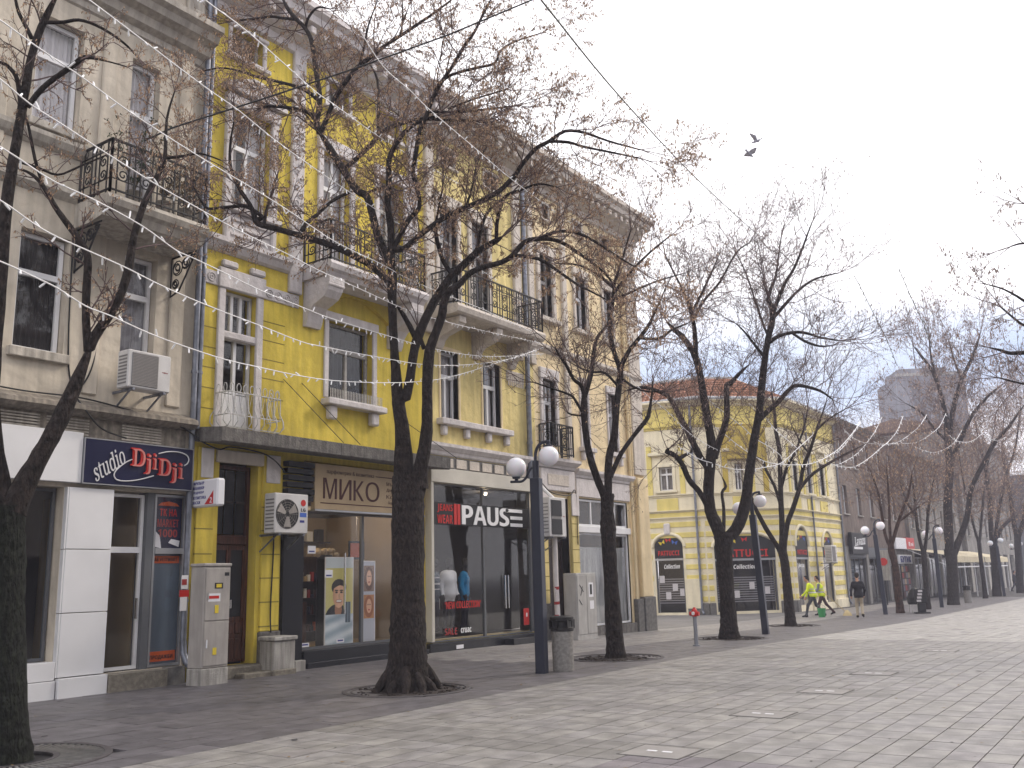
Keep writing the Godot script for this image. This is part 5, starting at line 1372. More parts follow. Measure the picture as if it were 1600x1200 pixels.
	window(b, 15.92, 16.83, 9.32, 11.38, {"transom": 0.62, "cols": 2, "ucols": 2, "curtain": "curtain_grey", "frame": "old_frame", "surround": [0.14, 0.06, "stucco", 0.30], "sill": [0.16, 0.14, 0.12, "stucco"]})
	for q in [[11.44, 12.26], [14.22, 14.88], [15.92, 16.68]]:
		window(b, q[0], q[1], 12.56, 13.18, {"cols": 2, "frame": "old_frame", "surround": [0.10, 0.04, "stucco", 0.10], "sill": [0.16, 0.10, 0.12, "stucco"]})
	# mid cornice, white pilaster strips with scrollwork
	mb = MB.new()
	mb.run([[-0.02, 8.46], [0.22, 8.44], [0.22, 8.34], [0.17, 8.30], [0.10, 8.20], [0.03, 8.16], [-0.02, 8.16]], 10.96, 13.08)
	put(b, "mid_cornice", mb, M["stucco"])
	for q in [[13.10, 13.46], [16.95, 17.30]]:
		bx(b, "pilaster", q[0], q[1], 7.76, 13.5, -0.01, 0.09, "stucco", 0.02)
		for k in 12:
			mb = MB.new()
			var c := Vector3((q[0] + q[1]) * 0.5, 8.9 + k * 0.36, 0.095)
			spiral(mb, c + Vector3(0.05, 0, 0), Vector3(1, 0, 0), Vector3(0, 1, 0), 0.085, 1.3, 0.020)
			spiral(mb, c + Vector3(-0.05, 0.17, 0), Vector3(-1, 0, 0), Vector3(0, 1, 0), 0.085, 1.3, 0.020)
			put(b, "pilaster_scroll", mb, M["stucco"])
	# roof cornice with its blocks, parapet and tin roof
	mb = MB.new()
	mb.run([[-0.02, 14.28], [0.86, 14.22], [0.86, 14.08], [0.74, 14.0], [0.70, 13.86], [0.42, 13.80], [0.36, 13.62], [0.12, 13.54], [0.08, 13.38], [-0.02, 13.34]], 10.95, 17.58)
	put(b, "roof_cornice", mb, M["stucco"])
	for k in 17:
		bx(b, "cornice_block", 11.1 + k * 0.39, 11.1 + k * 0.39 + 0.16, 13.62, 13.80, 0.30, 0.66, "stucco", 0.02)
	mb = MB.new()
	mb.quad(Vector3(10.9, 14.25, 0.80), Vector3(17.6, 14.25, 0.80), Vector3(17.6, 15.4, -3.2), Vector3(10.9, 15.4, -3.2))
	put(b, "roof", mb, M["roof_old"])
	# balcony with its wide stuccoed consoles
	var bal := sub(b, "balcony")
	mb = MB.new()
	mb.run([[-0.02, 8.44], [0.88, 8.42], [0.92, 8.34], [0.88, 8.24], [0.80, 8.20], [0.74, 8.12], [-0.02, 8.10]], 13.50, 16.72)
	put(bal, "slab", mb, M["stucco"])
	for s in [13.78, 16.44]: console(bal, s, 0.44, 8.10, 1.0, 0.80, "stucco")
	mb = MB.new()
	iron_rail(mb, [Vector3(13.56, 0, 0.02), Vector3(13.56, 0, 0.82), Vector3(16.66, 0, 0.82), Vector3(16.66, 0, 0.02)], 8.43, 9.36, true)
	put(bal, "railing", mb, M["iron"])
	var ar := MB.new()
	var pl := PackedVector2Array([Vector2(14.0, 8.098)])
	for k in 13: pl.append(Vector2(14.0 + 2.22 * k / 12.0, 7.66 + 0.40 * sin(PI * k / 12.0)))
	pl.append(Vector2(16.22, 8.098))
	pl.reverse()
	ar.prism(pl, 0.0, 0.10)
	put(bal, "arched_apron", ar, M["yellow"])
	# the long concrete canopy
	var can := sub(b, "canopy")
	for q in [[10.93, 13.95], [13.96, 17.60]]:
		mb = MB.new()
		mb.run([[-0.02, 4.60], [0.80, 4.52], [0.80, 4.27], [0.76, 4.25], [-0.02, 4.33]], q[0], q[1])
		put(can, "slab", mb, M["concrete"])
	mb = MB.new()
	for q in [[13.05, 4.55, 5.85], [13.55, 4.56, 5.85], [16.9, 4.56, 5.4]]:
		mb.tube(pv([Vector3(q[0] + 1.05, q[1], 0.72), Vector3(q[0], q[2], 0.01)]), pf(0.008, 2), 5)
	put(can, "stay_rod", mb, M["cable"])
	# ground floor: door, yellow piers, black pier, perfume shop
	for q in [[11.0, 11.40], [12.56, 13.04]]:
		bx(b, "pier", q[0], q[1], 0.78, 4.24, -0.01, 0.05, "yellow", 0.012)
		bx(b, "pier_foot", q[0] - 0.02, q[1] + 0.02, -0.02, 0.775, -0.01, 0.09, "concrete", 0.015)
		bx(b, "pier_capital", q[0] + 0.06, q[1] - 0.06, 3.66, 4.22, 0.05, 0.075, "stucco", 0.01)
	bx(b, "door_lintel", 11.42, 12.54, 3.98, 4.22, -0.02, 0.09, "stucco_old", 0.015)
	house_door(b, 11.53, 12.45, 0.24, 3.97)
	bx(b, "doorstep", 11.40, 12.62, -0.03, 0.20, -0.2, 0.34, "step_stone", 0.02)
	bx(b, "doorstep", 11.75, 12.52, -0.03, 0.09, 0.345, 0.62, "step_stone", 0.02)
	bx(b, "black_pier", 13.08, 13.62, -0.02, 3.30, -0.01, 0.10, "granite", 0.008)
	bx(b, "black_base", 13.63, 17.40, -0.02, 0.335, -0.1, 0.14, "granite", 0.008)
	bx(b, "black_kerb", 13.63, 17.40, -0.02, 0.11, 0.142, 0.26, "granite", 0.008)
	for k in 6: bx(b, "shutter_box_rib", 13.10, 13.82, 3.34 + k * 0.14, 3.44 + k * 0.14, 0.0, 0.14 + 0.03 * (k % 2), "black")
	window(b, 13.66, 17.33, 0.34, 3.16, {"name": "show_window", "cols": 2, "frame": "shop_grey", "fw": 0.05, "glass": "glass_shop", "n": -0.06})
	bx(b, "show_floor", 13.66, 17.33, 0.20, 0.33, -3.2, -0.15, "room_tan")
	bx(b, "show_back", 13.66, 17.33, 0.33, 4.2, -3.2, -3.1, "room_tan")
	bx(b, "show_side", 13.60, 13.66, 0.33, 4.2, -3.1, -0.37, "room_tan")
	bx(b, "show_side", 17.34, 17.40, 0.33, 4.2, -3.1, -0.37, "room_tan")
	bx(b, "shop_ceiling", 13.66, 17.33, 3.3, 3.4, -3.1, -0.37, "room_wall")
	bx(b, "shop_counter", 14.0, 15.6, 0.33, 1.25, -2.6, -1.9, "wood", 0.02)
	bx(b, "counter_drawer", 14.1, 14.8, 0.50, 0.78, -1.898, -1.88, "wood_dark", 0.01)
	bx(b, "counter_drawer", 14.1, 14.8, 0.84, 1.14, -1.898, -1.88, "wood_dark", 0.01)
	for k in 4:
		bx(b, "shop_shelf", 13.75, 17.2, 1.4 + k * 0.42, 1.43 + k * 0.42, -3.09, -2.8, "wood_dark")
		for j in 9:
			if (j * 7 + k * 3) % 4 == 0: continue
			bx(b, "shelf_box", 13.85 + j * 0.37, 13.85 + j * 0.37 + 0.2, 1.435 + k * 0.42, 1.62 + k * 0.42 + 0.06 * ((j + k) % 3), -3.0, -2.85, ["cream_board", "white", "black", "room_tan"][(j + k * 2) % 4])
	bx(b, "door_bar", 14.92, 14.95, 1.0, 2.3, -0.055, -0.02, "chrome")
	# a dark product cabinet on the left and a low table on the right, both full of small bottles and boxes
	for q in [[13.72, 14.55, -1.0, 5], [15.45, 17.1, -2.0, 4]]:
		bx(b, "cabinet_back", q[0], q[1], 0.34, 2.3, q[2] - 0.32, q[2] - 0.29, "wood_dark")
		for k in int(q[3]):
			var y := 0.55 + k * 0.38
			bx(b, "cabinet_shelf", q[0], q[1], y, y + 0.03, q[2] - 0.288, q[2], "wood_dark")
			var n := int((q[1] - q[0]) / 0.11)
			for j in n:
				var h := 0.08 + 0.14 * absf(sin(j * 2.3 + k * 1.7))
				bx(b, "bottle", q[0] + 0.02 + j * 0.11, q[0] + 0.085 + j * 0.11, y + 0.031, y + 0.031 + h, q[2] - 0.16, q[2] - 0.09, ["white", "orange", "navy", "cream_board", "black", "red_dim", "sign_white", "maroon"][(j * 5 + k * 3) % 8])
	# sign of the perfume shop
	var sg := thing("perfumery_sign", "cream sign board with dark red lettering under the concrete canopy", "sign", at_wall(15.60, 3.19, 0.04), PI / 2)
	mb = MB.new()
	mb.bevel(Vector3(-1.76, 0, 0), Vector3(1.76, 0.96, 0.12), 0.006)
	put(sg, "board", mb, M["cream_board"])
	bx(sg, "edge_strip", -1.77, 1.77, -0.04, -0.002, 0.0, 0.14, "alu")
	for q in [["М", -1.33, 0.40], ["И", -0.87, 0.36], ["К", -0.46, 0.32], ["О", -0.02, 0.44]]:
		lettering(sg, q[0], Vector3(q[1], 0.45, 0.121), q[2], 0.44, "maroon", 0.006, false, false, "letter")
	lettering(sg, "парфюмерия & козметика", Vector3(-0.70, 0.80, 0.121), 1.45, 0.115, "wood", 0.005, false, false)
	bx(sg, "rule", 0.08, 1.66, 0.79, 0.81, 0.121, 0.126, "maroon")
	bx(sg, "rule", -1.60, 1.20, 0.125, 0.145, 0.121, 0.126, "maroon")
	var words := ["Мъже", "Дамски", "Коса", "Подаръци"]
	for k in 4:
		lettering(sg, words[k], Vector3(0.62 + 0.02 * k, 0.66 - k * 0.145, 0.121), 0.36 + 0.04 * (k % 3), 0.085, "wood", 0.004, false, false)
	# advertising panels in the window
	var p1 := thing("portrait_poster", "tall poster of a smiling dark haired man standing in the perfume shop window", "poster", at_wall(15.02, 0.36, -0.30), PI / 2)
	image_panel(p1, 0.86, 1.86, portrait(96, 208, true))
	var p2 := thing("portrait_poster", "narrow poster with two small pictures of women right of the tall poster", "poster", at_wall(15.98, 0.36, -0.34), PI / 2)
	image_panel(p2, 0.42, 1.78, portrait(64, 256, false))
	for q in [[14.0, 2.28, "small white notice stuck high on the left of the perfume shop glass"], [14.50, 1.78, "square pale blue notice stuck on the perfume shop door glass"], [13.86, 0.40, "little white sticker at the bottom left of the perfume shop glass"], [14.86, 0.42, "little white sticker beside the foot of the tall poster"]]:
		var o := thing("notice", q[2], "notice", at_wall(q[0], q[1], -0.083), PI / 2)
		bx(o, "sheet", -0.11, 0.11, 0.0, 0.16 if q[1] > 1.0 else 0.08, 0.0, 0.006, "sign_white")
		bx(o, "print", -0.08, 0.08, 0.03, 0.06, 0.0062, 0.008, "ink_blue")
	var bk := thing("dried_bouquet", "pale dried bouquet on a dark stand behind the tall poster", "flowers", at_wall(15.05, 0.33, -0.75), PI / 2)
	mb = MB.new()
	mb.lathe(Vector3.ZERO, [[0.0, 0.0], [0.20, 0.0], [0.20, 1.85], [0.14, 1.95], [0.0, 1.95]], 14)
	put(bk, "stand", mb, M["black"])
	mb = MB.new()
	for k in 12: mb.ball(Vector3(-0.28 + 0.05 * k, 2.0 + 0.05 * sin(k * 2.1), 0.05 * cos(k * 1.7)), Vector3(0.07, 0.06, 0.07), 8)
	put(bk, "blossoms", mb, M["cream_board"])
	var fr := thing("framed_picture", "small framed sunset picture above the narrow poster in the perfume shop", "picture", at_wall(15.95, 2.18, -0.7), PI / 2)
	bx(fr, "frame", -0.26, 0.26, 0.0, 0.42, 0.0, 0.03, "black", 0.01)
	bx(fr, "picture", -0.21, 0.21, 0.05, 0.37, 0.031, 0.036, "orange")
	mb = MB.new()
	mb.tube(pv([Vector3(0, 0.42, 0.015), Vector3(0, 1.12, 0.015)]), pf(0.004, 2), 4)
	put(fr, "wire", mb, M["chrome"])

func sub_of(b: Node, called: String) -> Node:
	return b.get_node(NodePath(called))

func ornate_window(b: Node3D, s0: float, s1: float, y0: float, y1: float) -> void:
	var w := window(b, s0, s1, y0, y1, {"transom": 0.64, "cols": 2, "ucols": 1, "curtain": "curtain", "curtain_gap": 0.2, "surround": [0.18, 0.09, "stucco", 0.24], "sill": [0.24, 0.12, 0.18, "stucco"]})
	var c := (s0 + s1) * 0.5
	var hw := (s1 - s0) * 0.5 + 0.30
	var mb := MB.new()
	mb.prism(PackedVector2Array([Vector2(c - hw, y1 + 0.30), Vector2(c + hw, y1 + 0.30), Vector2(c + hw, y1 + 0.40), Vector2(c + 0.12, y1 + 0.72), Vector2(c - 0.12, y1 + 0.72), Vector2(c - hw, y1 + 0.40)]), 0.0, 0.20)
	for k in 5:
		spiral(mb, Vector3(c - 0.4 + k * 0.2, y1 + 0.42 + 0.10 * (1.0 - absf(k - 2.0) / 2.0), 0.205), Vector3(1, 0, 0), Vector3(0, 1, 0), 0.07, 1.3, 0.018)
	put(w, "pediment", mb, M["stucco"])
	mb = MB.new()
	mb.bevel(Vector3(s0 - 0.10, y0 - 0.72, 0.0), Vector3(s1 + 0.10, y0 - 0.13, 0.05), 0.02)
	for k in 3: mb.bevel(Vector3(s0, y0 - 0.62 + k * 0.16, 0.05), Vector3(s1, y0 - 0.55 + k * 0.16, 0.085), 0.015)
	for s in [s0 - 0.16, s1 + 0.02]: mb.bevel(Vector3(s, y0 - 0.95, 0.0), Vector3(s + 0.14, y0 - 0.13, 0.12), 0.03)
	put(w, "apron", mb, M["stucco"])

func house_door(b: Node3D, s0: float, s1: float, y0: float, y1: float) -> void:
	var d := sub(b, "house_door")
	var f := MB.new()
	var nf := -0.22
	f.box(Vector3(s0, y0, nf - 0.08), Vector3(s0 + 0.07, y1, nf))
	f.box(Vector3(s1 - 0.07, y0, nf - 0.08), Vector3(s1, y1, nf))
	f.box(Vector3(s0 + 0.07, y1 - 0.07, nf - 0.08), Vector3(s1 - 0.07, y1, nf))
	var yt := lerpf(y0, y1, 0.59)
	f.bevel(Vector3(s0 + 0.07, yt, nf - 0.09), Vector3(s1 - 0.07, yt + 0.18, nf + 0.03), 0.02)
	put(d, "frame", f, M["wood"])
	var mid := (s0 + s1) * 0.5
	for k in 2:
		var a := (s0 + 0.075) if k == 0 else (mid + 0.004)
		var c := (mid - 0.004) if k == 0 else (s1 - 0.075)
		var l := MB.new()
		l.box(Vector3(a, y0 + 0.01, nf - 0.07), Vector3(c, yt - 0.005, nf - 0.03))
		for q in [[0.06, 0.44], [0.52, 0.74], [0.80, 1.95]]:
			var ya: float = y0 + q[0]
			var yb: float = y0 + q[1]
			if q[1] < 0.8:
				l.bevel(Vector3(a + 0.06, ya, nf - 0.03), Vector3((a + c) / 2 - 0.015, yb, nf - 0.008), 0.012)
				l.bevel(Vector3((a + c) / 2 + 0.015, ya, nf - 0.03), Vector3(c - 0.06, yb, nf - 0.008), 0.012)
		for q in [a + 0.002, c - 0.05]: l.box(Vector3(q, y0 + 0.8, nf - 0.03), Vector3(q + 0.048, yt - 0.01, nf - 0.006))
		l.box(Vector3(a + 0.05, yt - 0.10, nf - 0.03), Vector3(c - 0.05, yt - 0.01, nf - 0.008))
		put(d, "leaf", l, M["wood"])
		var g := MB.new()
		g.quad(Vector3(a + 0.05, y0 + 0.84, nf - 0.028), Vector3(c - 0.05, y0 + 0.84, nf - 0.028), Vector3(c - 0.05, yt - 0.1, nf - 0.028), Vector3(a + 0.05, yt - 0.1, nf - 0.028))
		put(d, "door_glazing", g, M["granite"])
	for k in 3:
		var a := lerpf(s0 + 0.07, s1 - 0.07, k / 3.0)
		var c := lerpf(s0 + 0.07, s1 - 0.07, (k + 1) / 3.0)
		bx(d, "fanlight", a + 0.02, c - 0.02, yt + 0.20, y1 - 0.09, nf - 0.06, nf - 0.05, "granite")
		bx(d, "fanlight_bar", a + 0.02, c - 0.02, lerpf(yt + 0.2, y1 - 0.09, 0.5) - 0.02, lerpf(yt + 0.2, y1 - 0.09, 0.5) + 0.02, nf - 0.049, nf - 0.02, "wood_dark")
	bx(d, "lock_plate", mid + 0.03, mid + 0.10, y0 + 1.0, y0 + 1.16, nf - 0.006, nf + 0.004, "chrome")
	bx(d, "door_handle", mid - 0.05, mid + 0.02, y0 + 1.06, y0 + 1.09, nf + 0.01, nf + 0.05, "chrome")

func image_panel(p: Node3D, w: float, h: float, im: Image) -> void:
	bx(p, "panel", -w / 2, w / 2, 0.0, h, 0.0, 0.02, "white")
	var mb := MB.new()
	mb.quad(Vector3(-w / 2 + 0.02, 0.02, 0.024), Vector3(w / 2 - 0.02, 0.02, 0.024), Vector3(w / 2 - 0.02, h - 0.02, 0.024), Vector3(-w / 2 + 0.02, h - 0.02, 0.024))
	var m := StandardMaterial3D.new()
	m.resource_name = "print"
	m.albedo_texture = ImageTexture.create_from_image(im)
	m.roughness = 0.35
	put(p, "print", mb, m)

func ell(p: Vector2, c: Vector2, r: Vector2) -> float:
	return Vector2((p.x - c.x) / r.x, (p.y - c.y) / r.y).length()

# the flat print of an advertising portrait, drawn from soft ellipses
func portrait(w: int, h: int, man: bool) -> Image:
	var im := Image.create(w, h, false, Image.FORMAT_RGB8)
	for j in h:
		for i in w:
			var p := Vector2((i + 0.5) / w, (j + 0.5) / h)
			var c := Color(0.80, 0.84, 0.86)
			if man:
				if p.y > 0.12 and p.y < 0.66: c = Color(0.80, 0.76, 0.42).lerp(Color(0.92, 0.90, 0.70), absf(p.x - 0.5) * 1.2)
				if p.y >= 0.66: c = Color(0.62, 0.70, 0.76).lerp(Color(0.86, 0.90, 0.93), 0.5 + 0.5 * sin(p.y * 40.0 + p.x * 5.0))
				if p.y < 0.66:
					if ell(p, Vector2(0.42, 0.74), Vector2(0.46, 0.20)) < 1.0: c = Color(0.16, 0.17, 0.20)
					if ell(p, Vector2(0.46, 0.60), Vector2(0.13, 0.10)) < 1.0: c = Color(0.70, 0.50, 0.38)
					if ell(p, Vector2(0.48, 0.345), Vector2(0.27, 0.095)) < 1.0: c = Color(0.10, 0.07, 0.06)
					if ell(p, Vector2(0.48, 0.44), Vector2(0.225, 0.145)) < 1.0: c = Color(0.93, 0.74, 0.60).lerp(Color(0.70, 0.50, 0.38), clampf((0.45 - p.x) * 3.0, 0, 1))
					if p.y < 0.345 + 0.022 * sin(p.x * 9.0) and ell(p, Vector2(0.48, 0.35), Vector2(0.27, 0.10)) < 1.0: c = Color(0.11, 0.08, 0.07)
					for s in [0.39, 0.57]:
						if ell(p, Vector2(s, 0.405), Vector2(0.05, 0.010)) < 1.0: c = Color(0.14, 0.10, 0.09)
						if ell(p, Vector2(s, 0.383), Vector2(0.07, 0.007)) < 1.0: c = Color(0.14, 0.09, 0.07)
					if ell(p, Vector2(0.49, 0.45), Vector2(0.03, 0.035)) < 1.0: c = c.darkened(0.12)
					if ell(p, Vector2(0.48, 0.505), Vector2(0.10, 0.016)) < 1.0: c = Color(0.95, 0.93, 0.90)
					elif ell(p, Vector2(0.48, 0.507), Vector2(0.12, 0.022)) < 1.0: c = Color(0.62, 0.32, 0.28)
				if p.x > 0.72 and p.x < 0.92 and p.y > 0.52 and p.y < 0.76: c = Color(0.55, 0.62, 0.68).lerp(Color(0.30, 0.36, 0.42), 0.5 + 0.5 * sin(p.x * 60.0))
			else:
				c = Color(0.70, 0.72, 0.78)
				for q in [[0.05, 0.38, 0], [0.42, 0.72, 1]]:
					if p.y > q[0] and p.y < q[1] and p.x > 0.07 and p.x < 0.93:
						var y: float = (p.y - q[0]) / (q[1] - q[0])
						var u := Vector2(p.x, y)
						c = Color(0.50, 0.40, 0.34) if q[2] == 0 else Color(0.72, 0.50, 0.30)
						if ell(u, Vector2(0.5, 0.5), Vector2(0.40, 0.46)) < 1.0: c = Color(0.36, 0.22, 0.14) if q[2] == 0 else Color(0.60, 0.36, 0.20)
						if ell(u, Vector2(0.52, 0.48), Vector2(0.22, 0.30)) < 1.0: c = Color(0.85, 0.66, 0.54)
						for s in [0.44, 0.60]:
							if ell(u, Vector2(s, 0.42), Vector2(0.05, 0.022)) < 1.0: c = Color(0.2, 0.14, 0.12)
						if ell(u, Vector2(0.52, 0.64), Vector2(0.08, 0.03)) < 1.0: c = Color(0.66, 0.24, 0.22)
			im.set_pixel(i, j, c)
	return im

# ------------------------------------------------------------------ the pale ochre house with the clothes shop
func build_pale() -> void:
	var b := house("pale_ochre_house", "pale ochre house with the glazed jeans shop and a long iron balcony")
	shell(b, 17.6, 29.3, 14.0, [4.8, 8.3, 11.9, 13.9], "peach")
	var holes := [[18.22, 18.98, 5.66, 7.48], [20.02, 20.86, 5.66, 7.48], [22.96, 23.72, 5.5, 7.48], [25.20, 25.66, 5.6, 7.6], [26.95, 27.55, 5.6, 7.6],
		[18.2, 19.0, 8.45, 11.4], [19.6, 20.4, 8.45, 11.4], [22.98, 23.74, 9.36, 11.4], [25.10, 25.80, 9.40, 11.2], [26.95, 27.55, 9.40, 11.2],
		[18.3, 18.9, 12.6, 13.15], [20.3, 20.9, 12.6, 13.15], [23.28, 23.68, 12.58, 13.1], [25.2, 25.7, 12.58, 13.1], [27.0, 27.5, 12.58, 13.1],
		[17.76, 22.02, 0.26, 4.22], [23.02, 24.20, -0.1, 3.95], [24.78, 27.95, 0.16, 4.02]]
	var mb := MB.new()
	wall_mesh(mb, 17.585, 22.55, -0.2, 14.0, 0.0, 0.36, holes)
	put(b, "wall", mb, M["pale"])
	mb = MB.new()
	wall_mesh(mb, 22.55, 29.3, -0.4, 14.0, 0.0, 0.36, holes)
	put(b, "wall", mb, M["peach"])
	# first floor
	for q in [[18.24, 18.96], [20.04, 20.84]]:
		window(b, q[0], q[1], 5.68, 7.46, {"transom": 0.64, "cols": 2, "ucols": 1, "curtain": "curtain", "curtain_gap": 0.25, "surround": [0.08, 0.03, "peach", 0.10]})
	bx(b, "sill", 18.06, 21.18, 5.50, 5.66, -0.05, 0.22, "stucco", 0.02)
	for s in [18.18, 19.12, 20.08, 20.92]: bx(b, "sill_bracket", s, s + 0.18, 5.24, 5.495, 0.0, 0.14, "stucco", 0.03)
	bx(b, "fluted_panel", 21.15, 22.0, 7.10, 7.42, -0.01, 0.03, "stucco_old", 0.01)
	for k in 8: bx(b, "flute", 21.2 + k * 0.1, 21.24 + k * 0.1, 6.98, 7.36, 0.0305, 0.05, "stucco_old")
	window(b, 22.98, 23.70, 5.52, 7.46, {"transom": 0.66, "cols": 2, "ucols": 3, "surround": [0.14, 0.06, "stucco", 0.34]})
	for q in [[25.22, 25.64], [26.97, 27.53]]:
		window(b, q[0], q[1], 5.62, 7.58, {"transom": 0.66, "cols": 1, "ucols": 1, "curtain": "curtain", "surround": [0.10, 0.04, "stucco", 0.26], "sill": [0.20, 0.14, 0.18, "stucco"]})
		for s in [q[0] - 0.14, q[1] - 0.02]: bx(b, "sill_bracket", s, s + 0.16, 5.20, 5.475, 0.0, 0.13, "stucco", 0.03)
	# second floor
	for q in [[18.22, 18.98], [19.62, 20.38]]:
		window(b, q[0], q[1], 8.47, 11.38, {"name": "balcony_door", "transom": 0.70, "cols": 2, "ucols": 1, "frame": "old_frame", "curtain": "curtain_grey", "surround": [0.16, 0.06, "stucco_old", 0.36]})
	window(b, 23.0, 23.72, 9.38, 11.38, {"transom": 0.60, "cols": 2, "ucols": 2, "frame": "old_frame", "surround": [0.16, 0.08, "stucco_old", 0.34], "sill": [0.24, 0.14, 0.20, "stucco_old"]})
	for q in [[25.12, 25.78], [26.97, 27.53]]:
		window(b, q[0], q[1], 9.42, 11.18, {"transom": 0.62, "cols": 1, "ucols": 1, "curtain": "curtain", "surround": [0.14, 0.06, "stucco_old", 0.30], "sill": [0.20, 0.14, 0.16, "stucco_old"]})
	for q in [[18.32, 18.88], [20.32, 20.88], [23.30, 23.66], [25.22, 25.68], [27.02, 27.48]]:
		window(b, q[0], q[1], 12.60 if q[0] > 23.0 else 12.62, 13.08, {"cols": 1, "frame": "old_frame", "surround": [0.09, 0.04, "stucco_old", 0.09], "sill": [0.14, 0.08, 0.10, "stucco_old"]})
	for q in [[17.62, 17.95], [21.6, 21.95], [22.35, 22.62], [24.25, 24.5], [28.5, 29.3]]:
		bx(b, "pilaster", q[0], q[1], 5.0 if q[0] > 24.0 else 7.8, 13.3, -0.01, 0.10, "stucco_old", 0.02)
	for k in 4:
		var g := MB.new()
		for q in [[22.62, 22.9], [23.84, 24.2]]:
			g.box(Vector3(q[0], 5.55 + k * 0.42, -0.01), Vector3(q[1], 5.572 + k * 0.42, 0.003))
		put(b, "groove", g, M["yellow_groove"])
	mb = MB.new()
	mb.run([[-0.02, 8.52], [0.16, 8.50], [0.16, 8.40], [0.06, 8.30], [-0.02, 8.26]], 22.3, 29.3)
	put(b, "mid_cornice", mb, M["stucco_old"])
	mb = MB.new()
	mb.run([[-0.02, 14.28], [0.86, 14.22], [0.86, 14.08], [0.74, 14.0], [0.70, 13.86], [0.42, 13.80], [0.36, 13.62], [0.12, 13.54], [0.08, 13.38], [-0.02, 13.34]], 17.6, 29.5)
	put(b, "roof_cornice", mb, M["stucco_old"])
	for k in 29: bx(b, "cornice_block", 17.75 + k * 0.4, 17.75 + k * 0.4 + 0.16, 13.62, 13.80, 0.30, 0.66, "stucco_old", 0.02)
	mb = MB.new()
	mb.quad(Vector3(17.6, 14.25, 0.80), Vector3(29.5, 14.25, 0.80), Vector3(29.5, 15.4, -3.2), Vector3(17.6, 15.4, -3.2))
	put(b, "roof", mb, M["roof_old"])
	bx(b, "parapet", 26.0, 29.32, 14.29, 14.75, -0.2, 0.3, "peach", 0.03)
	# long balcony
	var bal := sub(b, "balcony")
	mb = MB.new()
	mb.run([[-0.02, 8.44], [0.98, 8.42], [1.02, 8.34], [0.98, 8.22], [0.92, 8.18], [-0.02, 8.16]], 17.72, 21.72)
	put(bal, "slab", mb, M["stucco_old"])
	for s in [18.1, 19.7, 21.35]: console(bal, s, 0.26, 8.155, 0.70, 0.86, "stucco_old")
	mb = MB.new()
	iron_rail(mb, [Vector3(17.78, 0, 0.02), Vector3(17.78, 0, 0.94), Vector3(21.66, 0, 0.94), Vector3(21.66, 0, 0.02)], 8.43, 9.34, true)
	put(bal, "railing", mb, M["iron"])
	# grey drainpipe between the two halves, two slim pipes near the corner
	for q in [[22.10, 13.4, 4.4, 0.075, 0.10, "zinc"], [28.18, 13.3, 0.15, 0.05, 0.08, "peach"], [28.34, 13.3, 4.7, 0.04, 0.08, "peach"]]:
		mb = MB.new()
		mb.tube(pv([Vector3(q[0], q[1], q[4]), Vector3(q[0], q[2], q[4])]), pf(q[3], 2), 10)
		for y in [5.4, 7.0, 9.5, 11.5]: mb.tube(pv([Vector3(q[0], y, q[4]), Vector3(q[0], y + 0.06, q[4])]), pf(q[3] + 0.014, 2), 10)
		put(b, "drainpipe", mb, M[q[5]])
	# jeans shop: white frame, glass, dark interior
	moulding(b, "shop_cornice", 17.6, 22.2, 4.72, 0.30, 0.18, "stucco")
	var vb := MB.new()
	vb.box(Vector3(17.6, 4.40, -0.01), Vector3(22.15, 4.70, 0.02))
	put(b, "vent_band", vb, M["plinth"])
	for k in 8: bx(b, "vent_grille", 17.70 + k * 0.55, 18.12 + k * 0.55, 4.44, 4.67, 0.021, 0.045, "stucco_old", 0.008)
	bx(b, "shop_fascia", 17.60, 22.16, 4.02, 4.38, -0.05, 0.20, "cream_panel", 0.008)
	bx(b, "shop_jamb", 17.60, 17.70, 0.24, 4.015, -0.05, 0.19, "cream_panel", 0.008)
	bx(b, "shop_jamb", 22.02, 22.10, 0.24, 4.015, -0.05, 0.12, "alu", 0.006)
	bx(b, "shop_base", 17.60, 22.16, -0.15, 0.20, -0.05, 0.12, "granite", 0.008)
	bx(b, "shop_step", 20.6, 22.1, -0.15, 0.13, 0.121, 0.42, "granite", 0.008)
	window(b, 17.73, 22.01, 0.22, 4.01, {"name": "show_window", "cols": 2, "frame": "shop_grey", "fw": 0.03, "glass": "glass_shop", "n": 0.06})
	bx(b, "show_floor", 17.8, 22.0, 0.10, 0.21, -3.6, -0.1, "dark_room")
	bx(b, "show_back", 17.7, 22.1, 0.21, 4.3, -3.7, -3.6, "dark_room")
	bx(b, "show_ceiling", 17.7, 22.1, 4.0, 4.1, -3.6, -0.37, "dark_room")
	bx(b, "door_bar", 20.72, 20.75, 0.9, 1.75, 0.075, 0.11, "chrome")
	bx(b, "door_bar", 20.86, 20.89, 0.9, 1.75, 0.075, 0.11, "chrome")
	for k in 2:
		bx(b, "clothes_rail", 18.4 + k * 1.7, 19.7 + k * 1.7, 1.5, 1.53, -2.6, -2.57, "chrome")
	for k in 2:
		for j in 6:
			var s := 18.5 + k * 1.7 + j * 0.2
			var g := thing("hanging_garment", "%s garment on the %s rail deep inside the jeans shop" % [["royal blue", "dark navy", "grey", "maroon", "white", "bright blue"][(j * 5 + k * 2) % 6], ["left", "right"][k]], "garment", at_wall(s, 0.72 + 0.05 * (j % 3), -2.58), PI / 2, "garments on the rails of the jeans shop")
			bx(g, "cloth", -0.04, 0.04, 0.0, 0.72, -0.22, 0.22, ["ink_blue", "navy", "curtain_grey", "maroon", "white", "blue_print"][(j * 5 + k * 2) % 6], 0.03)
			bx(g, "hanger", -0.01, 0.01, 0.72, 0.82 - 0.05 * (j % 3), -0.01, 0.01, "chrome")
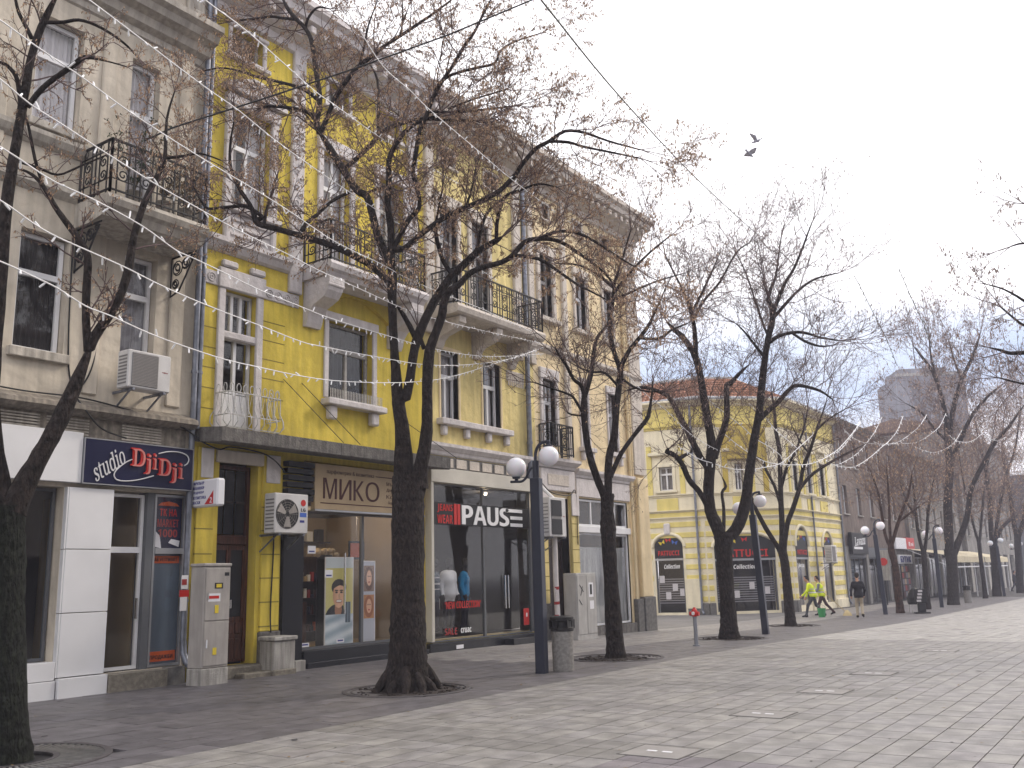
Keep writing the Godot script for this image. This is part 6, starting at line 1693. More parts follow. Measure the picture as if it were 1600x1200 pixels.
	var sg := thing("jeans_shop_sign", "black band with white and red lettering across the glass of the jeans shop", "sign", at_wall(19.85, 3.0, 0.068), PI / 2)
	bx(sg, "band", -2.10, 2.10, 0.0, 0.55, 0.0, 0.012, "black")
	lettering(sg, "JEANS", Vector3(-1.60, 0.40, 0.013), 0.60, 0.21, "red", 0.008)
	lettering(sg, "WEAR", Vector3(-1.60, 0.14, 0.013), 0.60, 0.21, "red", 0.008)
	for k in 2: bx(sg, "red_bar", -1.25 + k * 0.14, -1.14 + k * 0.14, 0.02, 0.53, 0.013, 0.026, "red")
	for q in [["P", -0.70, 0.46], ["A", -0.17, 0.56], ["U", 0.40, 0.50], ["S", 0.92, 0.44]]:
		lettering(sg, q[0], Vector3(q[1], 0.275, 0.013), q[2], 0.48, "white", 0.016, true, false, "letter")
	for k in 3: bx(sg, "letter_stripe", 0.98 if k == 0 else 1.20, 1.78, 0.035 + (2 - k) * 0.19, 0.125 + (2 - k) * 0.19, 0.013, 0.029, "white", 0.004)
	var nc := thing("window_lettering", "red lettering low on the jeans shop glass in front of the mannequins", "lettering", at_wall(18.95, 0.98, 0.068), PI / 2)
	lettering(nc, "'NEW COLLECTION'", Vector3(0, 0.08, 0.0), 1.45, 0.17, "red", 0.004)
	var cr := thing("window_lettering", "small white and red lettering at the very foot of the jeans shop glass", "lettering", at_wall(18.9, 0.36, 0.068), PI / 2)
	lettering(cr, "cruac", Vector3(0.15, 0.08, 0.0), 0.42, 0.12, "white", 0.004)
	lettering(cr, "SALE", Vector3(-0.45, 0.08, 0.0), 0.48, 0.16, "red_dim", 0.004)
	var pt := thing("red_poster", "small red poster at the lower right of the jeans shop glass", "poster", at_wall(21.72, 0.42, 0.068), PI / 2)
	bx(pt, "sheet", -0.13, 0.13, 0.0, 0.44, 0.0, 0.008, "red")
	bx(pt, "print", -0.02, 0.05, 0.22, 0.32, 0.0085, 0.011, "white")
	var np := thing("number_plate", "little white plate on the black base of the jeans shop", "plate", at_wall(18.72, 0.02, 0.121), PI / 2)
	bx(np, "sheet", -0.14, 0.14, 0.0, 0.09, 0.0, 0.01, "sign_white", 0.003)
	ceiling_spot("small lit ceiling spot on the left of the jeans shop", at_wall(18.15, 3.93, -0.55), 0.30)
	ceiling_spot("small lit ceiling spot on the right of the jeans shop", at_wall(20.75, 3.93, -0.55), 0.30)
	ceiling_spot("warm ceiling spot over the left part of the perfume shop", at_wall(14.5, 3.24, -1.2), 0.6)
	ceiling_spot("warm ceiling spot over the right part of the perfume shop", at_wall(16.3, 3.24, -1.2), 0.35)
	# entrance with its hood and balconette
	moulding(b, "door_hood", 22.5, 24.55, 4.78, 0.30, 0.34, "stucco")
	bx(b, "hood_panel", 22.62, 24.5, 4.14, 4.775, -0.01, 0.12, "stucco", 0.02)
	bx(b, "hood_panel", 22.95, 24.1, 4.30, 4.62, 0.121, 0.14, "stucco_old", 0.01)
	for s in [22.50, 24.22]:
		bx(b, "entrance_pier", s, s + 0.40, 0.95, 4.12, -0.01, 0.11, "pale", 0.012)
		bx(b, "pier_capital", s - 0.01, s + 0.41, 3.45, 4.12, 0.112, 0.15, "stucco", 0.012)
		bx(b, "pier_foot", s - 0.02, s + 0.42, -0.3, 0.94, -0.01, 0.14, "plinth", 0.012)
		for k in 6: bx(b, "groove", s, s + 0.40, 1.3 + k * 0.38, 1.325 + k * 0.38, 0.105, 0.113, "yellow_groove")
	bx(b, "entrance_door", 23.04, 24.18, -0.1, 3.93, -0.32, -0.24, "wood_dark", 0.01)
	for k in 2:
		bx(b, "door_panel", 23.12 + k * 0.53, 23.56 + k * 0.53, 0.2, 1.2, -0.239, -0.21, "wood_dark", 0.02)
		bx(b, "door_panel", 23.12 + k * 0.53, 23.56 + k * 0.53, 1.35, 2.7, -0.239, -0.21, "wood_dark", 0.02)
	bx(b, "doorstep", 22.9, 24.35, -0.3, -0.02, -0.3, 0.40, "step_stone", 0.02)
	mb = MB.new()
	iron_rail(mb, [Vector3(22.75, 0, 0.02), Vector3(22.75, 0, 0.42), Vector3(23.95, 0, 0.42), Vector3(23.95, 0, 0.02)], 5.14, 6.05, true)
	put(b, "balconette", mb, M["iron"])
	# papered shop
	moulding(b, "shop_cornice", 24.62, 28.3, 4.62, 0.28, 0.20, "stucco")
	bx(b, "shop_fascia", 24.66, 28.1, 4.06, 4.61, -0.01, 0.06, "stucco", 0.015)
	bx(b, "transom_beam", 24.70, 28.05, 2.98, 3.18, -0.12, 0.05, "pvc", 0.01)
	window(b, 24.80, 27.93, 3.185, 4.00, {"name": "fanlight_window", "cols": 4, "fw": 0.06, "n": -0.04})
	window(b, 24.80, 27.93, 0.18, 2.975, {"name": "show_window", "cols": 2, "fw": 0.06, "n": -0.04})
	bx(b, "paper_blind", 24.82, 27.9, 0.2, 2.55, -0.16, -0.15, "paper_grey")
	bx(b, "shop_base", 24.66, 28.06, -0.4, 0.16, -0.05, 0.12, "concrete", 0.012)
	bx(b, "corner_foot", 28.10, 28.52, -0.4, 0.90, -0.01, 0.16, "plinth", 0.012)
	bx(b, "corner_foot", 28.54, 29.34, -0.4, 0.95, -0.01, 0.20, "plinth", 0.02)
	bx(b, "corner_pier", 28.56, 29.32, 0.955, 4.9, -0.01, 0.14, "peach", 0.02)

# ------------------------------------------------------------------ the yellow and cream corner house
func build_corner() -> void:
	var c := thing("corner_house", "yellow and cream banded corner house with arched shop fronts and a tiled roof", "building", Vector3(-19.0, -0.3, -43.9))
	var a10 := deg_to_rad(10.0)
	# three façades, each with x to the right as seen from the street and z outwards
	var side := Transform3D(Basis(Vector3.UP, a10), Vector3.ZERO)          # x runs right, ends at x = 0
	var cham := Transform3D(Basis(Vector3.UP, PI / 4), Vector3.ZERO)       # from x = 0 to 4.53
	var street := Transform3D(Basis(Vector3.UP, PI / 2), Vector3(3.2, 0, -3.2))  # from x = 0 to 8.9
	var faces := [[side, -9.0, 0.0, "side_front"], [cham, 0.0, 4.525, "corner_front"], [street, 0.0, 8.9, "street_front"]]
	var openings := [
		[[-2.60, -1.16, 0.1, 3.3], [-2.14, -1.44, 6.1, 7.3], [-5.0, -4.2, 6.1, 7.3], [-5.4, -4.0, 0.1, 3.3]],
		[[0.42, 3.62, 0.1, 3.2], [1.78, 2.22, 6.0, 7.35]],
		[[0.55, 2.45, 0.25, 3.2], [5.0, 6.6, 0.25, 3.2], [1.0, 1.8, 6.0, 7.6], [5.5, 6.4, 6.0, 7.8], [3.3, 4.1, 6.0, 7.6]]]
	for i in 3:
		var fr := sub(c, faces[i][3])
		fr.transform = faces[i][0]
		var x0: float = faces[i][1]
		var x1: float = faces[i][2]
		var mb := MB.new()
		wall_mesh(mb, x0, x1, -0.4, 4.72, 0.0, 0.4, openings[i])
		put(fr, "lower_wall", mb, M["c_cream"])
		mb = MB.new()
		wall_mesh(mb, x0, x1, 4.721, 10.6, 0.0, 0.4, openings[i])
		put(fr, "upper_wall", mb, M["c_cream"])
		# courses
		for q in [[4.62, 0.14, 0.10, "c_cream"], [4.98, 0.12, 0.14, "c_cream"], [5.74, 0.16, 0.12, "c_cream"], [9.2, 0.20, 0.14, "c_yellow"], [10.3, 0.32, 0.46, "c_cream"]]:
			moulding(fr, "string_course", x0 - 0.02, x1 + 0.02, q[0], q[1], q[2], q[3])
		bx(fr, "yellow_band", x0, x1, 4.765, 4.975, -0.01, 0.035, "c_yellow")
		bx(fr, "yellow_frieze", x0, x1, 9.42, 10.28, -0.01, 0.02, "c_yellow")
		# yellow bands of the rusticated ground floor, cut at the openings
		for k in 8:
			var y := 0.62 + k * 0.52
			if y > 4.3: continue
			var cuts := []
			for h in openings[i]:
				if h[2] < 1.0: cuts.append([h[0] - 0.12, h[1] + 0.12])
			cuts.sort_custom(func(p, q): return p[0] < q[0])
			var s := x0 + 0.05
			for cu in cuts + [[x1 - 0.05, x1]]:
				var e: float = minf(cu[0], x1 - 0.05)
				if y > 3.35: e = x1 - 0.05
				if e > s + 0.1:
					# blocks of alternating width
					var gap := 0.0 if k % 2 == 0 else 0.22
					if e - s > 1.0:
						bx(fr, "yellow_block", s, e - gap * 0.6, y, y + 0.25, -0.01, 0.03, "c_yellow", 0.01)
					else:
						bx(fr, "yellow_block", s, e, y, y + 0.24, -0.01, 0.03, "c_yellow", 0.01)
				s = cu[1]
				if y > 3.35: break
		bx(fr, "plinth", x0, (openings[i][0][0] - 0.1) if i > 0 else -2.72, -0.4, 0.55, -0.01, 0.09, "plinth", 0.02)
		if i == 0: bx(fr, "plinth", -1.05, 0.0, -0.4, 0.55, -0.01, 0.09, "plinth", 0.02)
		if i == 0: bx(fr, "meter_cover", -1.10, -0.36, 0.30, 1.72, 0.0, 0.12, "c_cream", 0.01)
		if i == 1: bx(fr, "plinth", 3.72, 4.52, -0.4, 0.55, -0.01, 0.09, "plinth", 0.02)
		if i == 2:
			bx(fr, "plinth", 2.55, 4.9, -0.4, 0.40, -0.01, 0.09, "c_cream", 0.02)
			bx(fr, "plinth", 6.7, 8.88, -0.4, 0.40, -0.01, 0.09, "c_cream", 0.02)
		# windows upstairs
		for h in openings[i]:
			if h[2] > 5.0:
				window(fr, h[0] + 0.01, h[1] - 0.01, h[2] + 0.01, h[3] - 0.01, {"transom": 0.7, "cols": 2, "ucols": 2, "curtain": "curtain_grey", "surround": [0.16, 0.06, "c_cream", 0.16], "sill": [0.22, 0.12, 0.16, "c_cream"]})
				for s in [h[0] - 0.62, h[1] + 0.36]:
					bx(fr, "yellow_pilaster", s, s + 0.26, 5.9, 8.4, -0.01, 0.05, "c_yellow", 0.015)
				bx(fr, "yellow_apron", h[0] - 0.2, h[1] + 0.2, 5.02, 5.70, 0.0, 0.045, "c_yellow", 0.01)
				var mbp := MB.new()
				var cx: float = (h[0] + h[1]) * 0.5
				var po := PackedVector2Array()
				for t in 11: po.append(Vector2(cx + 0.62 * cos(PI * t / 10.0), h[3] + 0.75 + 0.52 * sin(PI * t / 10.0)))
				mbp.prism(po, 0.0, 0.12)
				mbp.bevel(Vector3(cx - 0.85, h[3] + 0.58, 0.0), Vector3(cx + 0.85, h[3] + 0.74, 0.22), 0.03)
				put(fr, "pediment", mbp, M["c_cream"])
			else:
				arch_front(fr, h, i)
		# drainpipe at the right end of each front
		if i != 1:
			mb = MB.new()
			var xp := x1 - 0.08 if i == 2 else -0.35
			mb.tube(pv([Vector3(xp, 10.4, 0.10), Vector3(xp, 0.25, 0.10), Vector3(xp + 0.1, 0.05, 0.22)]), pf(0.06, 3), 8)
			if i == 2: mb.tube(pv([Vector3(3.6, 10.4, 0.10), Vector3(3.6, 0.3, 0.10)]), pf(0.05, 2), 8)
			put(fr, "drainpipe", mb, M["zinc"])
	# the ochre bay on the corner, first floor
	var cf := c.get_node(NodePath("corner_front"))
	var bay := MB.new()
	var po := PackedVector2Array([Vector2(1.35, 0.0), Vector2(3.35, 0.0), Vector2(3.05, 0.5), Vector2(1.65, 0.5)])
	po.reverse()
	bay.prism(po, 7.55, 9.15, Transform3D(Basis(Vector3(1, 0, 0), Vector3(0, 0, 1), Vector3(0, 1, 0)), Vector3.ZERO))
	put(cf, "bay", bay, M["c_ochre"])
	for s in [1.15, 3.3]: bx(cf, "bay_pilaster", s, s + 0.26, 5.9, 9.15, -0.01, 0.10, "c_ochre", 0.02)
	# roof: tile courses, gutters, a second lower tier behind
	var eave := [Vector3(-8.9, 10.6, 1.55), Vector3(0.15, 10.6, 0.42), Vector3(3.55, 10.6, -3.05), Vector3(3.65, 10.6, -12.1)]
	var ridge := [Vector3(-9.6, 12.3, -2.0), Vector3(-1.2, 12.3, -3.0), Vector3(0.2, 12.3, -4.4), Vector3(0.2, 12.3, -12.1)]
	for i in 3:
		var e0: Vector3 = eave[i]
		var e1: Vector3 = eave[i + 1]
		var r0: Vector3 = ridge[i]
		var r1: Vector3 = ridge[i + 1]
		var base := MB.new()
		base.quad(e0, e1, r1, r0)
		put(c, "roof", base, M["roof_tile"])
		var tl := MB.new()
		var rows := 8
		var cols := int(e0.distance_to(e1) / 0.24)
		for rr in rows:
			for k in cols:
				var u := (k + 0.5) / cols
				var v0 := float(rr) / rows
				var v1 := float(rr + 1.15) / rows
				var pa := e0.lerp(e1, u).lerp(r0.lerp(r1, u), v0) + Vector3(0, 0.05, 0)
				var pb := e0.lerp(e1, u).lerp(r0.lerp(r1, u), minf(v1, 1.0)) + Vector3(0, 0.02, 0)
				tl.tube(pv([pa, pb]), PackedFloat32Array([0.085, 0.07]), 5, false)
		put(c, "roof_tiles", tl, M["roof_tile"], "stuff")
		var gu := MB.new()
		gu.tube(pv([e0 + Vector3(0, 0.03, 0), e1 + Vector3(0, 0.03, 0)]), pf(0.10, 2), 8)
		put(c, "gutter", gu, M["roof_sheet"])
		gu = MB.new()
		gu.tube(pv([r0 + Vector3(0, 0.06, 0), r1 + Vector3(0, 0.06, 0)]), pf(0.12, 2), 8)
		put(c, "roof_flashing", gu, M["roof_sheet"])
		var up := MB.new()
		var d0 := (r0 - e0) * 1.1
		var d1 := (r1 - e1) * 1.1
		up.quad(r0 + Vector3(0, 0.05, 0), r1 + Vector3(0, 0.05, 0), r1 + Vector3(d1.x, 0.75, d1.z), r0 + Vector3(d0.x, 0.75, d0.z))
		put(c, "upper_roof", up, M["roof_old"])

func arch_front(fr: Node3D, h: Array, which: int) -> void:
	var o := sub(fr, "arched_shop_front")
	var cx: float = (h[0] + h[1]) * 0.5
	var r: float = (h[1] - h[0]) * 0.5
	var rise := 0.55 if which == 0 else (0.62 if which == 1 else r)
	var y1: float = h[3]
	# the arched head stands in front of the wall as a dark transom sign, ringed by a cream archivolt
	var po := PackedVector2Array([Vector2(h[0], y1 - 0.55), Vector2(h[1], y1 - 0.55)])
	for t in 13: po.append(Vector2(cx + r * cos(PI * t / 12.0), y1 + rise * sin(PI * t / 12.0)))
	var mb := MB.new()
	mb.prism(po, -0.12, 0.012)
	put(o, "arched_sign", mb, M["black"])
	mb = MB.new()
	var pts := PackedVector3Array()
	for t in 17: pts.append(Vector3(cx + (r + 0.10) * cos(PI * t / 16.0), y1 + (rise + 0.10) * sin(PI * t / 16.0), 0.04))
	mb.tube(pts, pf(0.085, 17), 8)
	put(o, "archivolt", mb, M["c_cream"])
	if which == 0:
		mb = MB.new()
		mb.bevel(Vector3(cx - 0.16, y1 + rise + 0.06, 0.0), Vector3(cx + 0.16, y1 + rise + 0.62, 0.16), 0.05)
		put(o, "keystone", mb, M["stucco"])
	bx(o, "transom_bar", h[0], h[1], y1 - 0.66, y1 - 0.56, -0.16, 0.02, "alu")
	# glass below, and what stands behind it
	mb = MB.new()
	mb.quad(Vector3(h[0], h[2], -0.12), Vector3(h[1], h[2], -0.12), Vector3(h[1], y1 - 0.66, -0.12), Vector3(h[0], y1 - 0.66, -0.12))
	put(o, "pane", mb, M["glass_shop"])
	bx(o, "shop_back", h[0] - 0.2, h[1] + 0.2, h[2] - 0.2, y1, -1.3, -1.2, "dark_room")
	if which < 2:
		for k in 11: bx(o, "shutter_slat", h[0] + 0.05, h[1] - 0.05, 0.55 + k * 0.115, 0.60 + k * 0.115, -0.20, -0.17, "curtain_grey")
	for s in [h[0], h[1] - 0.06]: bx(o, "frame_post", s, s + 0.06, h[2], y1 - 0.66, -0.16, -0.06, "shop_grey")
	# lettering and three small butterflies
	lettering(o, "PATTUCCI", Vector3(cx, y1 - 0.30, 0.014), r * 1.5, 0.24 if which != 1 else 0.36, "red", 0.01)
	lettering(o, "Collection", Vector3(cx + (0.0 if which else 0.1), y1 - 0.95, -0.11), minf(r * 1.1, 1.2), 0.22, "white", 0.008, true, false, "lettering", 0.0, 0.15)
	var spread := minf(r * 0.45, 0.6)
	for k in 3:
		var bc := Vector3(cx + (k - 1) * spread, y1 + rise * 0.42 + 0.12 * (1 - absi(k - 1)), 0.014)
		mb = MB.new()
		for s in [-1.0, 1.0]:
			var w := PackedVector2Array([Vector2(0, 0), Vector2(s * 0.16, 0.10), Vector2(s * 0.13, -0.02), Vector2(s * 0.10, -0.12)])
			if s < 0: w.reverse()
			mb.prism(w, 0.0, 0.008, Transform3D(Basis(Vector3.BACK, 0.4 - 0.3 * k), bc))
		put(o, "butterfly", mb, M[["yellow_print", "red", "blue_print"][k]])
	if which < 2:
		for q in [[0.1, 1.9], [0.55, 1.5], [0.30, 1.1], [0.8, 1.25]]:
			bx(o, "notice_sheet", lerpf(h[0], h[1], q[0]) , lerpf(h[0], h[1], q[0]) + 0.26, q[1] - 0.35, q[1], -0.115, -0.105, "curtain")

# ------------------------------------------------------------------ blocks further along the street
func block(called: String, label: String, s0: float, s1: float, x: float, base: float, h: float, m: String, floors: Array, pitch: float, win: Array, roof := true) -> Node3D:
	var b := thing(called, label, "building", Vector3(x, base, -s0), PI / 2)
	var l := s1 - s0
	var holes := []
	var spots := []
	for f in floors:
		var k := int((l - 0.8) / pitch)
		for i in k:
			var a := 0.7 + (l - 1.0) * i / k
			holes.append([a, a + win[0], f, f + win[1]])
			spots.append([a, f])
	var mb := MB.new()
	wall_mesh(mb, 0.0, l, 3.4, h, 0.0, 0.35, holes)
	put(b, "wall", mb, M[m])
	mb = MB.new()
	mb.box(Vector3(0, -1, -11), Vector3(l, h, -10.7))
	mb.box(Vector3(0, -1, -10.7), Vector3(0.3, h, -0.36))
	mb.box(Vector3(l - 0.3, -1, -10.7), Vector3(l, h, -0.36))
	mb.box(Vector3(0.3, 3.2, -10.7), Vector3(l - 0.3, 3.39, -0.36))
	mb.box(Vector3(0.3, h - 0.3, -10.7), Vector3(l - 0.3, h - 0.1, -0.36))
	mb.box(Vector3(0.3, -1, -3.5), Vector3(l - 0.3, h - 0.3, -3.3))
	put(b, "side_wall", mb, M[m])
	for s in spots:
		window(b, s[0] + 0.01, s[0] + win[0] - 0.01, s[1] + 0.01, s[1] + win[1] - 0.01, {"cols": 2, "fw": 0.08, "sill": [0.08, 0.08, 0.10, "concrete_light"]})
	moulding(b, "eaves", -0.1, l + 0.1, h, 0.25, 0.4, "concrete_light")
	if roof:
		mb = MB.new()
		mb.quad(Vector3(-0.2, h + 0.25, 0.45), Vector3(l + 0.2, h + 0.25, 0.45), Vector3(l + 0.2, h + 1.5, -5.0), Vector3(-0.2, h + 1.5, -5.0))
		mb.quad(Vector3(l + 0.2, h + 0.25, -11.2), Vector3(-0.2, h + 0.25, -11.2), Vector3(-0.2, h + 1.5, -5.0), Vector3(l + 0.2, h + 1.5, -5.0))
		mb.tri(Vector3(-0.2, h + 0.25, 0.45), Vector3(-0.2, h + 1.5, -5.0), Vector3(-0.2, h + 0.25, -11.2))
		mb.tri(Vector3(l + 0.2, h + 0.25, 0.45), Vector3(l + 0.2, h + 0.25, -11.2), Vector3(l + 0.2, h + 1.5, -5.0))
		put(b, "roof", mb, M["roof_old"])
	return b

func build_far_blocks() -> void:
	var b := block("brown_block", "grey brown rendered block with white framed windows right of the corner house", 56.2, 72.0, -15.8, -0.4, 10.6, "brown_block", [5.3, 8.2], 2.6, [0.95, 1.7])
	# its ground floor shops
	bx(b, "shop_front", 0.0, 15.8, -0.3, 3.38, -1.6, -1.5, "dark_room")
	for q in [[0.0, 0.9], [4.4, 5.0], [9.6, 10.2], [15.2, 15.8]]: bx(b, "shop_pier", q[0], q[1], -0.6, 3.39, -0.3, 0.06, "grey_block", 0.02)
	for k in 3:
		var w := [[0.95, 4.35], [5.05, 9.55], [10.25, 15.15]]
		window(b, w[k][0], w[k][1], -0.1, 2.75, {"name": "show_window", "cols": 3, "frame": "shop_grey", "fw": 0.06, "glass": "glass_shop", "n": -0.05})
		bx(b, "shop_fascia", w[k][0], w[k][1], 2.76, 3.38, -0.1, 0.05, ["shop_grey", "shop_grey", "grey_block"][k])
	for k in 7: bx(b, "shutter_slat", 1.1, 4.2, 0.1 + k * 0.36, 0.42 + k * 0.36, -0.35, -0.30, "shop_blue")
	var s1 := thing("script_sign", "black shop sign with white script beside the corner house", "sign", Vector3(-15.7, 2.55, -58.6), PI / 2)
	bx(s1, "board", -1.7, 1.7, 0.0, 1.25, 0.0, 0.2, "black", 0.01)
	lettering(s1, "Lavazu", Vector3(0, 0.78, 0.201), 2.3, 0.5, "white", 0.02, false, true, "lettering", 0.06, 0.3)
	bx(s1, "underline", -1.4, 0.4, 0.28, 0.42, 0.201, 0.22, "white")
	var s2 := thing("red_sign", "red and white shop sign above the blue and white one", "sign", Vector3(-15.7, 2.95, -70.2), PI / 2)
	bx(s2, "board", -3.0, 0.0, 0.0, 0.75, 0.0, 0.25, "sign_white", 0.01)
	bx(s2, "red_board", 0.005, 2.4, 0.0, 0.8, 0.0, 0.27, "red", 0.01)
	lettering(s2, "m", Vector3(0.8, 0.36, 0.271), 0.4, 0.3, "white", 0.01)
	lettering(s2, "tel", Vector3(1.6, 0.36, 0.271), 0.7, 0.26, "white", 0.01)
	var s3 := thing("boutique_sign", "blue on white shop sign under the red one", "sign", Vector3(-15.65, 1.95, -69.9), PI / 2)
	bx(s3, "board", -1.9, 1.9, 0.0, 0.62, 0.0, 0.12, "sign_white", 0.01)
	lettering(s3, "БУТИК", Vector3(0, 0.31, 0.121), 3.0, 0.42, "ink_blue", 0.02)
	var s4 := thing("round_red_sign", "pale hanging board with a red disc behind the third lamp post", "sign", Vector3(-13.9, 1.0, -57.0), deg_to_rad(15))
	bx(s4, "board", -0.30, 0.30, 0.0, 1.7, 0.0, 0.08, "concrete_light", 0.02)
	var mb := MB.new()
	mb.tube(pv([Vector3(0, 1.05, 0.081), Vector3(0, 1.05, 0.10)]), pf(0.22, 2), 24)
	put(s4, "disc", mb, M["red"])
	bx(s4, "leg", -0.03, 0.03, -1.45, 0.0, 0.02, 0.06, "iron")
	var s5 := thing("poster_board", "tall board covered with small pictures under the blue and white sign", "board", Vector3(-15.55, -0.35, -69.2), PI / 2)
	bx(s5, "board", -1.2, 1.2, 0.0, 2.2, 0.0, 0.08, "wood_dark", 0.01)
	for j in 5:
		for k in 4: bx(s5, "print", -1.1 + k * 0.56, -0.62 + k * 0.56, 0.1 + j * 0.42, 0.45 + j * 0.42, 0.081, 0.09, ["maroon", "curtain_grey", "cream_board", "navy", "red_dim"][(j * 3 + k) % 5])
	var b2 := block("stone_block", "pale brown block with a tiled roof behind the thick stemmed tree", 72.3, 92.0, -15.6, -0.5, 10.2, "grey_block", [5.0, 7.9], 2.7, [1.0, 1.7])
	bx(b2, "shop_front", 0.0, 19.7, -0.5, 3.38, -1.3, -1.2, "dark_room")
	for k in 5:
		bx(b2, "shop_pier", k * 4.8, k * 4.8 + 0.5, -0.6, 3.39, -0.3, 0.05, "concrete_light", 0.02)
		window(b2, k * 4.8 + 0.55 if k < 4 else 19.0, k * 4.8 + 4.75 if k < 4 else 19.2, -0.3, 2.9, {"name": "show_window", "cols": 3, "frame": "alu", "fw": 0.06, "glass": "glass_shop", "n": -0.05})
	var b3 := block("gabled_block", "taller grey block with a sloping roof edge under the bright sky", 92.3, 126.0, -15.2, -0.6, 14.5, "grey_block", [5.0, 8.0, 11.0], 3.2, [1.1, 1.8])
	bx(b3, "shop_front", 0.0, 33.7, -0.5, 3.38, -1.0, -0.9, "dark_room")
	for k in 8: bx(b3, "shop_pier", k * 4.6, k * 4.6 + 1.2, -0.8, 3.39, -0.3, 0.05, "concrete_light", 0.02)
	block("distant_block", "most distant pale block closing the street at the right edge", 126.5, 170.0, -13.0, -0.8, 13.0, "tower", [4.5, 7.5, 10.3], 4.5, [1.4, 1.8], false)
	# the tower block behind the roofs
	var t := thing("tower_block", "tall plain grey tower block with a mast on its roof", "building", Vector3(-24.2, -1.0, -134.0), deg_to_rad(30))
	bx(t, "wall", -4.3, 4.5, 0.0, 28.0, -9.0, 0.0, "tower", 0.05)
	bx(t, "roof_house", -3.7, 2.5, 28.0, 29.2, -7.0, -0.8, "tower", 0.05)
	bx(t, "parapet", -4.4, 4.6, 28.0, 28.4, -0.35, 0.08, "concrete_light")
	for q in [[0.2, 25.6], [0.0, 22.0], [-3.0, 19.5], [-3.0, 23.0]]:
		bx(t, "window", q[0], q[0] + 0.9, q[1], q[1] + 0.9, -0.02, 0.03, "concrete_light", 0.02)
		bx(t, "pane", q[0] + 0.12, q[0] + 0.78, q[1] + 0.12, q[1] + 0.78, 0.031, 0.04, "shop_grey")
	bx(t, "mast", -1.05, -0.95, 29.2, 34.0, -2.05, -1.95, "iron")
	# café awnings in front of the stone block
	for k in 2:
		var a := thing("cafe_awning", ["cream café awning left of the thick stemmed tree", "cream café awning right of the thick stemmed tree"][k], "awning", Vector3(-15.2, -0.4, -(68.5 + k * 12.2)), PI / 2, "cream café awnings")
		mb = MB.new()
		mb.quad(Vector3(0, 2.75, 3.0), Vector3(11.8, 2.75, 3.0), Vector3(11.8, 3.35, 0.1), Vector3(0, 3.35, 0.1))
		mb.quad(Vector3(0, 2.35, 3.02), Vector3(11.8, 2.35, 3.02), Vector3(11.8, 2.75, 3.0), Vector3(0, 2.75, 3.0))
		put(a, "canvas", mb, M["awning"])
		mb = MB.new()
		for x in [0.1, 4.0, 7.9, 11.7]:
			mb.bar(Vector3(x, -0.1, 2.9), Vector3(x, 2.4, 2.9), 0.07, 0.07)
			mb.bar(Vector3(x, 2.0, 2.9), Vector3(x, 3.3, 0.1), 0.05, 0.05)
		mb.bar(Vector3(0, 2.05, 2.9), Vector3(11.8, 2.05, 2.9), 0.08, 0.08)
		put(a, "frame", mb, M["pvc"])

# the buildings on the other side of the street, which the shop windows mirror
func build_opposite() -> void:
	var rows := [["opposite_house", "cream house across the street with rows of tall windows", 34.0, 12.0, 12.5, "c_yellow"], ["opposite_house", "grey house across the street further along", 11.6, -14.0, 11.5, "grey_block"], ["opposite_house", "pale brown house across the street beyond the grey one", -14.4, -40.0, 12.5, "stucco_old"]]
	for q in rows:
		var b := thing(q[0], q[1], "building", Vector3(9.5, -0.1, q[3]), -PI / 2, "houses on the far side of the street")
		var l: float = q[2] - q[3]
		var holes := []
		for f in [4.6, 8.0]:
			for k in int(l / 2.6): holes.append([0.8 + k * 2.6, 1.9 + k * 2.6, f, f + 2.0])
		var mb := MB.new()
		wall_mesh(mb, 0.0, l, 3.2, q[4], 0.0, 0.3, holes)
		put(b, "wall", mb, M[q[5]])
		bx(b, "shop_front", 0.0, l, -0.3, 3.18, -1.2, -1.0, "shop_grey")
		for k in int(l / 5.0) + 1: bx(b, "shop_pier", minf(k * 5.0, l - 0.7), minf(k * 5.0, l - 0.7) + 0.7, -0.3, 3.19, -0.9, 0.02, q[5])
		bx(b, "back", 0.0, l, -0.3, q[4], -7.0, -6.8, "room_wall")
		bx(b, "side_wall", 0.0, 0.3, -0.3, q[4], -6.8, -0.31, q[5])
		bx(b, "side_wall", l - 0.3, l, -0.3, q[4], -6.8, -0.31, q[5])
		bx(b, "roof", 0.0, l, q[4], q[4] + 0.3, -7.0, 0.5, "roof_old")
		for h in holes:
			bx(b, "window", h[0], h[1], h[2], h[3], -0.28, -0.22, "granite")

func ceiling_spot(label: String, at: Vector3, energy: float) -> void:
	var lp := thing("ceiling_spot", label, "lamp", at, 0.0, "lit ceiling spots in the shops")
	var mb := MB.new()
	mb.lathe(Vector3.ZERO, [[0.0, -0.01], [0.08, -0.01], [0.09, 0.03], [0.09, 0.06], [0.0, 0.06]], 14)
	put(lp, "spot_glass", mb, M["lamp_small"])
	var l := OmniLight3D.new()
	l.name = "spot_light"
	l.light_energy = energy
	l.light_color = Color(1, 0.90, 0.74)
	l.light_size = 0.08
	l.omni_range = 8.0
	l.omni_attenuation = 2.0
	l.shadow_enabled = true
	l.position = Vector3(0, -0.1, 0)
	lp.add_child(l)

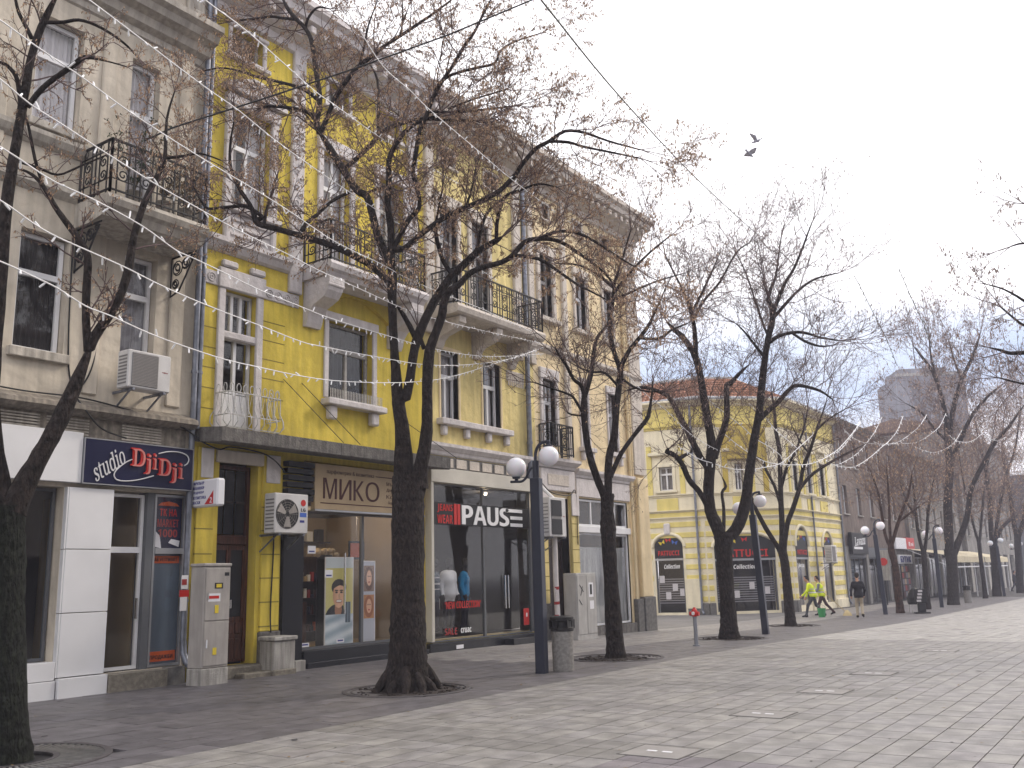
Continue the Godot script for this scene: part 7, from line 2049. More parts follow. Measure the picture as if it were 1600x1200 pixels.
# ------------------------------------------------------------------ bare street trees
class Twigs:
	var mb := MB.new()
	var pods := []
	var r := RandomNumberGenerator.new()
	var pod_rate := 1.0
	var pod_size := 0.05
	var max_level := 3
	var sides := 3
	var child_a := 5
	var child_b := 4
	var up := 0.05

	func perp(d: Vector3) -> Vector3:
		var a := r.randf() * TAU
		var x := d.cross(Vector3.UP if absf(d.y) < 0.9 else Vector3.RIGHT).normalized()
		return x * cos(a) + d.cross(x) * sin(a)

	func grow(p: Vector3, d: Vector3, l: float, rad: float, level: int) -> void:
		var k := 5 if level == 1 else (4 if level == 2 else 3)
		var pts := PackedVector3Array([p])
		var rr := PackedFloat32Array([rad])
		var q := p
		var lift := up if level < 3 else -0.04
		for i in k:
			d = (d + perp(d) * r.randf_range(0.05, 0.30) + Vector3(0, lift, 0)).normalized()
			q += d * l / k
			pts.append(q)
			rr.append(rad * (1.0 - 0.72 * (i + 1.0) / k))
		mb.tube(pts, rr, sides, false)
		if level < max_level:
			var n := child_a if level == 1 else child_b
			for i in n:
				var t := r.randf_range(0.25, 1.0)
				var f := t * k
				var i0 := mini(int(f), k - 1)
				var o := pts[i0].lerp(pts[i0 + 1], f - i0)
				var dir := (pts[i0 + 1] - pts[i0]).normalized()
				var cd := (dir * r.randf_range(0.5, 1.0) + perp(dir) * r.randf_range(0.5, 0.9)).normalized()
				grow(o, cd, l * r.randf_range(0.38, 0.62) * (1.0 - 0.3 * t), maxf(rad * 0.55, 0.0022), level + 1)
		if level >= max_level - 1 and pod_rate > 0.0:
			var m := int(pod_rate * (3.0 if level == max_level else 1.6) + r.randf())
			for i in m:
				var t := r.randf_range(0.3, 1.0) * k
				var i0 := mini(int(t), k - 1)
				var o := pts[i0].lerp(pts[i0 + 1], t - i0)
				var b := Basis(Vector3.UP, r.randf() * TAU) * Basis(Vector3.RIGHT, r.randf_range(-0.7, 0.7)) * Basis(Vector3.BACK, r.randf_range(-0.5, 0.5))
				pods.append([Transform3D(b.scaled(Vector3.ONE * pod_size * r.randf_range(0.6, 1.4)), o), r.randf_range(0.55, 1.35)])

func pod_mesh() -> ArrayMesh:
	# a hanging curled pod or dry leaflet, one unit long
	var mb := MB.new()
	var w := 0.17
	var pts := [[0.0, 0.0, 0.3], [-0.35, 0.10, 1.0], [-0.72, 0.05, 0.9], [-1.0, -0.08, 0.15]]
	for i in 3:
		var a: Array = pts[i]
		var b: Array = pts[i + 1]
		mb.quad(Vector3(-w * b[2], b[0], b[1]), Vector3(w * b[2], b[0], b[1] + 0.05), Vector3(w * a[2], a[0], a[1] + 0.05), Vector3(-w * a[2], a[0], a[1]))
	return mb.mesh()

func street_tree(label: String, base: Vector3, limbs: Array, o: Dictionary) -> Node3D:
	var t := thing("street_tree", label, "tree", base, 0.0, "bare trees in a row along the street")
	var tw := Twigs.new()
	tw.r.seed = o.get("seed", 1)
	tw.pod_rate = o.get("pods", 1.0)
	tw.pod_size = o.get("pod_size", 0.06)
	tw.max_level = o.get("levels", 3)
	tw.child_a = o.get("ca", 5)
	tw.child_b = o.get("cb", 4)
	tw.up = o.get("up", 0.05)
	var step: float = o.get("step", 0.30)
	var length: float = o.get("len", 1.0)
	var bark: Material = M[o.get("bark", "bark")]
	var bark2: Material = M[o.get("bark2", o.get("bark", "bark"))]
	var sides: int = o.get("sides", 12)
	var li := 0
	for l in limbs:
		var nums: Array = l[1]
		var p := PackedVector3Array()
		var rr := PackedFloat32Array()
		for i in range(0, nums.size(), 4):
			p.append(Vector3(nums[i], nums[i + 1], nums[i + 2]))
			rr.append(nums[i + 3])
		var trunk: bool = l[0] == "trunk"
		if trunk:
			# begin a little under the ground
			p[0] = p[0] + Vector3(0, -0.06, 0)
		if not trunk and rr[rr.size() - 1] > 0.02: rr[rr.size() - 1] *= 0.45
		var sp := smooth_path(p, rr, 5 if trunk else 3)
		var mb := MB.new()
		var pp: PackedVector3Array = sp[0]
		var pr: PackedFloat32Array = sp[1]
		mb.tube(pp, pr, sides + 6 if trunk else sides, true, 0.055 if trunk else 0.06, li)
		if trunk and o.has("roots"):
			for k in 11:
				var a := TAU * k / 11.0 + 0.3
				var rt := PackedVector3Array()
				var r0: float = o["roots"]
				for q in [[0.55, 0.30], [0.78, 0.16], [0.98, 0.05], [1.12, -0.03]]:
					rt.append(Vector3(cos(a + 0.1 * sin(k * 3.0)) * r0 * q[0], q[1] * (1.0 + 0.35 * sin(k * 2.3)), sin(a) * r0 * q[0]))
				mb.tube(rt, PackedFloat32Array([0.05, 0.075, 0.065, 0.03]), 7)
		put(t, "trunk" if trunk else "limb", mb, bark if trunk else bark2)
		li += 1
		# cut stubs and knots on the thicker limbs
		if not trunk:
			var total := 0.0
			var next := step * 0.6
			var n := pp.size()
			for i in n - 1:
				var seg := pp[i].distance_to(pp[i + 1])
				var dir := (pp[i + 1] - pp[i]) / maxf(seg, 0.001)
				while total + seg > next:
					var f := (next - total) / seg
					var q := pp[i].lerp(pp[i + 1], f)
					var rad := lerpf(pr[i], pr[i + 1], f)
					var u := float(i) / n
					if rad < o.get("bare", 0.075) and q.y > o.get("low", 2.6):
						var cd := (dir * tw.r.randf_range(0.2, 0.9) + tw.perp(dir) * 0.9 + Vector3(0, 0.15, 0)).normalized()
						tw.grow(q, cd, length * tw.r.randf_range(0.45, 1.1), clampf(rad * 0.45, 0.005, 0.014), 1)
					next += step * tw.r.randf_range(0.6, 1.4)
				total += seg
			if true:
				for k in 3:
					var dir := (pp[n - 1] - pp[n - 2]).normalized()
					tw.grow(pp[n - 1], (dir + tw.perp(dir) * 0.35).normalized(), length * tw.r.randf_range(0.6, 1.1), minf(pr[n - 1] * 0.8, 0.022), 1)
	put(t, "twigs", tw.mb, M["twig"], "stuff")
	if tw.pods.size() > 0:
		var mm := MultiMesh.new()
		mm.transform_format = MultiMesh.TRANSFORM_3D
		mm.use_colors = true
		mm.mesh = pod_mesh()
		mm.instance_count = tw.pods.size()
		for i in tw.pods.size():
			mm.set_instance_transform(i, tw.pods[i][0])
			var v: float = tw.pods[i][1]
			mm.set_instance_color(i, Color(v, v * 0.97, v * 0.95))
		var mi := MultiMeshInstance3D.new()
		mi.name = "seed_pods"
		mi.multimesh = mm
		mi.material_override = M[o.get("pod_mat", "pod")]
		t.add_child(mi)
		mi.set_meta("kind", "stuff")
	return t

func build_trees() -> void:
	street_tree("nearest tree at the left edge with a mossy trunk forking over the shop fascia", Vector3(-9.95, 0, -5.27), LIMBS_0, {"seed": 5, "bark": "bark_moss", "bark2": "bark", "step": 0.30, "len": 0.75, "pods": 1.0, "pod_size": 0.03, "ca": 5, "cb": 4, "bare": 0.05, "low": 4.2})
	street_tree("big tree with four stems rising in front of the perfume shop, full of brown pods", Vector3(-10.15, 0, -11.59), LIMBS_1, {"seed": 9, "step": 0.21, "len": 1.25, "pods": 1.7, "pod_size": 0.036, "ca": 7, "cb": 6, "bare": 0.058, "low": 6.3, "roots": 0.46})
	street_tree("slim tree with a knotted trunk in front of the papered shop window", Vector3(-9.82, 0, -17.73), LIMBS_2, {"seed": 13, "step": 0.24, "len": 1.4, "pods": 0.2, "pod_size": 0.045, "ca": 6, "cb": 5, "bare": 0.06, "low": 4.8, "up": 0.09})
	street_tree("widely forked tree behind the red topped hydrant", Vector3(-10.21, -0.08, -24.76), LIMBS_3, {"seed": 17, "step": 0.21, "len": 1.9, "pods": 0.30, "pod_size": 0.055, "ca": 7, "cb": 5, "bare": 0.12, "low": 4.6, "up": 0.10, "pod_mat": "pod_grey"})
	street_tree("slender tree with many upright stems in front of the arched side of the corner house", Vector3(-11.5, -0.22, -33.5), LIMBS_4, {"seed": 21, "step": 0.22, "len": 2.1, "pods": 0.0, "ca": 6, "cb": 5, "bare": 0.12, "low": 4.4, "up": 0.08})
	street_tree("leaning reddish trunk between the third lamp post and the wrapped chair", Vector3(-10.6, -0.31, -45.56), LIMBS_5, {"seed": 25, "bark": "bark_brown", "step": 0.16, "len": 2.9, "pods": 0.3, "ca": 7, "cb": 6, "bare": 0.16, "low": 4.0, "up": 0.06, "pod_size": 0.08, "sides": 8})
	street_tree("thin dark tree directly behind the wrapped chair", Vector3(-10.37, -0.33, -50.15), LIMBS_6, {"seed": 29, "bark": "bark_far", "step": 0.16, "len": 2.9, "pods": 0.3, "ca": 7, "cb": 6, "bare": 0.16, "low": 4.0, "up": 0.06, "pod_size": 0.08, "sides": 8})
	street_tree("thick stemmed tall tree right of the fourth lamp post, crown against the tower block", Vector3(-10.39, -0.36, -56.65), LIMBS_7, {"seed": 33, "bark": "bark_far", "step": 0.20, "len": 2.8, "pods": 0.35, "ca": 7, "cb": 5, "bare": 0.2, "low": 4.5, "up": 0.10, "pod_mat": "pod_grey", "pod_size": 0.12, "sides": 10})
	street_tree("thin tree right of the far litter bin", Vector3(-10.71, -0.41, -69.16), LIMBS_8, {"seed": 37, "bark": "bark_far", "step": 0.16, "len": 3.2, "pods": 0.3, "ca": 6, "cb": 6, "bare": 0.16, "low": 4.0, "pod_size": 0.1, "sides": 7})
	street_tree("sturdy far tree left of the fifth lamp post", Vector3(-10.96, -0.43, -75.73), LIMBS_9, {"seed": 41, "bark": "bark_far", "step": 0.16, "len": 3.6, "pods": 0.3, "ca": 6, "cb": 6, "bare": 0.22, "low": 4.4, "pod_size": 0.1, "sides": 8})
	street_tree("farthest tree at the right edge of the view behind the last lamp post", Vector3(-10.64, -0.47, -85.35), LIMBS_10, {"seed": 45, "bark": "bark_far", "step": 0.16, "len": 3.8, "pods": 0.3, "ca": 6, "cb": 6, "bare": 0.22, "low": 4.4, "pod_size": 0.1, "sides": 8})
	street_tree("tree beyond the right edge whose drooping branch tips with pods reach into the sky", Vector3(-0.72, -0.07, -24.12), LIMBS_11, {"seed": 49, "step": 0.5, "len": 1.2, "pods": 0.8, "pod_size": 0.06, "ca": 4, "cb": 3, "bare": 0.10, "low": 5.0, "pod_mat": "pod_grey"})
	# round grates at the foot of the nearer trees
	var gl := ["round iron grate with radial slots around the mossy tree at the left edge", "round iron edged bed of earth around the big tree before the perfume shop", "round bed edged in iron around the slim knotted tree", "round bed edged in iron around the widely forked tree", "round bed edged in iron around the slender many stemmed tree"]
	var gp := [Vector3(-9.95, 0, -5.27), Vector3(-10.15, 0, -11.59), Vector3(-9.82, 0, -17.73), Vector3(-10.21, 0, -24.76), Vector3(-11.5, 0, -33.5)]
	for i in 5:
		var p: Vector3 = gp[i]
		p.y = gy(p.z)
		var g := thing("tree_grate", gl[i], "tree grate", p, 0.0, "round grates at the feet of the trees")
		var rad := 1.0
		var mb := MB.new()
		mb.lathe(Vector3.ZERO, [[rad - 0.075, -0.03], [rad - 0.075, 0.012], [rad - 0.02, 0.016], [rad, 0.010], [rad, -0.03]], 48)
		put(g, "rim", mb, M["cast_iron"])
		mb = MB.new()
		mb.lathe(Vector3.ZERO, [[rad, -0.028], [rad - 0.1, -0.026], [0.5, -0.004 if i > 0 else -0.03], [0.0, 0.012]], 36)
		put(g, "earth", mb, M["soil"] if i > 0 else M["black"])
		if i == 0:
			mb = MB.new()
			mb.lathe(Vector3.ZERO, [[0.44, -0.02], [0.44, 0.010], [0.50, 0.012], [0.50, -0.02]], 36)
			put(g, "inner_ring", mb, M["cast_iron"])
			var one := MB.new()
			one.box(Vector3(0.50, -0.015, -0.013), Vector3(0.925, 0.008, 0.013))
			var om := one.mesh()
			for k in 64:
				var s := part(g, "grate_bar", om, M["plinth"])
				s.rotation.y = TAU * k / 64.0
		else:
			mb = MB.new()
			mb.lathe(Vector3.ZERO, [[rad - 0.16, -0.02], [rad - 0.16, 0.006], [rad - 0.13, 0.008], [rad - 0.13, -0.02]], 40)
			put(g, "inner_ring", mb, M["cast_iron"])
			mb = MB.new()
			var r := RandomNumberGenerator.new()
			r.seed = 60 + i
			for k in 130:
				var a := r.randf() * TAU
				var d := sqrt(r.randf()) * 0.82
				var s := r.randf_range(0.012, 0.035)
				mb.ball(Vector3(cos(a) * d, 0.004, sin(a) * d), Vector3(s, s * 0.5, s), 6)
			put(g, "clods_and_leaves", mb, M["soil"], "stuff")

# ------------------------------------------------------------------ strings of lights and cables
func build_strands() -> void:
	var r := RandomNumberGenerator.new()
	r.seed = 77
	for s in STRANDS:
		var nums: Array = s[2]
		var p := PackedVector3Array()
		for i in range(0, nums.size(), 3): p.append(Vector3(nums[i], nums[i + 1], nums[i + 2]))
		var base: Vector3 = p[p.size() / 2]
		var dark: bool = s[1] == "dark"
		var far: bool = p[0].length() > 24.0
		var o := thing("string_of_lights", s[0], "string lights", base, 0.0, "strings of lights across the street")
		for i in p.size(): p[i] -= base
		var sp := smooth_path(p, pf((0.012 if dark else 0.0062) if not far else 0.013, p.size()), 4)
		var pp: PackedVector3Array = sp[0]
		var mb := MB.new()
		mb.tube(pp, sp[1], 5)
		put(o, "cable", mb, M["garland_dark"] if dark else M["garland"])
		var bulbs := MB.new()
		var step := 1.3 if dark and not far else (0.22 if not far else 0.30)
		var next := 0.1
		var total := 0.0
		for i in pp.size() - 1:
			var seg := pp[i].distance_to(pp[i + 1])
			while total + seg > next:
				var q := pp[i].lerp(pp[i + 1], (next - total) / seg)
				var d := Vector3(r.randfn() * 0.6, -1.0 if r.randf() < 0.78 else 0.8, r.randfn() * 0.6).normalized()
				var l := r.randf_range(0.045, 0.075) * (1.8 if far else 1.0)
				var w := 0.0085 * (2.0 if far else 1.0)
				bulbs.tube(pv([q, q + d * l * 0.4, q + d * l]), PackedFloat32Array([w * 0.6, w, w * 0.9]), 5)
				next += step * r.randf_range(0.7, 1.35)
			total += seg
		put(o, "bulbs", bulbs, M["garland_dark"] if dark else M["garland"], "stuff")
	var ov := thing("overhead_cable", "dark cable slanting across the crown of the big tree up to the right", "cable", Vector3(-9.5, 9.6, -9.8))
	var mbc := MB.new()
	var cp := PackedVector3Array()
	for q in [[-11.83, 8.21, -7.63], [-11.62, 8.49, -7.96], [-10.64, 9.01, -8.83], [-9.54, 9.61, -9.80], [-8.48, 10.23, -10.73], [-7.44, 10.94, -11.66], [-6.93, 11.33, -12.23]]:
		cp.append(Vector3(q[0], q[1], q[2]) - ov.position)
	mbc.tube(cp, pf(0.013, cp.size()), 6)
	put(ov, "wire", mbc, M["cable"])
	# cables on the fronts
	var runs := [
		["black cable hanging down the beige house from under the iron balcony", [[8.80, 8.0, 0.03], [8.84, 6.4, 0.02], [8.82, 5.6, 0.04], [8.66, 5.1, 0.06], [8.4, 4.86, 0.06]]],
		["black cable dropping along the beige wall behind the leaning limb to the sign board", [[8.30, 7.6, 0.02], [8.34, 5.8, 0.02], [8.45, 5.0, 0.03], [8.62, 4.5, 0.32], [8.95, 4.30, 0.22], [9.4, 4.20, 0.2]]],
		["bundle of cables sagging along the worn ledge of the beige house", [[4.0, 4.86, 0.10], [6.5, 4.82, 0.12], [7.6, 4.78, 0.14], [8.6, 4.80, 0.13], [9.6, 4.68, 0.18], [10.4, 4.55, 0.20], [10.9, 4.36, 0.18]]],
		["black cable looping under the concrete canopy over the brown house door", [[10.9, 4.34, 0.14], [11.25, 4.18, 0.30], [11.5, 4.24, 0.35], [12.2, 4.20, 0.35], [12.7, 4.10, 0.2], [13.0, 3.9, 0.16]]],
		["black cable running down the yellow pier right of the brown house door", [[12.62, 2.72, 0.06], [12.80, 2.68, 0.07], [12.84, 2.4, 0.07], [12.80, 1.2, 0.07], [12.80, 0.75, 0.10]]],
		["black cable sagging under the ornate door hood of the pale house", [[22.6, 4.3, 0.16], [23.0, 4.08, 0.18], [23.6, 4.02, 0.18], [24.1, 4.06, 0.18], [24.35, 4.22, 0.16], [24.48, 4.0, 0.14], [24.5, 2.6, 0.13]]]]
	for q in runs:
		var o := thing("wall_cable", q[0], "cable", at_wall(q[1][0][0], q[1][0][1], 0.0), PI / 2)
		var p := PackedVector3Array()
		for k in q[1]: p.append(Vector3(k[0] - q[1][0][0], k[1] - q[1][0][1], k[2]))
		var sp := smooth_path(p, pf(0.014, p.size()), 6)
		var mb := MB.new()
		mb.tube(sp[0], sp[1], 6)
		put(o, "wire", mb, M["cable"])

# ------------------------------------------------------------------ lamps, bins, cabinets, air conditioners
func make_lamp() -> Node3D:
	var o := Node3D.new()
	var mb := MB.new()
	mb.bevel(Vector3(-0.092, -0.3, -0.092), Vector3(0.092, 3.46, 0.092), 0.012)
	put(o, "post", mb, M["lamp_blue"])
	mb = MB.new()
	mb.tube(pv([Vector3(0, 3.45, 0), Vector3(0, 3.78, 0)]), pf(0.062, 2), 14)
	put(o, "neck", mb, M["lamp_blue"])
	# low S-shaped arm with the standing globe
	mb = MB.new()
	var p := pv([Vector3(-0.03, 3.66, 0), Vector3(-0.10, 3.64, 0), Vector3(-0.155, 3.56, 0), Vector3(-0.21, 3.47, 0), Vector3(-0.29, 3.42, 0), Vector3(-0.40, 3.42, 0), Vector3(-0.52, 3.425, 0)])
	var sp := smooth_path(p, pf(0.024, p.size()), 4)
	mb.tube(sp[0], sp[1], 8)
	put(o, "low_arm", mb, M["lamp_blue"])
	mb = MB.new()
	mb.lathe(Vector3(-0.40, 3.42, 0), [[0.0, 0.0], [0.035, 0.0], [0.035, 0.05], [0.075, 0.055], [0.08, 0.09], [0.0, 0.09]], 16)
	put(o, "globe_holder", mb, M["lamp_blue"])
	mb = MB.new()
	mb.ball(Vector3(-0.40, 3.685, 0), Vector3(0.19, 0.19, 0.19), 28)
	put(o, "globe", mb, M["globe"])
	# high hooked arm with the hanging globe
	mb = MB.new()
	p = pv([Vector3(0, 3.70, 0), Vector3(0.0, 3.86, 0), Vector3(0.03, 3.99, 0), Vector3(0.11, 4.09, 0), Vector3(0.22, 4.12, 0), Vector3(0.30, 4.115, 0)])
	sp = smooth_path(p, pf(0.030, p.size()), 4)
	mb.tube(sp[0], sp[1], 8)
	put(o, "high_arm", mb, M["lamp_blue"])
	mb = MB.new()
	mb.lathe(Vector3(0.27, 4.02, 0), [[0.0, 0.0], [0.085, 0.0], [0.08, 0.03], [0.035, 0.04], [0.035, 0.10], [0.0, 0.10]], 16)
	put(o, "globe_holder", mb, M["lamp_blue"])
	mb = MB.new()
	mb.ball(Vector3(0.27, 3.845, 0), Vector3(0.19, 0.19, 0.19), 28)
	put(o, "globe", mb, M["globe"])
	return o

func make_bin() -> Node3D:
	var o := Node3D.new()
	var mb := MB.new()
	mb.lathe(Vector3.ZERO, [[0.0, 0.0], [0.185, 0.0], [0.19, 0.02], [0.195, 0.30], [0.2, 0.69], [0.19, 0.71], [0.0, 0.71]], 28)
	put(o, "body", mb, M["bin_concrete"])
	mb = MB.new()
	mb.lathe(Vector3.ZERO, [[0.205, 0.70], [0.212, 0.715], [0.212, 0.76], [0.20, 0.77]], 28)
	mb.lathe(Vector3.ZERO, [[0.20, 0.88], [0.215, 0.89], [0.215, 0.945], [0.19, 0.965], [0.16, 0.95], [0.15, 0.90]], 28)
	for k in 6:
		var a := TAU * k / 6.0 + 0.4
		mb.bar(Vector3(cos(a) * 0.203, 0.74, sin(a) * 0.203), Vector3(cos(a) * 0.203, 0.90, sin(a) * 0.203), 0.10, 0.012)
	put(o, "lid_ring", mb, M["iron"])
	mb = MB.new()
	mb.lathe(Vector3.ZERO, [[0.17, 0.66], [0.175, 0.89], [0.165, 0.89], [0.16, 0.70], [0.0, 0.70]], 24)
	put(o, "liner", mb, M["black"])
	return o

func ac_unit(label: String, at: Vector3, w: float, h: float, d: float, badge: String) -> Node3D:
	var o := thing("air_conditioner", label, "air conditioner", at, PI / 2)
	var mb := MB.new()
	mb.bevel(Vector3(-w / 2, 0, 0), Vector3(w / 2, h, d), 0.018)
	put(o, "case", mb, M["ac_white"])
	var cx := -w * 0.14
	var r := minf(w * 0.34, h * 0.40)
	if badge == "round":
		mb = MB.new()
		mb.tube(pv([Vector3(cx, h * 0.48, d - 0.05), Vector3(cx, h * 0.48, d + 0.004)]), pf(r, 2), 32)
		put(o, "fan_mouth", mb, M["black"])
		mb = MB.new()
		for k in 5:
			var ring := PackedVector3Array()
			var rr := r * (0.28 + 0.17 * k)
			for t in 33: ring.append(Vector3(cx + cos(TAU * t / 32.0) * rr, h * 0.48 + sin(TAU * t / 32.0) * rr, d + 0.016))
			mb.tube(ring, pf(0.0025, 33), 4, false)
		for k in 10:
			var a := TAU * k / 10.0
			mb.bar(Vector3(cx + cos(a) * 0.04, h * 0.48 + sin(a) * 0.04, d + 0.014), Vector3(cx + cos(a) * r, h * 0.48 + sin(a) * r, d + 0.014), 0.003, 0.003)
		put(o, "guard", mb, M["cabinet"])
		mb = MB.new()
		for k in 3:
			var a := TAU * k / 3.0 + 0.5
			var u := Vector3(cos(a), sin(a), 0)
			var v := Vector3(-sin(a), cos(a), 0)
			var c := Vector3(cx, h * 0.48, d + 0.006)
			mb.quad(c + u * 0.05 - v * 0.02, c + u * r * 0.86 - v * r * 0.30, c + u * r * 0.86 + v * r * 0.34 + Vector3(0, 0, 0.008), c + u * 0.05 + v * 0.04 + Vector3(0, 0, 0.008))
		put(o, "fan_blade", mb, M["cabinet"])
		mb = MB.new()
		mb.tube(pv([Vector3(w * 0.34, h * 0.78, d + 0.001), Vector3(w * 0.34, h * 0.78, d + 0.006)]), pf(0.065, 2), 20)
		put(o, "badge", mb, M["red"])
		lettering(o, "LG", Vector3(w * 0.34, h * 0.60, d + 0.002), 0.12, 0.065, "black", 0.004)
		bx(o, "energy_sticker", w * 0.24, w * 0.44, h * 0.42, h * 0.53, d + 0.001, d + 0.004, "blue_print")
		bx(o, "energy_sticker", w * 0.24, w * 0.38, h * 0.28, h * 0.34, d + 0.001, d + 0.004, "ink_blue")
	else:
		mb = MB.new()
		mb.bevel(Vector3(-w * 0.42, h * 0.06, d - 0.02), Vector3(w * 0.20, h * 0.94, d + 0.012), 0.02)
		put(o, "fan_mouth", mb, M["ac_grille"])
		for k in 22: bx(o, "grille_bar", -w * 0.41, w * 0.19, h * 0.08 + k * h * 0.039, h * 0.08 + k * h * 0.039 + 0.006, d + 0.013, d + 0.018, "cabinet")
		lettering(o, badge, Vector3(w * 0.36, h * 0.52, d + 0.001), 0.11, 0.028, "red_dim", 0.003)
	for k in 9: bx(o, "side_fin", -w / 2 - 0.006, -w / 2 - 0.001, h * 0.10 + k * h * 0.09, h * 0.10 + k * h * 0.09 + 0.028, d * 0.15, d * 0.9, "ac_grille")
	for s in [-w * 0.36, w * 0.36]:
		mb = MB.new()
		mb.box(Vector3(s - 0.02, -0.045, -0.28), Vector3(s + 0.02, -0.004, d + 0.02))
		mb.bar(Vector3(s, -0.35, -0.26), Vector3(s, -0.04, d * 0.7), 0.025, 0.025)
		put(o, "bracket", mb, M["zinc"])
	return o

func build_street_furniture() -> void:
	var lamps := [
		["near twin globe lamp post beside the concrete litter bin", Vector3(-9.53, 0, -14.5), 0.0, 1.0],
		["second twin globe lamp post right of the widely forked tree", Vector3(-10.17, -0.12, -27.4), 0.035, 1.0],
		["third twin globe lamp post left of the leaning reddish trunk", Vector3(-10.9, -0.31, -44.19), 0.03, 1.0],
		["fourth twin globe lamp post left of the thick stemmed tree", Vector3(-10.23, -0.34, -52.74), 0.0, 1.0],
		["fifth twin globe lamp post right of the sturdy far tree", Vector3(-10.46, -0.43, -75.49), 0.02, 1.0],
		["last twin globe lamp post at the right edge of the view", Vector3(-10.78, -0.48, -87.69), 0.0, 1.0]]
	var proto := make_lamp()
	for i in lamps.size():
		var o: Node3D = proto if i == 0 else proto.duplicate()
		o.name = numbered("street_lamp")
		add_child(o)
		tag(o, lamps[i][0], "street lamp", "twin globe street lamps along the trees")
		o.position = lamps[i][1]
		o.rotation.y = 0.15 if i != 1 else 0.1
		o.rotation.z = lamps[i][2]
		var mb := MB.new()
	var bin := make_bin()
	for i in 2:
		var o: Node3D = bin if i == 0 else bin.duplicate()
		o.name = numbered("litter_bin")
		add_child(o)
		o.position = [Vector3(-9.38, 0, -14.98), Vector3(-10.19, -0.37, -59.87)][i]
		tag(o, ["near round concrete litter bin with a black metal ring beside the first lamp post", "far round concrete litter bin right of the thick stemmed tree"][i], "litter bin", "concrete litter bins")
	# hydrant
	var h := thing("hydrant", "grey standpipe hydrant with a red head between the slim tree and the forked tree", "hydrant", Vector3(-9.74, gy(-21.57), -21.57))
	var mb := MB.new()
	mb.tube(pv([Vector3(0, -0.1, 0), Vector3(0, 0.70, 0)]), pf(0.055, 2), 16)
	mb.tube(pv([Vector3(0, 0.0, 0), Vector3(0, 0.03, 0)]), pf(0.10, 2), 16)
	put(h, "standpipe", mb, M["hydrant_grey"])
	mb = MB.new()
	mb.lathe(Vector3(0, 0.68, 0), [[0.0, 0.0], [0.085, 0.01], [0.09, 0.08], [0.075, 0.16], [0.04, 0.19], [0.035, 0.22], [0.0, 0.22]], 18)
	put(h, "head", mb, M["red"])
	h.scale = Vector3(0.85, 1.0, 0.85)
	for s in [-1.0, 1.0]:
		mb = MB.new()
		mb.tube(pv([Vector3(s * 0.06, 0.75, 0), Vector3(s * 0.14, 0.75, 0)]), pf(0.05, 2), 14)
		put(h, "outlet", mb, M["red"])
	mb = MB.new()
	mb.tube(pv([Vector3(0, 0.76, 0.07), Vector3(0, 0.76, 0.115)]), pf(0.042, 2), 14)
	put(h, "cap", mb, M["white"])
	# cabinets
	var c1 := thing("utility_cabinet", "tall beige utility cabinet with torn stickers in front of the brown house door", "cabinet", at_wall(10.68, 0.0, 0.47), PI / 2)
	c1.scale.x = 0.8
	bx(c1, "case", -0.06, 0.64, 0.28, 2.0, 0.0, 0.38, "cabinet", 0.012)
	bx(c1, "case_top", -0.08, 0.66, 2.003, 2.06, -0.02, 0.40, "cabinet", 0.015)
	bx(c1, "foot", -0.07, 0.65, -0.03, 0.276, -0.01, 0.39, "concrete_light", 0.012)
	bx(c1, "door", -0.03, 0.61, 1.08, 1.97, 0.381, 0.396, "cabinet", 0.006)
	bx(c1, "door", -0.03, 0.61, 0.32, 1.06, 0.381, 0.396, "cabinet", 0.006)
	bx(c1, "latch", 0.02, 0.05, 0.62, 0.76, 0.397, 0.415, "sign_white", 0.005)
	bx(c1, "latch", 0.02, 0.05, 1.44, 1.56, 0.397, 0.415, "cabinet_grey", 0.005)
	for q in [[0.20, 0.42, 1.62, 1.72, "black"], [0.24, 0.38, 1.64, 1.70, "yellow_print"], [0.04, 0.36, 1.40, 1.54, "sign_white"], [0.06, 0.32, 1.45, 1.50, "red"], [0.22, 0.32, 1.20, 1.34, "yellow_print"], [0.20, 0.30, 0.50, 0.62, "yellow_print"], [0.46, 0.58, 1.84, 1.90, "black"]]:
		bx(c1, "sticker", q[0], q[1], q[2], q[3], 0.397 + (0.004 if q[4] == "yellow_print" or q[4] == "red" else 0.0), 0.399 + (0.004 if q[4] == "yellow_print" or q[4] == "red" else 0.0), q[4])
	var nt := thing("torn_notice", "torn red and white notices taped round the drainpipe beside the utility cabinet", "notice", at_wall(10.72, 1.25, 0.165), PI / 2)
	for q in [[-0.07, 0.07, 0.0, 0.24, "sign_white"], [-0.09, 0.11, 0.24, 0.36, "red"], [-0.06, 0.08, 0.38, 0.62, "sign_white"], [-0.05, 0.05, 0.45, 0.55, "red_dim"]]:
		bx(nt, "sheet", q[0], q[1], q[2], q[3], 0.0 + (0.005 if q[4] == "red_dim" else 0.0), 0.006 + (0.005 if q[4] == "red_dim" else 0.0), q[4])
	var sb := thing("stone_box", "low concrete box with an overhanging lid at the foot of the yellow pier", "box", at_wall(12.65, 0.0, 0.26), PI / 2)
	bx(sb, "box", -0.26, 0.26, -0.03, 0.62, 0.0, 0.42, "concrete_light", 0.015)
	bx(sb, "lid", -0.29, 0.29, 0.623, 0.70, -0.03, 0.46, "concrete_light", 0.015)
	bx(sb, "foot", -0.28, 0.28, -0.04, 0.10, -0.02, 0.45, "step_stone", 0.02)
	var wb := thing("white_block", "small white block on the ground beside the concrete box", "block", at_wall(13.25, 0.0, 0.32), PI / 2)
	bx(wb, "block", -0.14, 0.14, -0.02, 0.20, 0.0, 0.14, "concrete_light", 0.01)
	var c2 := thing("utility_cabinet", "pale grey utility cabinet with scribbles between the ornate door and the papered shop", "cabinet", at_wall(23.25, gy(-23.3), 0.55), PI / 2)
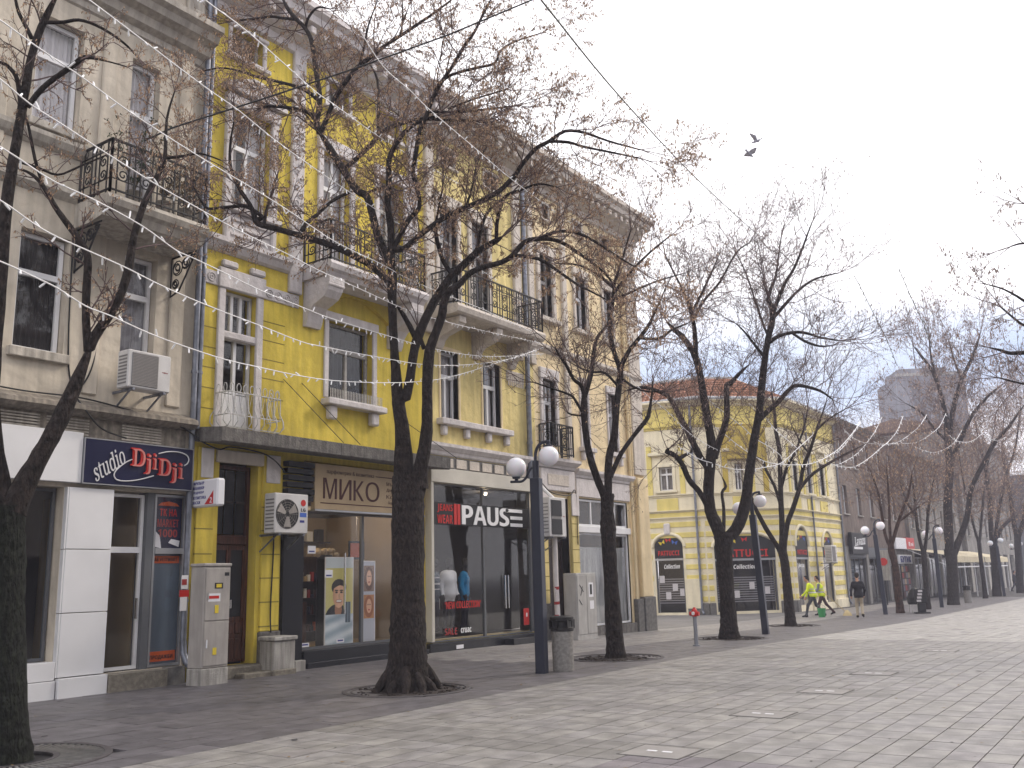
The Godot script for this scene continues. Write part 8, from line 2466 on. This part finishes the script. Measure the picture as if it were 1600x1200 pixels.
	bx(c2, "case", -0.35, 0.75, -0.05, 1.82, 0.0, 0.42, "cabinet_grey", 0.015)
	bx(c2, "door", -0.31, 0.18, 0.15, 1.76, 0.421, 0.434, "cabinet_grey", 0.006)
	bx(c2, "door", 0.20, 0.71, 0.15, 1.76, 0.421, 0.434, "cabinet_grey", 0.006)
	for q in [[0.30, 0.55, 1.15, 1.55, "sign_white", 0.435], [0.36, 0.48, 1.22, 1.50, "black", 0.438], [0.34, 0.56, 0.82, 1.05, "sign_white", 0.435]]:
		bx(c2, "sticker", q[0], q[1], q[2], q[3], q[5], q[5] + 0.0025, q[4])
	mb = MB.new()
	for q in [[-0.2, 1.5, 0.0, 1.3], [-0.15, 1.2, -0.05, 1.45], [-0.25, 1.1, -0.1, 0.95]]:
		mb.bar(Vector3(q[0], q[1], 0.436), Vector3(q[2], q[3], 0.436), 0.025, 0.003)
	put(c2, "scribble", mb, M["black"])
	# air conditioners
	ac_unit("white air conditioner with a square grille on the beige wall under the narrow window", at_wall(9.53, 5.02, 0.26), 0.84, 0.66, 0.32, "Fujitsu")
	ac_unit("white air conditioner with a round fan and red badge left of the cream perfume sign", at_wall(12.86, 2.64, 0.24), 0.86, 0.78, 0.32, "round")
	var tw := ac_unit("tall twin grille air conditioner behind the first lamp post", at_wall(22.32, 2.76, 0.42), 0.86, 1.08, 0.40, "II")
	bx(tw, "second_grille", -0.34, 0.18, 0.06, 0.48, 0.4125, 0.424, "black", 0.01)
	bx(tw, "second_grille", -0.34, 0.18, 0.56, 1.0, 0.4135, 0.425, "black", 0.01)
	mb = MB.new()
	mb.tube(pv([Vector3(0.1, 0.0, 0.2), Vector3(0.12, -1.2, 0.18), Vector3(0.14, -2.6, 0.2)]), pf(0.075, 3), 12)
	put(tw, "wrapped_pipe", mb, M["stucco"])
	for y in [-1.35, -1.75, -2.1]:
		mb = MB.new()
		mb.tube(pv([Vector3(0.125, y, 0.185), Vector3(0.13, y - 0.08, 0.187)]), pf(0.079, 2), 12)
		put(tw, "red_tape", mb, M["red_dim"])
	mb = MB.new()
	mb.tube(pv([Vector3(-0.25, 1.5, -0.1), Vector3(0.1, 1.08, 0.2)]), pf(0.05, 2), 8)
	put(tw, "duct", mb, M["pvc"])
	var pac := ac_unit("small white air conditioner between the two arches of the corner house", Vector3(-15.35, 2.05, -51.4), 0.9, 0.9, 0.38, "II")
	# hanging light box, its faces across the street
	var lb := thing("light_box_sign", "white light box sign with blue lettering and a red triangle hung beside the drainpipe", "sign", Vector3(WALL_X + 0.42, 3.08, -10.97))
	bx(lb, "box", -0.37, 0.37, 0.0, 0.50, -0.09, 0.09, "sign_white", 0.03)
	for s in [0.06, 0.44]:
		mb = MB.new()
		mb.bar(Vector3(-0.44, s, 0), Vector3(-0.36, s, 0), 0.05, 0.05)
		put(lb, "bracket", mb, M["pvc"])
	var words := ["ФРИЗЬОР", "МАНИКЮР", "ПЕДИКЮР", "КОЗМЕТИКА", "МАСАЖ"]
	for k in 5: lettering(lb, words[k], Vector3(-0.16 + (0.03 if k == 3 else 0.0) - (0.05 if k == 4 else 0.0), 0.435 - k * 0.088, 0.091), [0.30, 0.31, 0.30, 0.37, 0.22][k], 0.055, "ink_blue", 0.003)
	mb = MB.new()
	mb.prism(PackedVector2Array([Vector2(0.02, 0.04), Vector2(0.26, 0.04), Vector2(0.26, 0.28)]), 0.091, 0.094)
	put(lb, "triangle", mb, M["red"])
	lettering(lb, "2", Vector3(0.20, 0.11, 0.0945), 0.06, 0.10, "sign_white", 0.003)
	# chair wrapped in a dark cover and the picture stand
	var ch := thing("wrapped_chair", "folding chair draped with a dark coat in front of the leaning trunk", "chair", Vector3(-10.07, gy(-46.2), -46.24), 0.5)
	mb = MB.new()
	for q in [[-0.2, -0.18], [0.2, -0.18], [-0.2, 0.2], [0.2, 0.2]]: mb.tube(pv([Vector3(q[0] * 1.2, 0, q[1] * 1.2), Vector3(q[0], 0.45, q[1])]), pf(0.014, 2), 6)
	put(ch, "legs_frame", mb, M["chrome"])
	mb = MB.new()
	mb.lathe(Vector3.ZERO, [[0.30, 0.36], [0.34, 0.46], [0.33, 0.66], [0.26, 0.86], [0.16, 1.0], [0.08, 1.08], [0.0, 1.1]], 16)
	put(ch, "draped_coat", mb, M["black"])
	var st := thing("picture_stand", "black stand with small pale pictures beside the draped chair", "stand", Vector3(-9.6, gy(-45.0), -45.2), 0.35)
	bx(st, "base", -0.32, 0.32, 0.0, 0.06, -0.25, 0.25, "black", 0.015)
	bx(st, "pillar", -0.16, 0.16, 0.06, 0.45, -0.12, 0.12, "black", 0.015)
	bx(st, "board", -0.24, 0.24, 0.45, 1.05, -0.05, 0.05, "black", 0.015)
	for j in 4:
		bx(st, "picture", -0.18 + 0.03 * j, 0.0 + 0.03 * j, 0.50 + j * 0.14, 0.59 + j * 0.14, 0.052, 0.058, "curtain")
	# red fire extinguisher like can and green pail of the sweepers
	var pl := thing("green_pail", "green plastic pail on the ground between the legs of the sweepers", "pail", Vector3(-12.85, gy(-41.5), -41.45))
	mb = MB.new()
	mb.lathe(Vector3.ZERO, [[0.0, 0.0], [0.13, 0.0], [0.18, 0.36], [0.19, 0.37], [0.17, 0.36], [0.12, 0.03], [0.0, 0.03]], 18)
	put(pl, "pail", mb, M["green_plastic"])
	var ring := PackedVector3Array()
	for t in 13: ring.append(Vector3(cos(PI * t / 12.0) * 0.18, 0.36 + sin(PI * t / 12.0) * 0.16, 0))
	mb = MB.new()
	mb.tube(ring, pf(0.008, 13), 5)
	put(pl, "handle", mb, M["chrome"])

# ------------------------------------------------------------------ people: one continuous skin meshed from joined capsules
func skin_mesh(bones: Array, colors: Array, cell: float, blend: float, bands: Array = []) -> ArrayMesh:
	var lo := Vector3.INF
	var hi := -Vector3.INF
	for b in bones:
		var r: float = maxf(b[2], b[3]) + cell * 3.0
		for q in [b[0], b[1]]:
			lo = lo.min(q - Vector3.ONE * r)
			hi = hi.max(q + Vector3.ONE * r)
	var nx := int((hi.x - lo.x) / cell) + 2
	var ny := int((hi.y - lo.y) / cell) + 2
	var nz := int((hi.z - lo.z) / cell) + 2
	var d := PackedFloat32Array()
	d.resize(nx * ny * nz)
	d.fill(9.0)
	var best := d.duplicate()
	var who := PackedInt32Array()
	who.resize(nx * ny * nz)
	for b in bones:
		var a: Vector3 = b[0]
		var e: Vector3 = b[1]
		var ra: float = b[2]
		var rb: float = b[3]
		var ae := e - a
		var l2 := maxf(ae.length_squared(), 1e-6)
		var pad := Vector3.ONE * (maxf(ra, rb) + cell * 2.5)
		var p0 := ((a.min(e) - pad - lo) / cell).floor()
		var p1 := ((a.max(e) + pad - lo) / cell).ceil()
		for k in range(maxi(0, int(p0.z)), mini(nz, int(p1.z) + 1)):
			for j in range(maxi(0, int(p0.y)), mini(ny, int(p1.y) + 1)):
				for i in range(maxi(0, int(p0.x)), mini(nx, int(p1.x) + 1)):
					var p := lo + Vector3(i, j, k) * cell
					var t := clampf((p - a).dot(ae) / l2, 0.0, 1.0)
					var v := p.distance_to(a + ae * t) - lerpf(ra, rb, t)
					var id := (k * ny + j) * nx + i
					if v < best[id]:
						best[id] = v
						who[id] = b[4]
					var o := d[id]
					if o > 5.0: d[id] = v
					else:
						var h := maxf(blend - absf(o - v), 0.0) / blend
						d[id] = minf(o, v) - h * h * blend * 0.25
	var vid := PackedInt32Array()
	vid.resize(nx * ny * nz)
	vid.fill(-1)
	var mb := MB.new()
	var offs := [0, 1, nx, nx + 1, nx * ny, nx * ny + 1, nx * ny + nx, nx * ny + nx + 1]
	for k in nz - 1:
		for j in ny - 1:
			for i in nx - 1:
				var id := (k * ny + j) * nx + i
				var neg := 0
				for q in 8:
					if d[id + offs[q]] < 0.0: neg += 1
				if neg == 0 or neg == 8: continue
				var s := Vector3.ZERO
				var n := 0
				for e in [[0, 1], [2, 3], [4, 5], [6, 7], [0, 2], [1, 3], [4, 6], [5, 7], [0, 4], [1, 5], [2, 6], [3, 7]]:
					var va := d[id + offs[e[0]]]
					var vb := d[id + offs[e[1]]]
					if (va < 0.0) == (vb < 0.0): continue
					var t := va / (va - vb)
					var ca := Vector3(e[0] & 1, (e[0] >> 1) & 1, e[0] >> 2)
					var cb := Vector3(e[1] & 1, (e[1] >> 1) & 1, e[1] >> 2)
					s += ca.lerp(cb, t)
					n += 1
				vid[id] = mb.v.size()
				var pos := lo + (Vector3(i, j, k) + s / n) * cell
				mb.v.append(pos)
				var g := Vector3(d[id + 1] - d[id], d[id + nx] - d[id], d[id + nx * ny] - d[id])
				g += Vector3(d[id + offs[7]] - d[id + offs[6]], d[id + offs[7]] - d[id + offs[5]], d[id + offs[7]] - d[id + offs[3]])
				mb.n.append(g.normalized())
				mb.uv.append(Vector2.ZERO)
				var bi := id
				for q in 8:
					if best[id + offs[q]] < best[bi]: bi = id + offs[q]
				var col: Color = colors[who[bi]]
				for bd in bands:
					if pos.y > bd[0] and pos.y < bd[1] and who[bi] == bd[3]: col = bd[2]
				mb.c.append(col)
	for k in range(1, nz - 1):
		for j in range(1, ny - 1):
			for i in range(1, nx - 1):
				var id := (k * ny + j) * nx + i
				var s0 := d[id] < 0.0
				for ax in 3:
					var st: int = [1, nx, nx * ny][ax]
					if s0 == (d[id + st] < 0.0): continue
					var u: int = [nx, nx * ny, 1][ax]
					var w: int = [nx * ny, 1, nx][ax]
					var a := vid[id - u - w]
					var b := vid[id - w]
					var c := vid[id]
					var e := vid[id - u]
					if a < 0 or b < 0 or c < 0 or e < 0: continue
					if s0: mb.idx.append_array([a, c, b, a, e, c])
					else: mb.idx.append_array([a, b, c, a, c, e])
	return mb.mesh()

# joints in metres for a 1.75 m figure facing +z; +x is its left side
func body_bones(o: Dictionary) -> Array:
	var lean: float = o.get("lean", 0.0)
	var hip := Vector3(0, 0.92, 0)
	var up := Vector3(0, cos(lean), sin(lean))
	var fw := Vector3(0, -sin(lean), cos(lean))
	var chest := hip + up * 0.34
	var neck := hip + up * 0.55
	var hd: float = o.get("nod", lean * 0.6)
	var head := neck + Vector3(0, cos(hd), sin(hd)) * 0.19 + fw * 0.03
	var b := []
	b.append([hip, hip + up * 0.16, 0.135, 0.125, 1])
	b.append([hip + Vector3(0.06, 0.02, 0), hip + Vector3(-0.06, 0.02, 0), 0.13, 0.13, 1])
	b.append([hip + up * 0.12, chest, 0.13, 0.145, 1])
	b.append([chest + Vector3(0.07, 0, 0), chest + Vector3(-0.07, 0, 0), 0.135, 0.135, 1])
	b.append([chest + up * 0.12 + Vector3(0.13, 0, 0), chest + up * 0.12 + Vector3(-0.13, 0, 0), 0.085, 0.085, 1])
	b.append([neck - up * 0.04, neck + up * 0.06, 0.058, 0.052, 0])
	b.append([head, head + up * 0.06, 0.082, 0.090, 0])
	b.append([head - up * 0.04 + fw * 0.03, head - up * 0.055 + fw * 0.055, 0.055, 0.035, 0])
	b.append([head + fw * 0.085, head + fw * 0.10 - up * 0.02, 0.014, 0.016, 0])
	for s in 2:
		var sx := 1.0 if s == 0 else -1.0
		var sh := chest + up * 0.13 + Vector3(sx * 0.185, 0, 0)
		var arm: Array = o["arms"][s]   # elbow and wrist relative to the shoulder
		var el: Vector3 = sh + arm[0]
		var wr: Vector3 = sh + arm[1]
		b.append([sh, el, 0.062, 0.050, 1])
		b.append([el, wr, 0.050, 0.038, 1])
		var hdr: Vector3 = (wr - el).normalized()
		b.append([wr, wr + hdr * 0.07, 0.034, 0.038, 0])
		for f in 4: b.append([wr + hdr * 0.07 + Vector3(0, 0, 0.024 - f * 0.016), wr + hdr * (0.155 - absf(f - 1.3) * 0.012) + Vector3(-sx * 0.015, 0, 0.024 - f * 0.016), 0.011, 0.009, 0])
		b.append([wr + hdr * 0.02 + Vector3(0, 0, 0.03), wr + hdr * 0.09 + Vector3(0, 0, 0.06), 0.013, 0.010, 0])
		var leg: Array = o["legs"][s]
		var hj := hip + Vector3(sx * 0.085, -0.04, 0)
		var kn: Vector3 = leg[0]
		var an: Vector3 = leg[1]
		b.append([hj, kn, 0.092, 0.064, 2])
		b.append([kn, an, 0.064, 0.050, 2])
		var toe: Vector3 = leg[2]
		b.append([an + Vector3(0, -0.03, 0), toe, 0.045, 0.036, 3])
		b.append([an + Vector3(0, -0.04, 0), an + Vector3(0, -0.045, -0.03), 0.04, 0.04, 3])
	return b

func person(label: String, at: Vector3, turn: float, size: float, o: Dictionary) -> Node3D:
	var p := thing("person", label, "person", at, turn)
	p.scale = Vector3.ONE * size
	var bones := body_bones(o)
	var cols: Array = o["colors"]
	part(p, "body", skin_mesh(bones, cols, o.get("cell", 0.02), 0.05, o.get("bands", [])), M["figure"])
	var hb: Array = bones[6]
	var hair := []
	var fwd: Vector3 = (bones[7][0] - bones[6][0])
	var up: Vector3 = (hb[1] - hb[0]).normalized()
	var back := -Vector3(fwd.x, 0, fwd.z).normalized()
	hair.append([hb[0] + up * 0.045 + back * 0.018, hb[1] + up * 0.012 + back * 0.012, 0.092, 0.090, 0])
	hair.append([hb[0] + back * 0.045, hb[0] - up * 0.03 + back * 0.055, 0.062, 0.045, 0])
	part(p, o.get("hat", "hair"), skin_mesh(hair, [o.get("hair", Color(0.02, 0.016, 0.014))], 0.014, 0.03), M["figure"])
	if o.has("vest"):
		var v := []
		for i in 5:
			var q: Array = bones[i].duplicate()
			q[2] += 0.016
			q[3] += 0.016
			q[4] = 0
			v.append(q)
		var yel := Color(0.62, 0.74, 0.03)
		var silver := Color(0.55, 0.56, 0.55)
		var dark := Color(0.10, 0.12, 0.02)
		part(p, "vest", skin_mesh(v, [yel], 0.018, 0.05, [[1.02, 1.07, silver, 0], [1.005, 1.02, dark, 0], [1.07, 1.085, dark, 0], [1.17, 1.21, silver, 0]]), M["vest"])
	return p

func build_people() -> void:
	var skin := Color(0.42, 0.25, 0.18)
	var stand_arm := [Vector3(0.05, -0.28, -0.02), Vector3(0.06, -0.53, 0.06)]
	var w1 := {"lean": 0.34, "arms": [[Vector3(0.04, -0.26, 0.10), Vector3(0.0, -0.44, 0.30)], [Vector3(-0.05, -0.27, 0.06), Vector3(-0.02, -0.50, 0.16)]],
		"legs": [[Vector3(0.09, 0.50, 0.26), Vector3(0.09, 0.09, 0.36), Vector3(0.10, 0.035, 0.52)], [Vector3(-0.09, 0.50, -0.08), Vector3(-0.09, 0.13, -0.40), Vector3(-0.10, 0.035, -0.27)]],
		"colors": [skin, Color(0.62, 0.74, 0.03), Color(0.05, 0.052, 0.06), Color(0.02, 0.02, 0.02)], "vest": true, "hat": "knitted_hat", "hair": Color(0.015, 0.015, 0.018)}
	person("sweeper in a yellow green vest and dark hat stepping to the left, in front", Vector3(-13.20, gy(-41.6), -41.64), deg_to_rad(-73), 0.99, w1)
	var w2 := {"lean": 0.22, "arms": [[Vector3(0.04, -0.26, 0.08), Vector3(-0.05, -0.40, 0.30)], [Vector3(-0.05, -0.25, 0.10), Vector3(0.02, -0.36, 0.32)]],
		"legs": [[Vector3(0.09, 0.50, 0.16), Vector3(0.09, 0.09, 0.20), Vector3(0.10, 0.035, 0.36)], [Vector3(-0.09, 0.50, -0.16), Vector3(-0.09, 0.16, -0.46), Vector3(-0.10, 0.05, -0.34)]],
		"colors": [skin, Color(0.16, 0.165, 0.19), Color(0.05, 0.025, 0.03), Color(0.02, 0.02, 0.02)], "vest": true, "hat": "knitted_hat", "hair": Color(0.03, 0.022, 0.02)}
	person("sweeper with grey sleeves and yellow green vest holding a broom, behind", Vector3(-13.35, gy(-43.3), -43.3), deg_to_rad(-73), 0.97, w2)
	var br := thing("broom", "long handled broom trailing behind the second sweeper", "broom", Vector3(-12.5, gy(-43.0), -42.9), deg_to_rad(-73))
	var mb := MB.new()
	mb.tube(pv([Vector3(0.0, 0.16, -0.25), Vector3(0.03, 1.12, 0.72)]), pf(0.014, 2), 8)
	put(br, "handle", mb, M["broom"])
	mb = MB.new()
	mb.lathe(Vector3(0, 0, -0.3), [[0.0, 0.0], [0.20, 0.0], [0.15, 0.12], [0.04, 0.24], [0.0, 0.24]], 12)
	put(br, "head", mb, M["broom"])
	var man := {"lean": 0.02, "arms": [[Vector3(0.09, -0.27, -0.05), Vector3(0.10, -0.50, 0.06)], [Vector3(-0.08, -0.28, -0.02), Vector3(-0.02, -0.50, 0.12)]],
		"legs": [[Vector3(0.10, 0.50, 0.05), Vector3(0.11, 0.10, -0.06), Vector3(0.13, 0.035, 0.10)], [Vector3(-0.09, 0.51, 0.03), Vector3(-0.10, 0.16, -0.26), Vector3(-0.12, 0.05, -0.14)]],
		"colors": [skin, Color(0.010, 0.010, 0.012), Color(0.30, 0.255, 0.19), Color(0.012, 0.011, 0.011)], "bands": [[0.80, 0.93, Color(0.010, 0.010, 0.012), 2]]}
	person("man in a black jacket and beige trousers walking away from the camera", Vector3(-11.15, gy(-41.0), -41.1), deg_to_rad(-165), 1.01, man)
	var far := {"lean": 0.08, "cell": 0.026, "arms": [stand_arm, [Vector3(-0.05, -0.28, -0.02), Vector3(-0.06, -0.53, 0.06)]],
		"legs": [[Vector3(0.09, 0.50, 0.12), Vector3(0.09, 0.09, 0.16), Vector3(0.10, 0.035, 0.32)], [Vector3(-0.09, 0.50, -0.08), Vector3(-0.09, 0.12, -0.30), Vector3(-0.10, 0.04, -0.17)]],
		"colors": [skin, Color(0.012, 0.012, 0.016), Color(0.015, 0.015, 0.02), Color(0.012, 0.012, 0.012)]}
	person("distant walker in dark clothes near the right edge", Vector3(-11.67, gy(-90.6), -90.63), deg_to_rad(100), 0.96, far)
	# mannequins in the jeans shop
	var dress := [
		["mannequin in a striped dark sweater at the left of the jeans shop window", Color(0.06, 0.075, 0.10), 18.50],
		["mannequin in a loose white shirt in the jeans shop window", Color(0.66, 0.68, 0.72), 19.08],
		["mannequin in a bright blue shirt in the jeans shop window", Color(0.02, 0.20, 0.42), 19.72]]
	for i in 3:
		var m := thing("mannequin", dress[i][0], "mannequin", at_wall(dress[i][2], 0.41, -0.50), PI / 2 + [0.25, -0.1, 0.5][i], "mannequins in the jeans shop")
		var o := {"lean": 0.0, "arms": [[Vector3(0.07, -0.28, -0.02), Vector3(0.09, -0.50, 0.05)], [Vector3(-0.07, -0.28, -0.02), Vector3(-0.09, -0.50, 0.05)]],
			"legs": [[Vector3(0.10, 0.50, 0.03), Vector3(0.11, 0.10, 0.0), Vector3(0.12, 0.035, 0.14)], [Vector3(-0.10, 0.50, 0.0), Vector3(-0.11, 0.10, -0.03), Vector3(-0.12, 0.035, 0.12)]]}
		var bones := body_bones(o)
		if i == 1:
			for k in 5:
				bones[k][2] += 0.035
				bones[k][3] += 0.035
		var bands := []
		if i == 0: bands = [[1.02, 1.05, Color(0.55, 0.55, 0.58), 1], [1.16, 1.19, Color(0.55, 0.55, 0.58), 1], [1.30, 1.33, Color(0.4, 0.4, 0.45), 1]]
		bands.append([0.74, 0.93, dress[i][1], 2])
		part(m, "figure", skin_mesh(bones, [Color(0.05, 0.045, 0.045), dress[i][1], Color(0.012, 0.014, 0.024), Color(0.01, 0.01, 0.01)], 0.02, 0.05, bands), M["figure"])
	# two pigeons in flight
	for k in 3:
		var b := thing("bird", ["lower bird of the pair in flight with spread wings against the white sky", "upper bird of the pair in flight with raised wings against the white sky", "lone faint bird far right in the white sky"][k], "bird", [Vector3(-5.43, 9.15, -15.69), Vector3(-5.30, 9.37, -15.75), Vector3(-1.0, 12.6, -24.5)][k], [2.6, 1.2, 1.9][k], "birds in flight")
		b.rotation.x = [0.7, 0.15, 0.1][k]
		b.scale = Vector3.ONE * [0.5, 0.5, 0.6][k]
		var bb := [[Vector3(0, 0, 0.10), Vector3(0, 0, -0.08), 0.050, 0.035, 0], [Vector3(0, 0.02, 0.15), Vector3(0, 0.025, 0.17), 0.028, 0.024, 0], [Vector3(0, 0.02, 0.19), Vector3(0, 0.015, 0.21), 0.008, 0.004, 0], [Vector3(0, 0, -0.08), Vector3(0, 0, -0.20), 0.03, 0.012, 0], [Vector3(0.02, 0, -0.10), Vector3(0.05, 0, -0.22), 0.012, 0.01, 0], [Vector3(-0.02, 0, -0.10), Vector3(-0.05, 0, -0.22), 0.012, 0.01, 0]]
		part(b, "body", skin_mesh(bb, [Color(0.34, 0.34, 0.40)], 0.012, 0.03), M["figure"])
		for s in [-1.0, 1.0]:
			mb = MB.new()
			var lift := 0.10 if k == 0 else 0.22
			var w := [Vector3(s * 0.03, 0.02, 0.09), Vector3(s * 0.16, lift * 0.7, 0.13), Vector3(s * 0.36, lift, 0.02), Vector3(s * 0.34, lift * 0.95, -0.03), Vector3(s * 0.15, lift * 0.6, -0.07), Vector3(s * 0.03, 0.02, -0.06)]
			for q in range(1, 5):
				mb.tri(w[0], w[q], w[q + 1])
				mb.tri(w[0] - Vector3(0, 0.012, 0), w[q + 1] - Vector3(0, 0.006, 0), w[q] - Vector3(0, 0.006, 0))
			put(b, "wing", mb, M["bird"])
